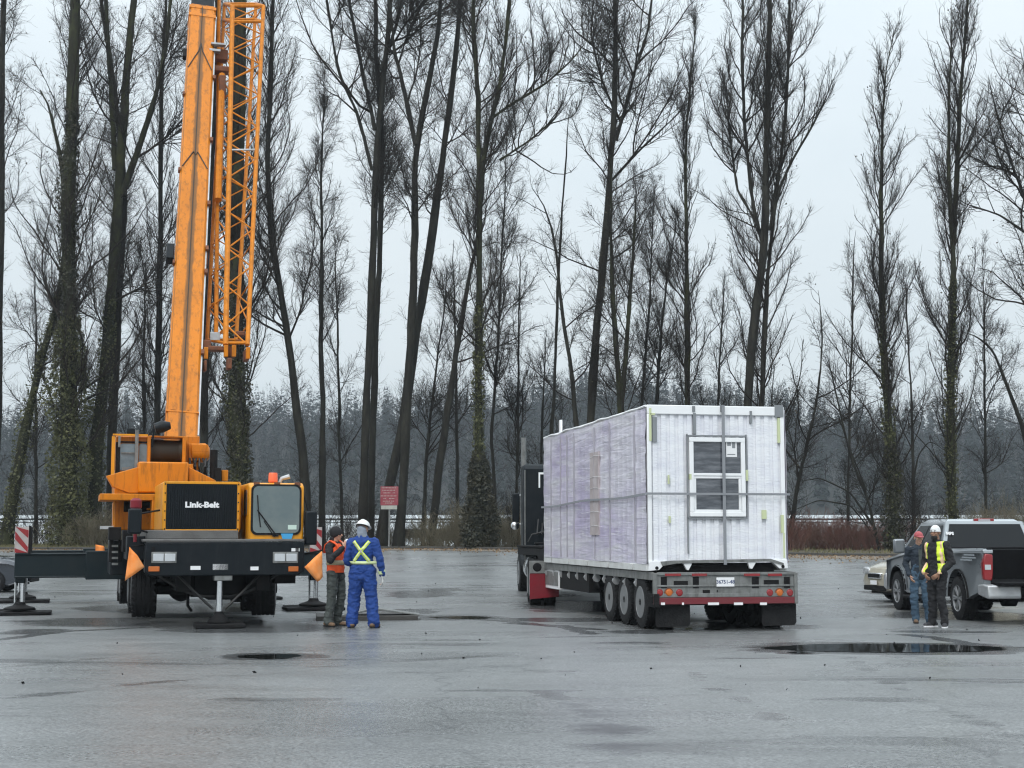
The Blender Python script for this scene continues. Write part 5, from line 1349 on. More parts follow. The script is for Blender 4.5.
# red mudguards behind the drive wheels
for s_, xa, xb in ((-1, .0, .66), (1, 1.74, 2.40)):
    m = MB(); m.prism([(xa, .16), (xb, .22), (xb, .74), (xa, .74)], 'y', .0, .03); m.box(xa, xb, .0, .3, .735, .75)
    g_ = m.build('mudguard', M['red'], trp, bevel=.008)
    m = MB(); m.box(xa - .01, xb + .01, -.01, .04, .74, 1.02); lp = m.build('lamp_bar', M['gal'], g_, bevel=.006)
    m = MB()
    for xx in (xa + .17, xa + .45): m.lathe([(-.035, .08), (-.012, .10), (-.012, .03)], (xx, 0, .88), 'y', 16)
    m.build('tail_light', M['chassis'], lp)
for yy in (.85, 2.2):
    wheel(trp, .16, yy, .52, .52, .28, -1, dual=True); wheel(trp, 2.24, yy, .52, .52, .28, 1, dual=True)
wheel(trp, .12, 8.9, .53, .53, .30, -1, steer=R(4)); wheel(trp, 2.28, 8.9, .53, .53, .30, 1, steer=R(4))
m = MB(); m.prism([(4.0, 1.05), (4.0, 3.28), (4.1, 3.40), (5.9, 3.46), (6.2, 3.2), (6.25, 1.05)], 'x', -.03, 2.36)
sl = m.build('sleeper', M['black'], trp, bevel=.06)
m = MB(); m.box(.0, .025, 3.97, 3.995, .95, 3.25); m.build('edge_trim', M['gal'], sl)
m = MB(); m.box(.36, .78, 3.97, 3.995, 3.14, 3.19); m.box(.36, .40, 3.97, 3.995, 2.80, 3.14); m.build('cable_bracket', M['rim'], sl)
m = MB(); m.prism([(6.22, .85), (6.22, 3.0), (6.5, 3.05), (7.2, 2.95), (7.55, 2.15), (7.7, 1.0), (7.7, .85)], 'x', .18, 2.22); cbm = m.build('cab', M['black'], trp, bevel=.05)
m = MB(); m.prism([(7.18, 2.86), (7.5, 2.15), (7.52, 2.17), (7.20, 2.88)], 'x', .3, 2.1); 
for xa in (.168, 2.222): m.prism([(6.5, 2.1), (6.5, 2.8), (7.1, 2.8), (7.36, 2.1)], 'x', xa, xa + .01)
m.build('cab_window', M['glass'], cbm)
m = MB(); m.prism([(7.65, .7), (7.65, 2.0), (9.8, 1.72), (10.0, 1.6), (10.05, .75)], 'x', .50, 1.90); hd = m.build('hood', M['black'], trp, bevel=.08, seg=3)
m = MB(); m.box(.62, 1.78, 10.0, 10.09, .75, 1.62); m.build('radiator_grille', M['chrome'], hd, bevel=.02)
for xa, xb in ((.0, .50), (1.90, 2.40)):
    m = MB(); arc = [(8.9 + .72 * math.cos(R(a)), .60 + .62 * math.sin(R(a))) for a in range(10, 171, 16)]; arc2 = [(8.9 + .66 * math.cos(R(a)), .60 + .56 * math.sin(R(a))) for a in range(170, 9, -16)]
    m.prism(arc + arc2, 'x', xa, xb); m.build('fender', M['black'], trp, bevel=.02)
m = MB(); m.box(.05, 2.35, 10.1, 10.25, .42, .78); m.build('bumper', M['chrome'], trp, bevel=.03)
m = MB(); m.lathe([(0, .32), (.02, .33), (1.5, .33), (1.52, .32)], (.36, 4.9, .72), 'y', 24); m.build('fuel_tank', M['chrome'], trp, smooth=30)
stx = TR(527.5, 470, 3.85)[0]; 
for xx in (.06, 2.30):
    m = MB(); m.tube([(xx, 6.62, 1.1), (xx, 6.62, 4.25)], .070, 16); st2 = m.build('exhaust_stack', M['gal'], trp, smooth=60)
    m = MB(); m.tube([(xx, 6.62, 1.6), (xx, 6.62, 3.0)], .09, 16); m.build('heat_shield', M['gal'], st2)
for s_, xx in ((-1, -.22), (1, 2.50)):
    m = MB(); m.box(xx - .02, xx + .18, 7.2, 7.32, 1.95, 2.75); mm_ = m.build('mirror', M['black'], trp, bevel=.03)
    m = MB(); m.lathe([(0, .02), (.03, .09), (.09, .12)], (xx + .06, 7.1, 1.86), 'y', 14); m.tube([(xx + .08, 7.3, 1.9), (xx + .4 * -s_ + .08, 7.3, 1.9)], .02, 6); m.tube([(xx + .08, 7.3, 2.7), (xx + .4 * -s_ + .08, 7.3, 2.7)], .02, 6); m.build('convex_mirror', M['chrome'], mm_)
# cross-bar, air lines, catwalk behind the sleeper
m = MB(); m.box(.22, .75, 2.75, 3.3, 1.385, 1.42); m.box(.55, .70, 2.85, 3.3, 1.0, 1.38); m.box(.25, .33, 3.0, 3.2, .95, 1.38); m.build('catwalk', M['chassis'], trp, bevel=.01)
m = MB()
for k in range(3):
    m.tube([(.35 + k * .1, 3.9, 2.0 - k * .1), (.3 + k * .12, 3.5, 1.62), (.5 + k * .1, 3.1, 1.75 + .05 * k), (.8 + k * .05, 2.6, 1.45)], .02, 6)
m.tube([(.05, 2.8, 1.43), (.15, 2.8, 1.62), (.55, 2.8, 1.70), (.70, 2.8, 1.43)], .018, 6)
m.build('air_lines', M['hose'], trp)
# ------------------------------------------------------------------ pickup
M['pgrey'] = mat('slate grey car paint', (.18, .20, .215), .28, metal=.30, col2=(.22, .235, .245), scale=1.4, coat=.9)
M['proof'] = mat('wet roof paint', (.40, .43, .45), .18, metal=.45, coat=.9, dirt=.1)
M['silver'] = mat('champagne silver car paint', (.52, .47, .37), .28, metal=.35, coat=.8, dirt=.15, scale=3)
M['navy'] = mat('dark blue car paint', (.020, .026, .038), .22, metal=.3, coat=1.0)
M['bedliner'] = mat('black bed liner', (.005, .005, .006), .85, spec=.15)
M['cglass'] = mat('tinted car glass', (.006, .008, .010), .08, spec=.35)
PF = Frame(8.50, 26.35, 2.6)
pk = thing('pickup_truck', 'dark grey crew-cab pickup with open black cargo bed, parked at the right edge', 'pickup truck', (PF.o.x, PF.o.y, 0), PF.a)
W_ = 2.02
def arch(cy, cz, r, a0=0, a1=180, n=12): return [(cy + r * math.cos(R(a0 + (a1 - a0) * k / n)), cz + r * math.sin(R(a0 + (a1 - a0) * k / n))) for k in range(n + 1)]
RY, FY = 1.45, 5.15
def loft_side(m, prof, xs_in):
    """side outline (y,z,...) given at several lateral stations: list of (x, outline)"""
    n = len(prof[0][1]); vs = []
    for x, o in prof: vs += [(x, p[0], p[1]) for p in o]
    fs = [tuple(range(n))[::-1], tuple((len(prof) - 1) * n + k for k in range(n))]
    for i in range(len(prof) - 1):
        fs += [(i * n + k, i * n + (k + 1) % n, (i + 1) * n + (k + 1) % n, (i + 1) * n + k) for k in range(n)]
    m.add(vs, fs)
# bed sides (a fat panel each side) with wheel arch
def shift(o, dz, zref=.9, k=1.0): return [(p[0], p[1] + dz if p[1] > zref else p[1]) for p in o]
bedo = [(.02, .62)] + [(.62, .50)] + arch(RY, .42, .52, 180, 0) + [(2.35, .48), (2.35, 1.34), (.10, 1.37), (.04, 1.30)]
for s_, xa in ((1, 0), (-1, W_)):
    m = MB(); loft_side(m, [(xa + s_ * .05, bedo), (xa + s_ * .00, [(p[0], .62 + (p[1] - .62) * .86) if p[1] > .95 else p for p in bedo]), (xa + s_ * .015, [(p[0], .62 + (p[1] - .62) * .95) if p[1] > .95 else p for p in bedo]), (xa + s_ * .14, bedo)], None)
    m.build('bed_side', M['pgrey'], pk, bevel=.012)
m = MB(); m.box(.14, W_ - .14, .02, 2.35, .66, .74); m.box(.14, W_ - .14, 2.22, 2.34, .74, 1.32)
for xa in (.141, W_ - .30): m.box(xa, xa + .16, 1.0, 1.9, .74, .98)
for k in range(12): m.box(.32 + k * .12, .36 + k * .12, .04, 2.2, .741, .752)
for xa in (.141, W_ - .15): m.box(xa, xa + .008, .06, 2.2, .74, 1.35)
m.build('cargo_bed', M['bedliner'], pk, bevel=.01)
m = MB(); m.box(.10, .18, .05, 2.3, 1.335, 1.375).box(W_ - .18, W_ - .10, .05, 2.3, 1.335, 1.375).box(.16, W_ - .16, 2.25, 2.33, 1.325, 1.365); m.build('bed_rail', M['bedliner'], pk, bevel=.01)
# lowered tailgate
m = MB(); m.box(.16, W_ - .16, -.50, .0, .70, .76); m.build('tailgate', M['bedliner'], pk, bevel=.015)
# cab lower body + front
cabo = [(2.37, .40), (4.45, .40)] + arch(FY, .44, .53, 180, 0) + [(5.85, .42), (5.98, .52), (6.02, .95), (5.92, 1.10), (4.55, 1.27), (4.3, 1.30), (2.37, 1.34)]
def nb(o, k, dz=0): return [(p[0], .80 + (p[1] - .80) * k if p[1] > .95 else p[1]) for p in o]
m = MB(); loft_side(m, [(.06, [(min(p[0], 5.86 if p[1] < 2 else 9), p[1]) for p in nb(cabo, .98)]), (.0, [(min(p[0], 5.8), p[1]) for p in nb(cabo, .80)]), (.03, [(min(p[0], 5.84), p[1]) for p in nb(cabo, .96)]), (.20, cabo), (W_ - .20, cabo),
                        (W_ - .03, [(min(p[0], 5.84), p[1]) for p in nb(cabo, .96)]), (W_, [(min(p[0], 5.8), p[1]) for p in nb(cabo, .80)]), (W_ - .06, [(min(p[0], 5.86), p[1]) for p in nb(cabo, .98)])], None)
cb2 = m.build('body', M['pgrey'], pk, bevel=.015)
# greenhouse
zb0, zr = 1.28, 1.90
def ghp(i):  # tumblehome inset
    return i
m = MB(); lo = [(.07, 2.40), (W_ - .07, 2.40), (W_ - .07, 5.0), (.07, 5.0)]; hi = [(.24, 2.60), (W_ - .24, 2.60), (W_ - .26, 4.15), (.26, 4.15)]
m.hexa([(a, b_, zb0) for a, b_ in lo], [(a, b_, zr - .03) for a, b_ in hi]); gh = m.build('greenhouse', M['pgrey'], pk, bevel=.05)
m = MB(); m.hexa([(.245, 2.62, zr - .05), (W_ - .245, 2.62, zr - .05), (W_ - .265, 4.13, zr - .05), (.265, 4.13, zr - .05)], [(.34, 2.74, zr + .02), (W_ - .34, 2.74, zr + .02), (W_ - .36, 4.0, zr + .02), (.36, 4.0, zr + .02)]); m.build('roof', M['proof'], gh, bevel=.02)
def lerpq(u, v, q): 
    a = Vector(q[0]).lerp(Vector(q[1]), u); b__ = Vector(q[3]).lerp(Vector(q[2]), u); return a.lerp(b__, v)
def pane(m, q, u0, u1, v0, v1, off=.008, th=.008):
    q = [Vector(x) for x in q]; n_ = (q[1] - q[0]).cross(q[3] - q[0]).normalized()
    c4 = [lerpq(u, v, q) + n_ * off for u, v in ((u0, v0), (u1, v0), (u1, v1), (u0, v1))]
    m.hexa(c4, [p + n_ * th for p in c4])
rq = [(lo[1][0], lo[1][1], zb0), (lo[0][0], lo[0][1], zb0), (hi[0][0], hi[0][1], zr - .03), (hi[1][0], hi[1][1], zr - .03)]
lq = [(lo[0][0], lo[0][1], zb0), (lo[3][0], lo[3][1], zb0), (hi[3][0], hi[3][1], zr - .03), (hi[0][0], hi[0][1], zr - .03)]
lq = [lq[1], lq[0], lq[3], lq[2]]
rsq = [(lo[1][0], lo[1][1], zb0), (lo[2][0], lo[2][1], zb0), (hi[2][0], hi[2][1], zr - .03), (hi[1][0], hi[1][1], zr - .03)]
fq = [(lo[3][0], lo[3][1], zb0), (lo[2][0], lo[2][1], zb0), (hi[2][0], hi[2][1], zr - .03), (hi[3][0], hi[3][1], zr - .03)]
def outward(q, c=(1, 3.5, 1.5)):
    q = [Vector(x) for x in q]; n_ = (q[1] - q[0]).cross(q[3] - q[0]); mid = sum(q, Vector()) / 4
    if n_.dot(mid - Vector(c)) < 0: q = [q[1], q[0], q[3], q[2]]
    return q
for nm, q, rr_ in (('rear_window', rq, [(.05, .95, .10, .90)]), ('side_window', lq, [(.12, .47, .14, .86), (.50, .93, .14, .86)]), ('side_window', rsq, [(.07, .50, .14, .86), (.53, .88, .14, .86)]), ('windscreen', fq, [(.06, .94, .10, .92)])):
    m = MB()
    for u0, u1, v0, v1 in rr_: pane(m, outward(q), u0, u1, v0, v1)
    w2 = m.build(nm, M['cglass'], gh)
M['proofside'] = M['proof']
# silver cab corner pillars at the back
m = MB()
q = outward(rq); pane(m, q, .0, .045, .0, 1, .010, .006); pane(m, q, .955, 1, .0, 1, .010, .006); pane(m, q, 0, 1, .905, 1, .012, .006)
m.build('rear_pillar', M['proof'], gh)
m = MB(); m.box(.82, 1.22, 2.60, 2.68, zr - .03, zr + .028); bl = m.build('third_brake_light', M['redlens'], gh, bevel=.01)
m = MB(); m.box(.90, 1.14, 2.592, 2.60, zr - .015, zr + .012); m.build('lens', M['lens'], bl)
q = outward(rq); p_c = lerpq(.88, .62, q)
text('window_sticker', 'MPS', .085, M['white'], gh, (.27, 2.455, 1.63), (R(72), 0, 0), .001, .004)
# tail lights, bumper, plate
for xa, s_ in ((.0, 1), (W_, -1)):
    m = MB(); a, b_ = sorted((xa + s_ * .0, xa + s_ * .17)); m.prism([(a - .004, .80), (b_ - .02, .78), (b_ + .004, .95), (b_ + .004, 1.25), (a + .03, 1.27), (a - .006, 1.1)], 'y', -.02, .10); tlp = m.build('tail_light', M['redlens'], pk, bevel=.02)
    m = MB(); m.box(a + .02, b_ - .04, -.026, -.0205, .98, 1.07); m.build('reversing_lens', M['lens'], tlp)
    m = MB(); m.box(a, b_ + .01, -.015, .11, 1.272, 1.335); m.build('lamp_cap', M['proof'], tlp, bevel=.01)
m = MB()
for xa, xb in ((-.01, .60), (W_ - .60, W_ + .01)): m.prism([(-.22, .50), (-.20, .70), (.05, .72), (.30, .70), (.30, .52), (-.18, .46)], 'x', xa, xb)
bp_ = m.build('rear_bumper', M['steel'], pk, bevel=.025)
m = MB(); m.box(.60, W_ - .60, -.16, .05, .46, .68); m.box(.95, 1.07, -.22, -.1, .40, .46); m.build('bumper_step', M['chassis'], bp_, bevel=.01)
m = MB(); m.box(.86, 1.16, -.172, -.164, .53, .66); m.build('number_plate', M['gal'], bp_)
m = MB(); m.prism([(5.92, .40), (6.12, .46), (6.12, .72), (5.95, .78)], 'x', .02, W_ - .02); m.build('front_bumper', M['steel'], pk, bevel=.03)
m = MB(); m.box(.5, W_ - .5, 5.98, 6.06, .72, 1.08); m.build('front_grille', M['black'], pk, bevel=.02)
for xa in (.08, W_ - .44): m = MB(); m.box(xa, xa + .36, 5.86, 6.03, .84, 1.04); m.build('headlight', M['lens'], pk, bevel=.03)
# wheels, arches, mirrors, handles, running gear
for yy in (RY, FY):
    wheel(pk, .15, yy, .41, .41, .27, -1, style='alloy'); wheel(pk, W_ - .15, yy, .41, .41, .27, 1, style='alloy')
m = MB(); m.box(.35, .50, .2, 5.8, .42, .62); m.box(W_ - .5, W_ - .35, .2, 5.8, .42, .62); m.lathe([(-.75, .06), (-.15, .07), (-.12, .16), (.12, .16), (.15, .07), (.75, .06)], (W_ / 2, RY, .41), 'x', 14); m.lathe([(-.75, .05), (.75, .05)], (W_ / 2, FY, .41), 'x', 10)
m.box(.16, W_ - .16, .62 + RY - .7 - .4, RY + .55, .60, .66); m.tube([(1.45, -.1, .42), (1.45, 1.2, .42)], .045, 8); m.build('underbody', M['chassis'], pk)
for yy in (RY, FY):
    for xa in (.02, W_ - .30):
        m = MB(); ar = arch(yy, .43, .535, 180, 0, 14); ar2 = arch(yy, .43, .515, 0, 180, 14); m.prism(ar + ar2, 'x', xa, xa + .28); m.build('wheel_arch', M['chassis'], pk)
for s_, xa in ((-1, .0), (1, W_)):
    m = MB(); a, b_ = sorted((xa + s_ * .06, xa + s_ * .30)); m.box(a, b_, 4.25, 4.36, 1.22, 1.52); mr = m.build('door_mirror', M['pgrey'], pk, bevel=.04)
    m = MB(); a, b_ = sorted((xa - s_ * .08, xa + s_ * .08)); m.box(a, b_, 4.27, 4.34, 1.27, 1.34); m.build('mirror_arm', M['black'], mr)
m = MB()
for yy in (2.95, 3.9):
    for xa in (-.022, W_ + .002): m.box(xa, xa + .02, yy, yy + .20, 1.08, 1.11)
m.build('door_handle', M['pgrey'], pk, bevel=.008)
m = MB()
for yy in (2.45, 3.42, 4.38):
    for xa in (-.003, W_ - .005): m.box(xa, xa + .008, yy, yy + .012, .50, 1.14)
m.build('door_seam', M['chassis'], pk)
M['decal'] = mat('grey side decal', (.30, .33, .35), .4)
m = MB()
for k, (a, b_, z_) in enumerate(((.42, .95, 1.235), (.36, 1.05, 1.185), (.55, 1.15, 1.14))): 
    m.box(-.012, -.003, a, b_, z_ - .012, z_ + .014)
m.build('side_decal', M['decal'], pk)
for xa in (-.10, W_ - .08): m = MB(); m.box(xa, xa + .18, 2.5, 4.4, .30, .36); m.build('running_board', M['chassis'], pk, bevel=.02)

# ------------------------------------------------------------------ saloon cars
M['carlens'] = mat('clear car headlamp', (.30, .31, .32), .08, metal=.2, coat=1.0, col2=(.6, .6, .6), scale=9)
def saloon(name, label, paint, x, y, deg):
    """car with its nose along local -x"""
    t = thing(name, label, 'car', (x, y, 0), R(deg))
    Lc, Wc = 4.7, 1.78
    so = [(0.02, .30), (.40, .20)] + [(.92 + .36 * math.cos(R(a)), .31 + .36 * math.sin(R(a))) for a in range(180, -1, -18)] + [(3.30, .20)] + [(3.68 + .36 * math.cos(R(a)), .31 + .36 * math.sin(R(a))) for a in range(180, -1, -18)] + [(4.5, .28), (4.66, .42), (4.68, .80), (4.45, 1.0), (3.7, 1.03), (2.2, 1.02), (1.15, 1.02), (.40, .93), (.08, .80), (-.02, .50)]
    n = len(so)
    def st(yy, kz, kin): return (yy, [((p[0] - 2.35) * kin + 2.35, .45 + (p[1] - .45) * kz if p[1] > .45 else p[1]) for p in so])
    m = MB(); prof = [st(.07, .95, .925), st(.0, .70, .93), st(.06, .92, .945), st(.20, .99, .975), st(.50, 1.03, .995), st(Wc - .50, 1.03, .995), st(Wc - .20, .99, .975), st(Wc - .06, .92, .945), st(Wc, .70, .93), st(Wc - .07, .95, .925)]
    vs = []
    for yy, o in prof: vs += [(p[0], yy, p[1]) for p in o]
    fs = [tuple(range(n)), tuple((len(prof) - 1) * n + k for k in range(n))[::-1]] + [(i * n + k, i * n + (k + 1) % n, (i + 1) * n + (k + 1) % n, (i + 1) * n + k) for i in range(len(prof) - 1) for k in range(n)]
    m.add(vs, fs); body = m.build('body', paint, t, bevel=.012)
    m = MB(); m.hexa([(1.35, .10, .95), (4.2, .10, .95), (4.2, Wc - .10, .95), (1.35, Wc - .10, .95)], [(2.15, .27, 1.40), (3.55, .27, 1.41), (3.55, Wc - .27, 1.41), (2.15, Wc - .27, 1.40)]); gh_ = m.build('cabin', paint, t, bevel=.04)
    q1 = [(1.35, .10, .95), (1.35, Wc - .10, .95), (2.15, Wc - .27, 1.40), (2.15, .27, 1.40)]; q2 = [(4.2, .10, .95), (4.2, Wc - .1, .95), (3.55, Wc - .27, 1.41), (3.55, .27, 1.41)]
    q3 = [(1.35, .10, .95), (4.2, .10, .95), (3.55, .27, 1.41), (2.15, .27, 1.40)]; q4 = [(1.35, Wc - .10, .95), (4.2, Wc - .10, .95), (3.55, Wc - .27, 1.41), (2.15, Wc - .27, 1.40)]
    for nm, q, u in (('windscreen', q1, [(.06, .94)]), ('rear_window', q2, [(.06, .94)]), ('side_window', q3, [(.10, .48), (.51, .90)]), ('side_window', q4, [(.10, .48), (.51, .90)])):
        m = MB()
        for a, b_ in u:
            qq = outward(q, (2.7, Wc / 2, 1.0)); 
            if nm != 'side_window' or True: pane(m, qq, a if qq[0] == Vector(q[0]) else 1 - b_, b_ if qq[0] == Vector(q[0]) else 1 - a, .12, .90)
        m.build(nm, M['cglass'], gh_)
    for yy in (.10, Wc - .10):
        for xx in (.92, 3.68):
            s_ = -1 if yy < 1 else 1
            w2 = wheel(t, xx, yy + (-s_ * .02), .31, .31, .20, s_, style='alloy'); w2.rotation_euler = (0, 0, R(90)) if s_ > 0 else (0, 0, R(90))
    for yy in (.10, Wc - .50):
        m = MB(); m.prism([(yy, .66), (yy + .40, .66), (yy + .36, .80), (yy + .06, .83)] if yy < 1 else [(yy, .66), (yy + .40, .66), (yy + .34, .83), (yy + .04, .80)], 'x', .055, .34); m.build('headlight', M['carlens'], t, bevel=.03)
    m = MB(); m.box(-.035, .06, Wc / 2 - .33, Wc / 2 + .33, .56, .70); g2 = m.build('grille', M['chrome'], t, bevel=.02)
    m = MB(); m.box(-.045, -.036, Wc / 2 - .28, Wc / 2 + .28, .59, .67); m.build('grille_slats', M['chassis'], g2)
    m = MB(); m.box(-.03, .02, Wc / 2 - .55, Wc / 2 + .55, .28, .40); m.build('air_intake', M['chassis'], t, bevel=.02)
    m = MB(); m.box(-.05, -.03, Wc / 2 - .15, Wc / 2 + .15, .42, .52); m.build('number_plate', M['white'], t)
    for yy in (.12, Wc - .45): m = MB(); m.box(4.62, 4.70, yy, yy + .33, .66, .84); m.build('tail_light', M['redlens'], t, bevel=.02)
    for yy in (-.14, Wc + .02): m = MB(); m.box(1.75, 1.85, yy, yy + .14, .95, 1.06); m.build('door_mirror', paint, t, bevel=.02)
    m = MB()
    for xx in (1.55, 2.55, 3.4):
        for yy in (-.002, Wc - .004): m.box(xx, xx + .01, yy, yy + .006, .34, .74)
    m.box(.3, 4.4, .1, Wc - .1, .19, .26); m.build('door_seam', M['chassis'], t)
    return t
saloon('parked_car', 'silver saloon car nosing out from behind the dark grey pickup', M['silver'], 8.93, 34.3, 13)
sal = saloon('parked_car', 'dark blue car at the left edge behind the long outrigger beam of the crane', M['navy'], -13.72, 42.6, 186)
# ------------------------------------------------------------------ people
def ell(bm, c, r, rot=None, n=14):
    me_ = bmesh.ops.create_uvsphere(bm, u_segments=n, v_segments=max(6, n // 2 + 2), radius=1)
    mt = Matrix.Translation(Vector(c)) @ (rot if rot else Matrix()) @ Matrix.Diagonal((*r, 1))
    bmesh.ops.transform(bm, matrix=mt, verts=me_['verts'])
def cap(bm, p0, p1, r0, r1, fx=1.0, n=14, side=None):
    """rounded limb between two joints, tapering; fx flattens it front to back"""
    p0, p1 = Vector(p0), Vector(p1); d = p1 - p0; L_ = d.length; t = d.normalized()
    s_ = Vector(side) if side else Vector((1, 0, 0)); s_ = (s_ - t * s_.dot(t))
    if s_.length < .1: s_ = Vector((0, 1, 0)) - t * t.y
    s_.normalize(); f_ = t.cross(s_)
    ring = []
    prof = [(-r0 * .98, .2), (-r0 * .8, .6), (-r0 * .45, .89), (0, 1)]
    pr = [(a, r0 * k) for a, k in prof] + [(L_ * u, r0 + (r1 - r0) * u) for u in (.25, .5, .75)] + [(L_ + a, r1 * k) for a, k in ((0, 1), (r1 * .45, .89), (r1 * .8, .6), (r1 * .98, .2))]
    for a, r in pr:
        ring.append([bm.verts.new(p0 + t * a + s_ * (r * math.cos(2 * math.pi * k / n)) + f_ * (r * fx * math.sin(2 * math.pi * k / n))) for k in range(n)])
    for i in range(len(ring) - 1):
        for k in range(n): bm.faces.new((ring[i][k], ring[i][(k + 1) % n], ring[i + 1][(k + 1) % n], ring[i + 1][k]))
    bm.faces.new(ring[0][::-1]); bm.faces.new(ring[-1])
def chain(bm, pts, rs, fx=1.0, side=None):
    for i in range(len(pts) - 1): cap(bm, pts[i], pts[i + 1], rs[i], rs[i + 1], fx if not isinstance(fx, (list, tuple)) else fx[i], side=side)
def remesh(name, bm, vox, material, parent, sm=3, wr=0, seed=0):
    me0 = bpy.data.meshes.new('tmp'); bmesh.ops.recalc_face_normals(bm, faces=bm.faces); bm.to_mesh(me0); bm.free()
    o = bpy.data.objects.new('tmp', me0); COL.objects.link(o)
    r = o.modifiers.new('r', 'REMESH'); r.mode = 'VOXEL'; r.voxel_size = vox
    s_ = o.modifiers.new('s', 'SMOOTH'); s_.iterations = sm; s_.factor = .5
    dg = bpy.context.evaluated_depsgraph_get(); me = bpy.data.meshes.new_from_object(o.evaluated_get(dg))
    bpy.data.objects.remove(o); me.name = name
    if wr:
        nrm = [v.normal.copy() for v in me.vertices]
        for v, n_ in zip(me.vertices, nrm):
            p = v.co
            v.co = p + n_ * wr * (noise.noise(Vector((p.x * 9 + seed, p.y * 9, p.z * 13))) + .6 * noise.noise(Vector((p.x * 20 + seed, p.y * 20, p.z * 30))))
    me.shade_smooth(); me.materials.clear(); me.materials.append(material)
    return link(name, me, parent)
def hand(bm, wr_, d, palm_n, curl=.5, s=1.0, thumb=1):
    """hand from the wrist along d; palm_n is the way the palm faces"""
    wr_, d, pn = Vector(wr_), Vector(d).normalized(), Vector(palm_n).normalized()
    sd = d.cross(pn).normalized() * thumb
    pc = wr_ + d * .05 * s
    cap(bm, wr_ + d * .012, wr_ + d * .085 * s, .026 * s, .040 * s, .42, side=sd)
    for i, (o_, L_) in enumerate(((.032, .072), (.011, .082), (-.011, .076), (-.031, .060))):
        b = wr_ + d * .09 * s + sd * o_ * s; dd = d.copy(); p = b
        for k, fr in enumerate((.45, .32, .26)):
            dd = (dd + pn * curl * .75).normalized(); q = p + dd * L_ * fr * s; cap(bm, p, q, (.0098 - k * .0008) * s, (.0092 - k * .0009) * s, n=8); p = q
    b = wr_ + d * .035 * s + sd * .032 * s; dd = (d * .75 + sd * .75 + pn * .3).normalized()
    q = b + dd * .038 * s; cap(bm, b - dd * .01, q, .014 * s, .011 * s, n=8); q2 = q + (dd + d * .4 + pn * curl * .5).normalized() * .032 * s; cap(bm, q, q2, .011 * s, .009 * s, n=8)
def ribbon(name, garment, path, dirv, width, material, off=.007, n=40, wid3=None):
    """reflective tape laid on a garment: path points projected onto it along dirv"""
    me = garment.data; bvh = BVHTree.FromPolygons([v.co for v in me.vertices], [p.vertices for p in me.polygons])
    P = [Vector(p) for p in path]; seg = [(P[i + 1] - P[i]).length for i in range(len(P) - 1)]; T_ = sum(seg); out = []
    for k in range(n + 1):
        s_ = T_ * k / n; i = 0
        while i < len(seg) - 1 and s_ > seg[i]: s_ -= seg[i]; i += 1
        p = P[i].lerp(P[i + 1], min(1, s_ / seg[i])); tg = (P[i + 1] - P[i]).normalized(); out.append((p, tg))
    d0 = dirv if callable(dirv) else (lambda p: Vector(dirv))
    rows = []
    for p, tg in out:
        dv = d0(p).normalized(); sd = tg.cross(dv).normalized(); row = []
        for w_ in (-.5, 0, .5):
            q = p + sd * w_ * width; h = bvh.ray_cast(q - dv * .6, dv, 1.2)
            if h[0] is None: row = None; break
            row.append(h[0] - dv * off)
        rows.append(row)
    vs, fs, prev = [], [], None
    for r in rows:
        if r is None: prev = None; continue
        b = len(vs); vs += r
        if prev is not None: fs += [(prev, prev + 1, b + 1, b), (prev + 1, prev + 2, b + 2, b + 1)]
        prev = b
    if not fs: return None
    m = MB(); m.add(vs, fs); o = m.build(name, material, garment, smooth=80, recalc=False)
    so = o.modifiers.new('t', 'SOLIDIFY'); so.thickness = .003; so.offset = 0
    return o
def belt(name, garment, z, width, material, c=(0, 0)):
    me = garment.data; bvh = BVHTree.FromPolygons([v.co for v in me.vertices], [p.vertices for p in me.polygons])
    vs, fs = [], []; n = 48
    for k in range(n):
        a = 2 * math.pi * k / n; d = Vector((math.cos(a), math.sin(a), 0))
        for dz in (-width / 2, width / 2):
            best = None; o = Vector((c[0], c[1], z + dz)); h = bvh.ray_cast(o + d * .27, -d, .27); q = h[0] if h[0] else o + d * .16
            vs.append(q + d * .006)
    for k in range(n): k2 = (k + 1) % n; fs.append((k * 2, k2 * 2, k2 * 2 + 1, k * 2 + 1))
    m = MB(); m.add(vs, fs); o = m.build(name, material, garment, smooth=80, recalc=False)
    so = o.modifiers.new('t', 'SOLIDIFY'); so.thickness = .003; so.offset = 0
    return o
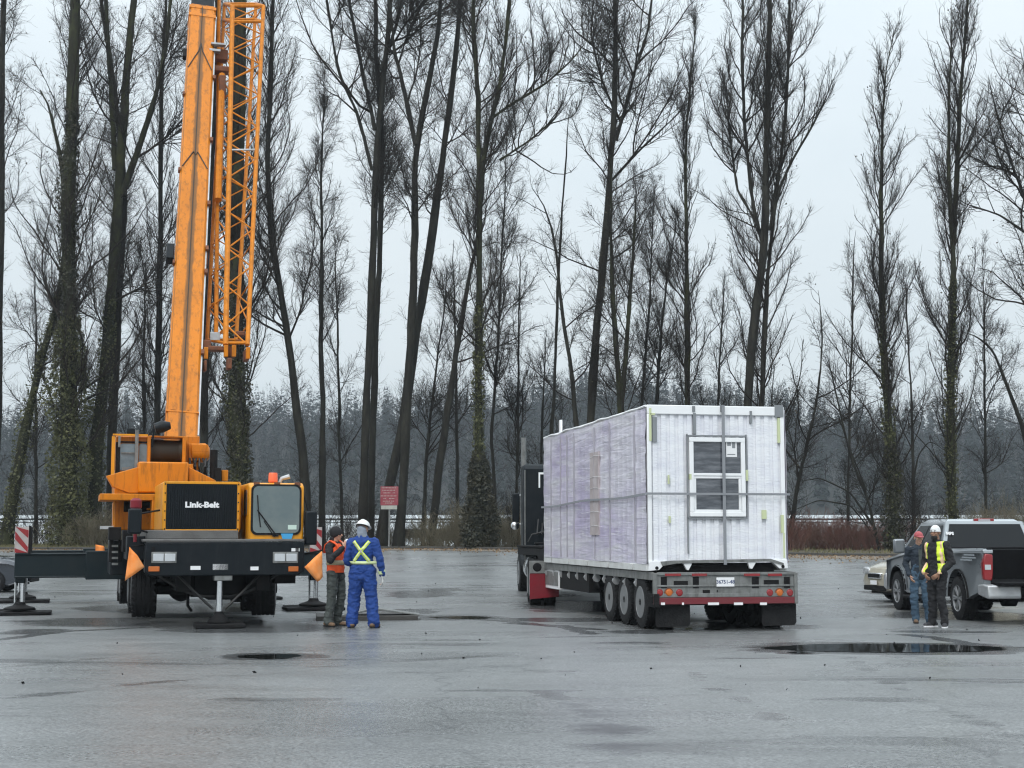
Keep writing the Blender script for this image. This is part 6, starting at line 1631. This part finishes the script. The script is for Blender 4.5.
def person(label, x, y, deg, H, sk, P, top, bot, shoe, bulk=1.0, legw=1.0, skin='skin', topname='jacket', beard=False, group=None):
    """figure facing local -y; P holds the joints of the pose at height 1.78"""
    t = thing('person', label, 'person', (x, y, 0), R(deg)); k = H / 1.78
    t.scale = (k, k, k)
    J = dict(hip=(0, 0, .95), chest=(0, .01, 1.30), neck=(0, .02, 1.49), head=(0, -.015, 1.64),
             shL=(.185, .02, 1.42), shR=(-.185, .02, 1.42), elL=(.25, .05, 1.13), elR=(-.25, .05, 1.13), wrL=(.25, -.05, .89), wrR=(-.25, -.05, .89),
             hpL=(.095, 0, .92), hpR=(-.095, 0, .92), knL=(.11, -.03, .50), knR=(-.11, -.03, .50), anL=(.115, .03, .09), anR=(-.115, .03, .09),
             hdL=(0, -.1, -1), hdR=(0, -.1, -1), pnL=(-1, 0, 0), pnR=(1, 0, 0), look=0.0, tilt=0.0, feetL=0., feetR=0.)
    J.update(P); V = {a: (Vector(b) if isinstance(b, (tuple, list)) else b) for a, b in J.items()}
    hm = Matrix.Translation(V['head']) @ Matrix.Rotation(V['look'], 4, 'Z') @ Matrix.Rotation(V['tilt'], 4, 'X')
    bm = bmesh.new()
    ell(bm, hm @ Vector((0, .010, .035)), (.076, .094, .090), hm.to_3x3().to_4x4()); ell(bm, hm @ Vector((0, -.012, -.045)), (.060, .070, .066), hm.to_3x3().to_4x4())
    ell(bm, hm @ Vector((0, -.045, -.085)), (.034, .034, .030)); cap(bm, hm @ Vector((0, -.083, .012)), hm @ Vector((0, -.105, -.022)), .009, .015, n=8)
    for e in (-1, 1):
        ell(bm, hm @ Vector((e * .078, .012, -.005)), (.010, .020, .032)); ell(bm, hm @ Vector((e * .030, -.078, .028)), (.022, .012, .008)); ell(bm, hm @ Vector((e * .042, -.058, -.02)), (.022, .022, .02))
    ell(bm, hm @ Vector((0, -.086, -.052)), (.024, .010, .008))
    chain(bm, [V['chest'] + Vector((0, 0, .1)), V['neck'], hm @ Vector((0, .01, -.03))], [.07, .058, .055])
    chain(bm, [V['hip'], (V['hip'] + V['chest']) / 2, V['chest']], [.15, .135, .155], .68)
    cap(bm, V['shL'], V['shR'], .06, .06)
    for s_, e in (('L', 1), ('R', -1)):
        chain(bm, [V['sh' + s_], V['el' + s_], V['wr' + s_]], [.054, .041, .026]); hand(bm, V['wr' + s_], V['hd' + s_], V['pn' + s_], J.get('curl' + s_, .45), 1.0, thumb=J.get('th' + s_, 1))
        chain(bm, [V['hp' + s_], V['kn' + s_], V['an' + s_]], [.082, .054, .038])
        fd = Vector((math.sin(V['feet' + s_]), -math.cos(V['feet' + s_]), 0)); cap(bm, V['an' + s_] + Vector((0, 0, -.05)), V['an' + s_] + fd * .14 + Vector((0, 0, -.06)), .032, .028, .8)
    body = remesh('body', bm, .0065, M[skin], t, 2)
    # eyes, brows, mouth
    m = MB()
    for e in (-1, 1):
        c = hm @ Vector((e * .030, -.0905, .022)); b2 = bmesh.new(); ell(b2, c, (.012, .005, .006), n=8); me_ = [v.co.copy() for v in b2.verts]; fs = [tuple(v.index for v in f.verts) for f in b2.faces]; b2.verts.index_update(); fs = [tuple(v.index for v in f.verts) for f in b2.faces]; m.add(me_, fs); b2.free()
        a = hm @ Vector((e * .016, -.0905, .043)); b_ = hm @ Vector((e * .048, -.082, .045)); m.tube([a, b_], .0045, 6)
    m.build('eyes_and_brows', M['hair'], body)
    # trousers
    bm = bmesh.new(); lw = legw
    for s_ in 'LR':
        kn, an = V['kn' + s_], V['an' + s_]
        chain(bm, [V['hp' + s_] + Vector((0, 0, .02)), V['hp' + s_] * .5 + kn * .5, kn, kn * .45 + an * .55, an + Vector((0, 0, .02))], [.098 * lw, .090 * lw, .076 * lw, .074 * lw, .070 * lw], .95)
        cap(bm, an + Vector((0, -.01, .05)), an + Vector((0, -.02, .0)), .072 * lw, .076 * lw)
    chain(bm, [V['hip'] + Vector((0, 0, -.04)), V['hip'] + Vector((0, 0, .12))], [.158 * lw ** .5, .15], .74)
    tr_ = remesh('trousers', bm, .010, M[bot], t, 3, .019, 3 + x)
    # jacket
    bm = bmesh.new(); bk = bulk; wz = V['hip'] + Vector((0, 0, J.get('hem', -.03)))
    chain(bm, [wz, (wz + V['chest']) / 2, V['chest'], V['chest'] + Vector((0, .01, .09))], [.165 * bk, .158 * bk, .175 * bk, .15 * bk], .74)
    chain(bm, [V['chest'] + Vector((0, 0, .08)), V['neck'] + Vector((0, 0, .0))], [.11, .072], .9)
    cap(bm, V['shL'] * .88 + V['shR'] * .12, V['shL'] * .12 + V['shR'] * .88, .074 * bk, .074 * bk)
    for s_ in 'LR':
        chain(bm, [V['sh' + s_], V['sh' + s_] * .5 + V['el' + s_] * .5, V['el' + s_], V['wr' + s_] * .92 + V['el' + s_] * .08], [.075 * bk, .066 * bk, .060 * bk, .047 * bk])
    jk = remesh(topname, bm, .010, M[top], t, 3, .018, 9 + x)
    # shoes
    for s_ in 'LR':
        fd = Vector((math.sin(V['feet' + s_]), -math.cos(V['feet' + s_]), 0)); a = V['an' + s_]; a = Vector((a.x, a.y, 0))
        bm = bmesh.new(); cap(bm, a + Vector((0, 0, .055)) - fd * .04, a + fd * .155 + Vector((0, 0, .042)), .052, .044, .86, side=fd.cross(Vector((0, 0, 1)))); cap(bm, a + Vector((0, 0, .06)), a + Vector((0, 0, .13)), .055, .056)
        # flat sole
        g = bmesh.ops.bisect_plane(bm, geom=bm.verts[:] + bm.edges[:] + bm.faces[:], plane_co=(0, 0, .012), plane_no=(0, 0, -1), clear_outer=True)
        bmesh.ops.holes_fill(bm, edges=[e for e in bm.edges if e.is_boundary])
        so = remesh('shoe', bm, .009, M[shoe], t, 2)
        m = MB(); o_ = [a + fd * u + fd.cross(Vector((0, 0, 1))) * w_ for u, w_ in ((-.085, -.03), (-.09, .03), (-.02, .046), (.10, .052), (.18, .035), (.20, 0), (.18, -.035), (.10, -.052), (-.02, -.046))]
        m.prism([(p.x, p.y) for p in o_], 'z', .002, .026); m.build('sole', M[J.get('sole', 'rubber')], so, bevel=.004)
    return t, V, hm, body, jk, tr_
M['hivis'] = mat('yellow-green hi-vis', (.72, .92, .06), .6); M['hiorange'] = mat('orange hi-vis fabric', (.90, .11, .02), .7, dirt=.2)
M['reflect'] = mat('reflective tape', (.62, .60, .50), .35, dirt=.2); M['yreflect'] = mat('pale yellow reflective tape', (.62, .72, .38), .4)
M['coverall'] = mat('royal blue coverall', (.008, .045, .22), .8, dirt=.4, dirtcol=(.012, .03, .10), scale=7, bump=.2)
M['blackcloth'] = mat('black cloth', (.012, .012, .014), .85, bump=.2); M['greencloth'] = mat('dark grey-green work trousers', (.060, .070, .066), .85, dirt=.4, scale=6, bump=.2)
M['denimd'] = mat('dark denim jacket', (.018, .028, .042), .85, dirt=.15, scale=8, bump=.2); M['denim'] = mat('blue jeans', (.045, .085, .13), .85, col2=(.058, .10, .15), scale=7, bump=.2)
M['boot'] = mat('brown work boot', (.17, .10, .055), .6, dirt=.4, scale=14); M['trainer'] = mat('dark trainer', (.03, .03, .035), .6); M['redcap'] = mat('faded red cap', (.38, .07, .08), .9, dirt=.3, dirtcol=(.5,.3,.3), scale=20); M['whitecap'] = mat('white knitted cap', (.75, .75, .74), .9, bump=.5, bscale=60)
M['helmet'] = mat('white hard hat', (.78, .78, .76), .3, dirt=.15); M['glove'] = mat('white work glove', (.60, .60, .58), .8, dirt=.3, scale=20); M['scarf'] = mat('grey scarf', (.22, .25, .30), .9)
def gpos(px, py): 
    d = ray(px, py); t_ = -CZ / d.z; return d.x * t_, d.y * t_
def dome(bm, hm, c, r, cut, rot=0):
    g = bmesh.ops.create_uvsphere(bm, u_segments=20, v_segments=14, radius=1)
    vs = g['verts']; bmesh.ops.transform(bm, matrix=Matrix.Diagonal((*r, 1)), verts=vs)
    bmesh.ops.bisect_plane(bm, geom=bm.verts[:] + bm.edges[:] + bm.faces[:], plane_co=(0, 0, cut), plane_no=(0, -rot, -1), clear_outer=True)
    bmesh.ops.transform(bm, matrix=hm @ Matrix.Translation(c), verts=bm.verts[:])
def shell(name, bm, material, parent, th=.006):
    me = bpy.data.meshes.new(name); bm.to_mesh(me); bm.free(); me.shade_smooth(); me.materials.append(material); o = link(name, me, parent)
    s_ = o.modifiers.new('t', 'SOLIDIFY'); s_.thickness = th; return o

# -- worker in the orange vest, side-on, one hand up at his mouth
x, y = gpos(335, 626.5)
t, V, hm, body, jk, tr_ = person('man in orange vest and black hood beside the crane, one hand at his face', x, y, 62, 1.76, None,
    dict(elR=(-.30, -.08, 1.17), wrR=(-.12, -.25, 1.41), hdR=(.55, -.1, .8), pnR=(.6, .7, -.1), thR=1, elL=(.24, -.05, 1.14), wrL=(.12, -.24, 1.10), hdL=(-.7, -.6, 0), pnL=(-.3, .6, -.6), tilt=.05, curlR=.8, look=.1,
         knL=(.12, -.04, .50), anL=(.13, .05, .09), knR=(-.10, .01, .50), anR=(-.13, .07, .09), feetL=.25, feetR=-.3), 'blackcloth', 'greencloth', 'boot', 1.0, 1.12)
bm = bmesh.new()
chain(bm, [V['hip'] + Vector((0, 0, -.10)), V['chest'], V['chest'] + Vector((0, .01, .05))], [.185, .192, .178], .76)
vest = remesh('vest', bm, .011, M['hiorange'], t, 3, .010)
b2 = bmesh.new(); b2.from_mesh(vest.data); bmesh.ops.bisect_plane(b2, geom=b2.verts[:] + b2.edges[:] + b2.faces[:], plane_co=(0, 0, .955), plane_no=(0, 0, -1), clear_outer=True); bmesh.ops.holes_fill(b2, edges=[e for e in b2.edges if e.is_boundary]); b2.to_mesh(vest.data); b2.free(); vest.data.set_sharp_from_angle(angle=R(50))
M['tanband'] = mat('dirty tan reflective band', (.50, .42, .26), .5, dirt=.4, scale=8); belt('reflective_band', vest, 1.13, .085, M['tanband'])
for e in (-1, 1):
    m = MB(); P = [(e * .12, .16, 1.30), (e * .14, .12, 1.44), (e * .135, .02, 1.515), (e * .12, -.10, 1.45), (e * .10, -.16, 1.30)]; P = [Vector(p) for p in P]
    vs = []
    for p in P: vs += [p + Vector((-.035, 0, 0)), p + Vector((.035, 0, 0))]
    m.add(vs, [(2 * i, 2 * i + 1, 2 * i + 3, 2 * i + 2) for i in range(4)]); o = m.build('shoulder_strap', M['hiorange'] if e < 5 else None, vest, recalc=False, smooth=80)
    so = o.modifiers.new('t', 'SOLIDIFY'); so.thickness = .012
    m = MB(); vs = []
    for p in P: q = Vector((0, .02, 1.4)); n_ = (p - q).normalized() * .012; vs += [p + n_ + Vector((-.016, 0, 0)), p + n_ + Vector((.016, 0, 0))]
    m.add(vs, [(2 * i, 2 * i + 1, 2 * i + 3, 2 * i + 2) for i in range(4)]); o2 = m.build('strap_tape', M['reflect'], o, recalc=False, smooth=80)
bm = bmesh.new(); dome(bm, hm, Vector((0, .018, .02)), (.100, .118, .118), -.095, .55); ell(bm, hm @ Vector((0, .06, -.09)), (.085, .06, .06)); shell('hood', bm, M['blackcloth'], t)
m = MB(); m.box(-.03, .03, -.02, .02, -.05, .05); rd = m.build('cup', M['white'], None, bevel=.015); rd.location = Vector((x, y, 0)) + (Matrix.Rotation(R(62), 3, 'Z') @ Vector((-.045, -.27, 1.50))) * (1.76 / 1.78); rd.name = 'drinking_cup'
tag(rd, 'small pale cup held at the mouth of the man in the orange vest', 'cup')
# -- the man in blue coveralls, seen from behind
x, y = gpos(362, 628)
t, V, hm, body, jk, tr_ = person('man in blue coveralls and white hard hat, yellow X across his back', x, y, 174, 1.86, None,
    dict(elL=(.27, .02, 1.10), wrL=(.10, -.20, 1.02), elR=(-.30, .05, 1.13), wrR=(-.33, -.02, .86), hdR=(-.05, -.10, -1), pnR=(1, 0, 0), curlR=.5, hdL=(-.6, -.5, -.2), tilt=.35, look=-.35,
         shL=(.195, .02, 1.40), shR=(-.195, .02, 1.42), knR=(-.15, -.02, .50), anR=(-.20, .04, .09), knL=(.14, -.03, .50), anL=(.17, .03, .09), feetL=.35, feetR=-.3, hem=.03), 'coverall', 'coverall', 'boot', 1.12, 1.36, topname='coverall_top')
B_ = (0, -1, 0)
m_y = M['hivis']
for (a, b_) in (((-.13, 1, 1.43), (.13, 1, 1.10)), ((.13, 1, 1.43), (-.13, 1, 1.10))):
    ribbon('reflective_cross', jk, [(a[0], 0, a[2]), (b_[0], 0, b_[2])], (0, -1, 0), .052, M['hivis'], .008); ribbon('silver_stripe', jk, [(a[0], 0, a[2]), (b_[0], 0, b_[2])], (0, -1, 0), .020, M['reflect'], .012)
belt('reflective_band', jk, 1.075, .050, M['yreflect'])
wv = (V['wrR'] * .75 + V['elR'] * .25)
m = MB(); dd = (V['wrR'] - V['elR']).normalized(); m.tube([wv - dd * .02, wv + dd * .03], [.062, .060], 16); m.build('cuff_band', M['yreflect'], jk)
bm = bmesh.new(); hand(bm, V['wrR'], V['hdR'], V['pnR'], .5, 1.16); cap(bm, V['wrR'] - dd * .05, V['wrR'] + dd * .02, .042, .036); remesh('glove', bm, .006, M['glove'], t, 2)
bm = bmesh.new(); dome(bm, hm, Vector((0, .012, .045)), (.108, .130, .100), -.012); hh = shell('hard_hat', bm, M['helmet'], t)
m = MB(); rim_ = [hm @ Vector((.122 * math.cos(a), .012 + (.150 if math.sin(a) < 0 else .138) * math.sin(a), .036)) for a in np.linspace(0, 2 * math.pi, 33)[:-1]]; m.tube(rim_ + [rim_[0]], .007, 6); m.tube([hm @ Vector((0, .012 + .13 * math.cos(a), .045 + .103 * math.sin(a))) for a in np.linspace(.2, 2.9, 12)], .008, 6); m.build('brim', M['helmet'], hh)
m = MB(); m.tube([hm @ Vector((.108 * math.cos(a), .012 + .128 * math.sin(a), .024)) for a in np.linspace(.2, 2.94, 14)], .010, 6); m.build('hat_band', M['blackcloth'], hh)
bm = bmesh.new(); cap(bm, V['neck'] + Vector((0, .02, -.01)), hm @ Vector((0, .045, -.03)), .082, .080); remesh('hood', bm, .01, M['scarf'], t, 3, .01)
# -- man in the red cap and denim
x, y = gpos(921, 623.5)
t, V, hm, body, jk, tr_ = person('man in red cap, dark denim jacket and blue jeans before the pickup door', x, y, -6, 1.68, None,
    dict(elR=(-.25, .07, 1.14), wrR=(-.20, -.08, .92), hdR=(.3, -.4, -.8), elL=(.24, .05, 1.14), wrL=(.18, -.10, .93), hdL=(-.3, -.3, -.8), knL=(.10, -.05, .50), anL=(.16, .0, .09), knR=(-.12, -.03, .50), anR=(-.09, .05, .09), feetL=.3, feetR=-.1, look=.15, tilt=.1), 'denimd', 'denim', 'boot', .98, 1.02)
bm = bmesh.new(); dome(bm, hm, Vector((0, .012, .035)), (.088, .106, .095), -.005); cp = shell('cap', bm, M['redcap'], t)
m = MB(); m.add([hm @ Vector(q) for q in ((-.075, -.075, .045), (-.05, -.145, .03), (0, -.165, .028), (.05, -.145, .03), (.075, -.075, .045), (0, -.09, .052))], [(0, 1, 5), (1, 2, 5), (2, 3, 5), (3, 4, 5)]); o = m.build('cap_peak', M['redcap'], cp, recalc=False); so = o.modifiers.new('t', 'SOLIDIFY'); so.thickness = .006
m = MB(); m.prism([(-.03, 1.0), (.03, 1.0), (.035, 1.42), (-.035, 1.42)], 'y', -.155, -.148); m.build('shirt_front', M['greencloth'], jk)
bm = bmesh.new(); ell(bm, hm @ Vector((0, .03, -.01)), (.080, .082, .06)); remesh('hair', bm, .008, M['scarf'], t, 2)
# -- bearded man in the white cap and yellow vest
x, y = gpos(938.5, 627.5)
t, V, hm, body, jk, tr_ = person('bearded man in white knitted cap, black clothes and open yellow vest', x, y, -46, 1.78, None,
    dict(elR=(-.26, .06, 1.13), wrR=(-.16, -.14, .94), hdR=(.5, -.3, -.6), pnR=(.5, .6, 0), elL=(.26, .05, 1.13), wrL=(.14, -.16, .94), hdL=(-.6, -.3, -.5), pnL=(-.5, .6, 0), knL=(.09, -.04, .50), anL=(.12, .02, .09), knR=(-.09, -.02, .50), anR=(-.13, .05, .09), feetL=.4, feetR=-.4, look=.1, sole='white', hem=-.10), 'blackcloth', 'blackcloth', 'trainer', 1.05, 1.0, skin='skinb')
bm = bmesh.new(); dome(bm, hm, Vector((0, .012, .040)), (.084, .101, .098), -.02); ce = shell('knitted_cap', bm, M['whitecap'], t, .008)
m = MB(); m.tube([hm @ Vector((.084 * math.cos(a), .012 + .101 * math.sin(a), .026)) for a in np.linspace(0, 2 * math.pi, 25)], .010, 8, cap=False); m.build('cap_cuff', M['whitecap'], ce)
bm = bmesh.new(); ell(bm, hm @ Vector((0, -.045, -.078)), (.058, .052, .052)); ell(bm, hm @ Vector((0, -.03, -.11)), (.045, .045, .05)); remesh('beard', bm, .008, M['hair'], body, 2, .006)
M['vestpale'] = mat('sun-bleached vest edge', (.80, .55, .35), .7)
for e in (-1, 1):
    P = [(e * .105, 1.49), (e * .125, 1.35), (e * .13, 1.10), (e * .135, .88)] if e > 0 else [(-.125, 1.49), (-.155, 1.35), (-.155, 1.10), (-.16, .88)]
    wd_ = .10 if e > 0 else .045
    ribbon('vest_panel', jk, [(p[0], 0, p[1]) for p in P], (0, 1, 0), wd_, M['hivis'], .012); ribbon('vest_tape', jk, [(p[0] + e * .02, 0, p[1]) for p in P], (0, 1, 0), .035, M['vestpale'], .018)
    ribbon('vest_hem', jk, [(p[0], 0, p[1]) for p in ((P[3][0], .96), (P[3][0], .87))], (0, 1, 0), wd_ * 1.1, M['vestpale'], .020)
ribbon('vest_back', jk, [(0, 0, 1.47), (0, 0, .88)], (0, -1, 0), .26, M['hivis'], .012)

# ------------------------------------------------------------------ timber mats, sign, pontoon
def mats():
    x, y = gpos(366, 619)
    t = thing('crane_mat', 'low stack of dark mats and steel plate on the ground behind the two workers', 'crane mat', (x, y, 0), R(8))
    for k in range(5):
        MB().box(-.95, .95, -.6 + k * .24, -.38 + k * .24, .0, .09).build('board', M['wetwood'], t, bevel=.01)
    m = MB(); m.prism([(-.5, .095), (.15, .23), (1.02, .10), (1.0, .08), (.15, .19), (-.5, .07)], 'y', -.45, .1); m.build('steel_plate', M['gal'], t, bevel=.005)
mats()
sp = at(389.3, 510, 74.9); gzs = float(gz(sp.x, 74.9))
sg = thing('warning_sign', 'faded red sign with a pale lower strip on a grey post among the trees', 'sign', (sp.x, 74.9, gzs))
zt_, zb2_ = at(389, 486.5, 74.9).z - gzs, at(389, 509.3, 74.9).z - gzs; zm_ = at(389, 505.3, 74.9).z - gzs
M['signred'] = mat('faded red sign face', (.24, .03, .045), .6, dirt=.45, dirtcol=(.40, .16, .17), scale=4); M['signpale'] = mat('weathered pale sign strip', (.40, .40, .36), .6, dirt=.4)
m = MB(); m.box(-.035, .035, .0, .06, -.2, zt_ - .1); m.build('post', M['gal'], sg)
m = MB(); m.box(-.46, .46, -.03, -.003, zm_, zt_); fc = m.build('sign_face', M['signred'], sg, bevel=.01)
m = MB(); m.box(-.43, .40, -.03, -.003, zb2_, zm_ - .01); m.build('lower_strip', M['signpale'], sg)
m = MB()
hgt = zt_ - zm_
for zz, xa, xb in ((.93, -.40, .42), (.80, -.36, .36), (.66, -.30, .12), (.66, .17, .33), (.50, -.44, .40), (.36, -.30, -.08), (.36, -.02, .28), (.22, -.33, .05), (.22, .10, .30), (.12, -.2, .2)):
    n_ = int((xb - xa) / .075)
    for k in range(n_): m.box(xa + k * .075, xa + k * .075 + .05, -.034, -.0305, zm_ + hgt * zz - .018, zm_ + hgt * zz + .018)
m.build('lettering', M['signpale'], fc)
# pontoon walkway across the river
m = MB(); zp = float(riv(0, 250)); m.box(-120, 75, 249, 250.2, zp + .45, zp + .72); m.box(-120, 75, 249.2, 250, zp + .0, zp + .10)
pw = thing('pontoon', 'long thin dark pontoon rail crossing the pale river behind the trunks', 'pontoon', (0, 0, 0)); m.build('walkway', M['chassis'], pw)
for k in range(14): 
    xx = -115 + k * 14.3; MB().lathe([(zp - 1, .22), (zp + 1.0, .22)], (xx, 249.6, 0), 'z', 8).build('pile', M['wetwood'], pw)
m = MB(); z1_ = float(riv(0, 140)); m.prism([(-11.5, z1_ - .1), (-11.2, z1_ + .75), (-1.4, z1_ + .75), (-1.0, z1_ - .1)], 'y', 139, 142); m.box(-10.8, -1.8, 139.3, 141.7, z1_ + .75, z1_ + .85)
tag(m.build('barge', M['chassis'], bevel=.05), 'low dark barge moored behind the trunks right of the red sign', 'barge')

# pieces that are separate in the place become separate parts
def separate(o):
    me = o.data; n = len(me.vertices); par = list(range(n))
    def find(a):
        while par[a] != a: par[a] = par[par[a]]; a = par[a]
        return a
    for e in me.edges:
        a, b = find(e.vertices[0]), find(e.vertices[1])
        if a != b: par[a] = b
    groups = {}
    for p in me.polygons: groups.setdefault(find(p.vertices[0]), []).append(p)
    if len(groups) < 2 or len(groups) > 60: return
    first = True; name = o.name.split('.')[0]
    for ps in groups.values():
        mp = {}; vs = []; fs = []
        for p in ps:
            f = []
            for v in p.vertices:
                if v not in mp: mp[v] = len(vs); vs.append(me.vertices[v].co.copy())
                f.append(mp[v])
            fs.append(f)
        nm = bpy.data.meshes.new(name); nm.from_pydata(vs, [], fs); finish(nm, 35); nm.materials.append(me.materials[0])
        if first: keep = nm; first = False; continue
        c = o.copy(); COL.objects.link(c); c.data = nm; c.parent = o.parent
        for k in ('label', 'category'):
            if k in c: del c[k]
    o.data = keep
SPLIT = 'hanging_bracket stake_pocket tail_wing side_step boom_collar marker_lamps base_foot green_tape grey_tape white_reflector red_reflector wall_seam lashing_hole rust_bracket fork_end pin_lug bright_bracket fenders leaf_springs air_lines rear_pillar door_handle base_rail side_rail strap_winches bumper_step rear_bumper frame_rails wheel_arch flag_rod window_trim inner_strut hydraulic_hoses hoses bed_rail side_decal tool_locker turntable_body drum_frame bumper_bolts hinge_bolts board_post grille_frame driveline suspension'.split()
for o in list(SC.objects):
    if o.type == 'MESH' and o.name.split('.')[0] in SPLIT and not o.children: separate(o)
RN = dict(fenders='fender', boom_side_pipe='boom_side_pipe', marker_lamps='marker_lamp', strap_winches='strap_winch', leaf_springs='leaf_spring', hoses='hose', hydraulic_hoses='hydraulic_hose', air_lines='air_line', frame_rails='frame_rail', bumper_bolts='bumper_bolt', hinge_bolts='hinge_bolt')
for o in list(SC.objects):
    s = o.name.split('.')[0]
    if s in RN: o.name = RN[s]
# ------------------------------------------------------------------ the misty air
M_h = bpy.data.materials.new('haze'); M_h.use_nodes = True
nt = M_h.node_tree; nt.nodes.clear()
out = nt.nodes.new('ShaderNodeOutputMaterial'); pv = nt.nodes.new('ShaderNodeVolumePrincipled')
pv.inputs['Color'].default_value = (.82, .90, .97, 1); pv.inputs['Density'].default_value = .00034; pv.inputs['Anisotropy'].default_value = .2
nt.links.new(pv.outputs[0], out.inputs['Volume'])
b = MB().box(-450, 450, -40, 760, -4, 120).build('haze', M_h, smooth=0)
tag(b, 'thin winter mist filling the air over the lot and the river', 'haze', kind='stuff')
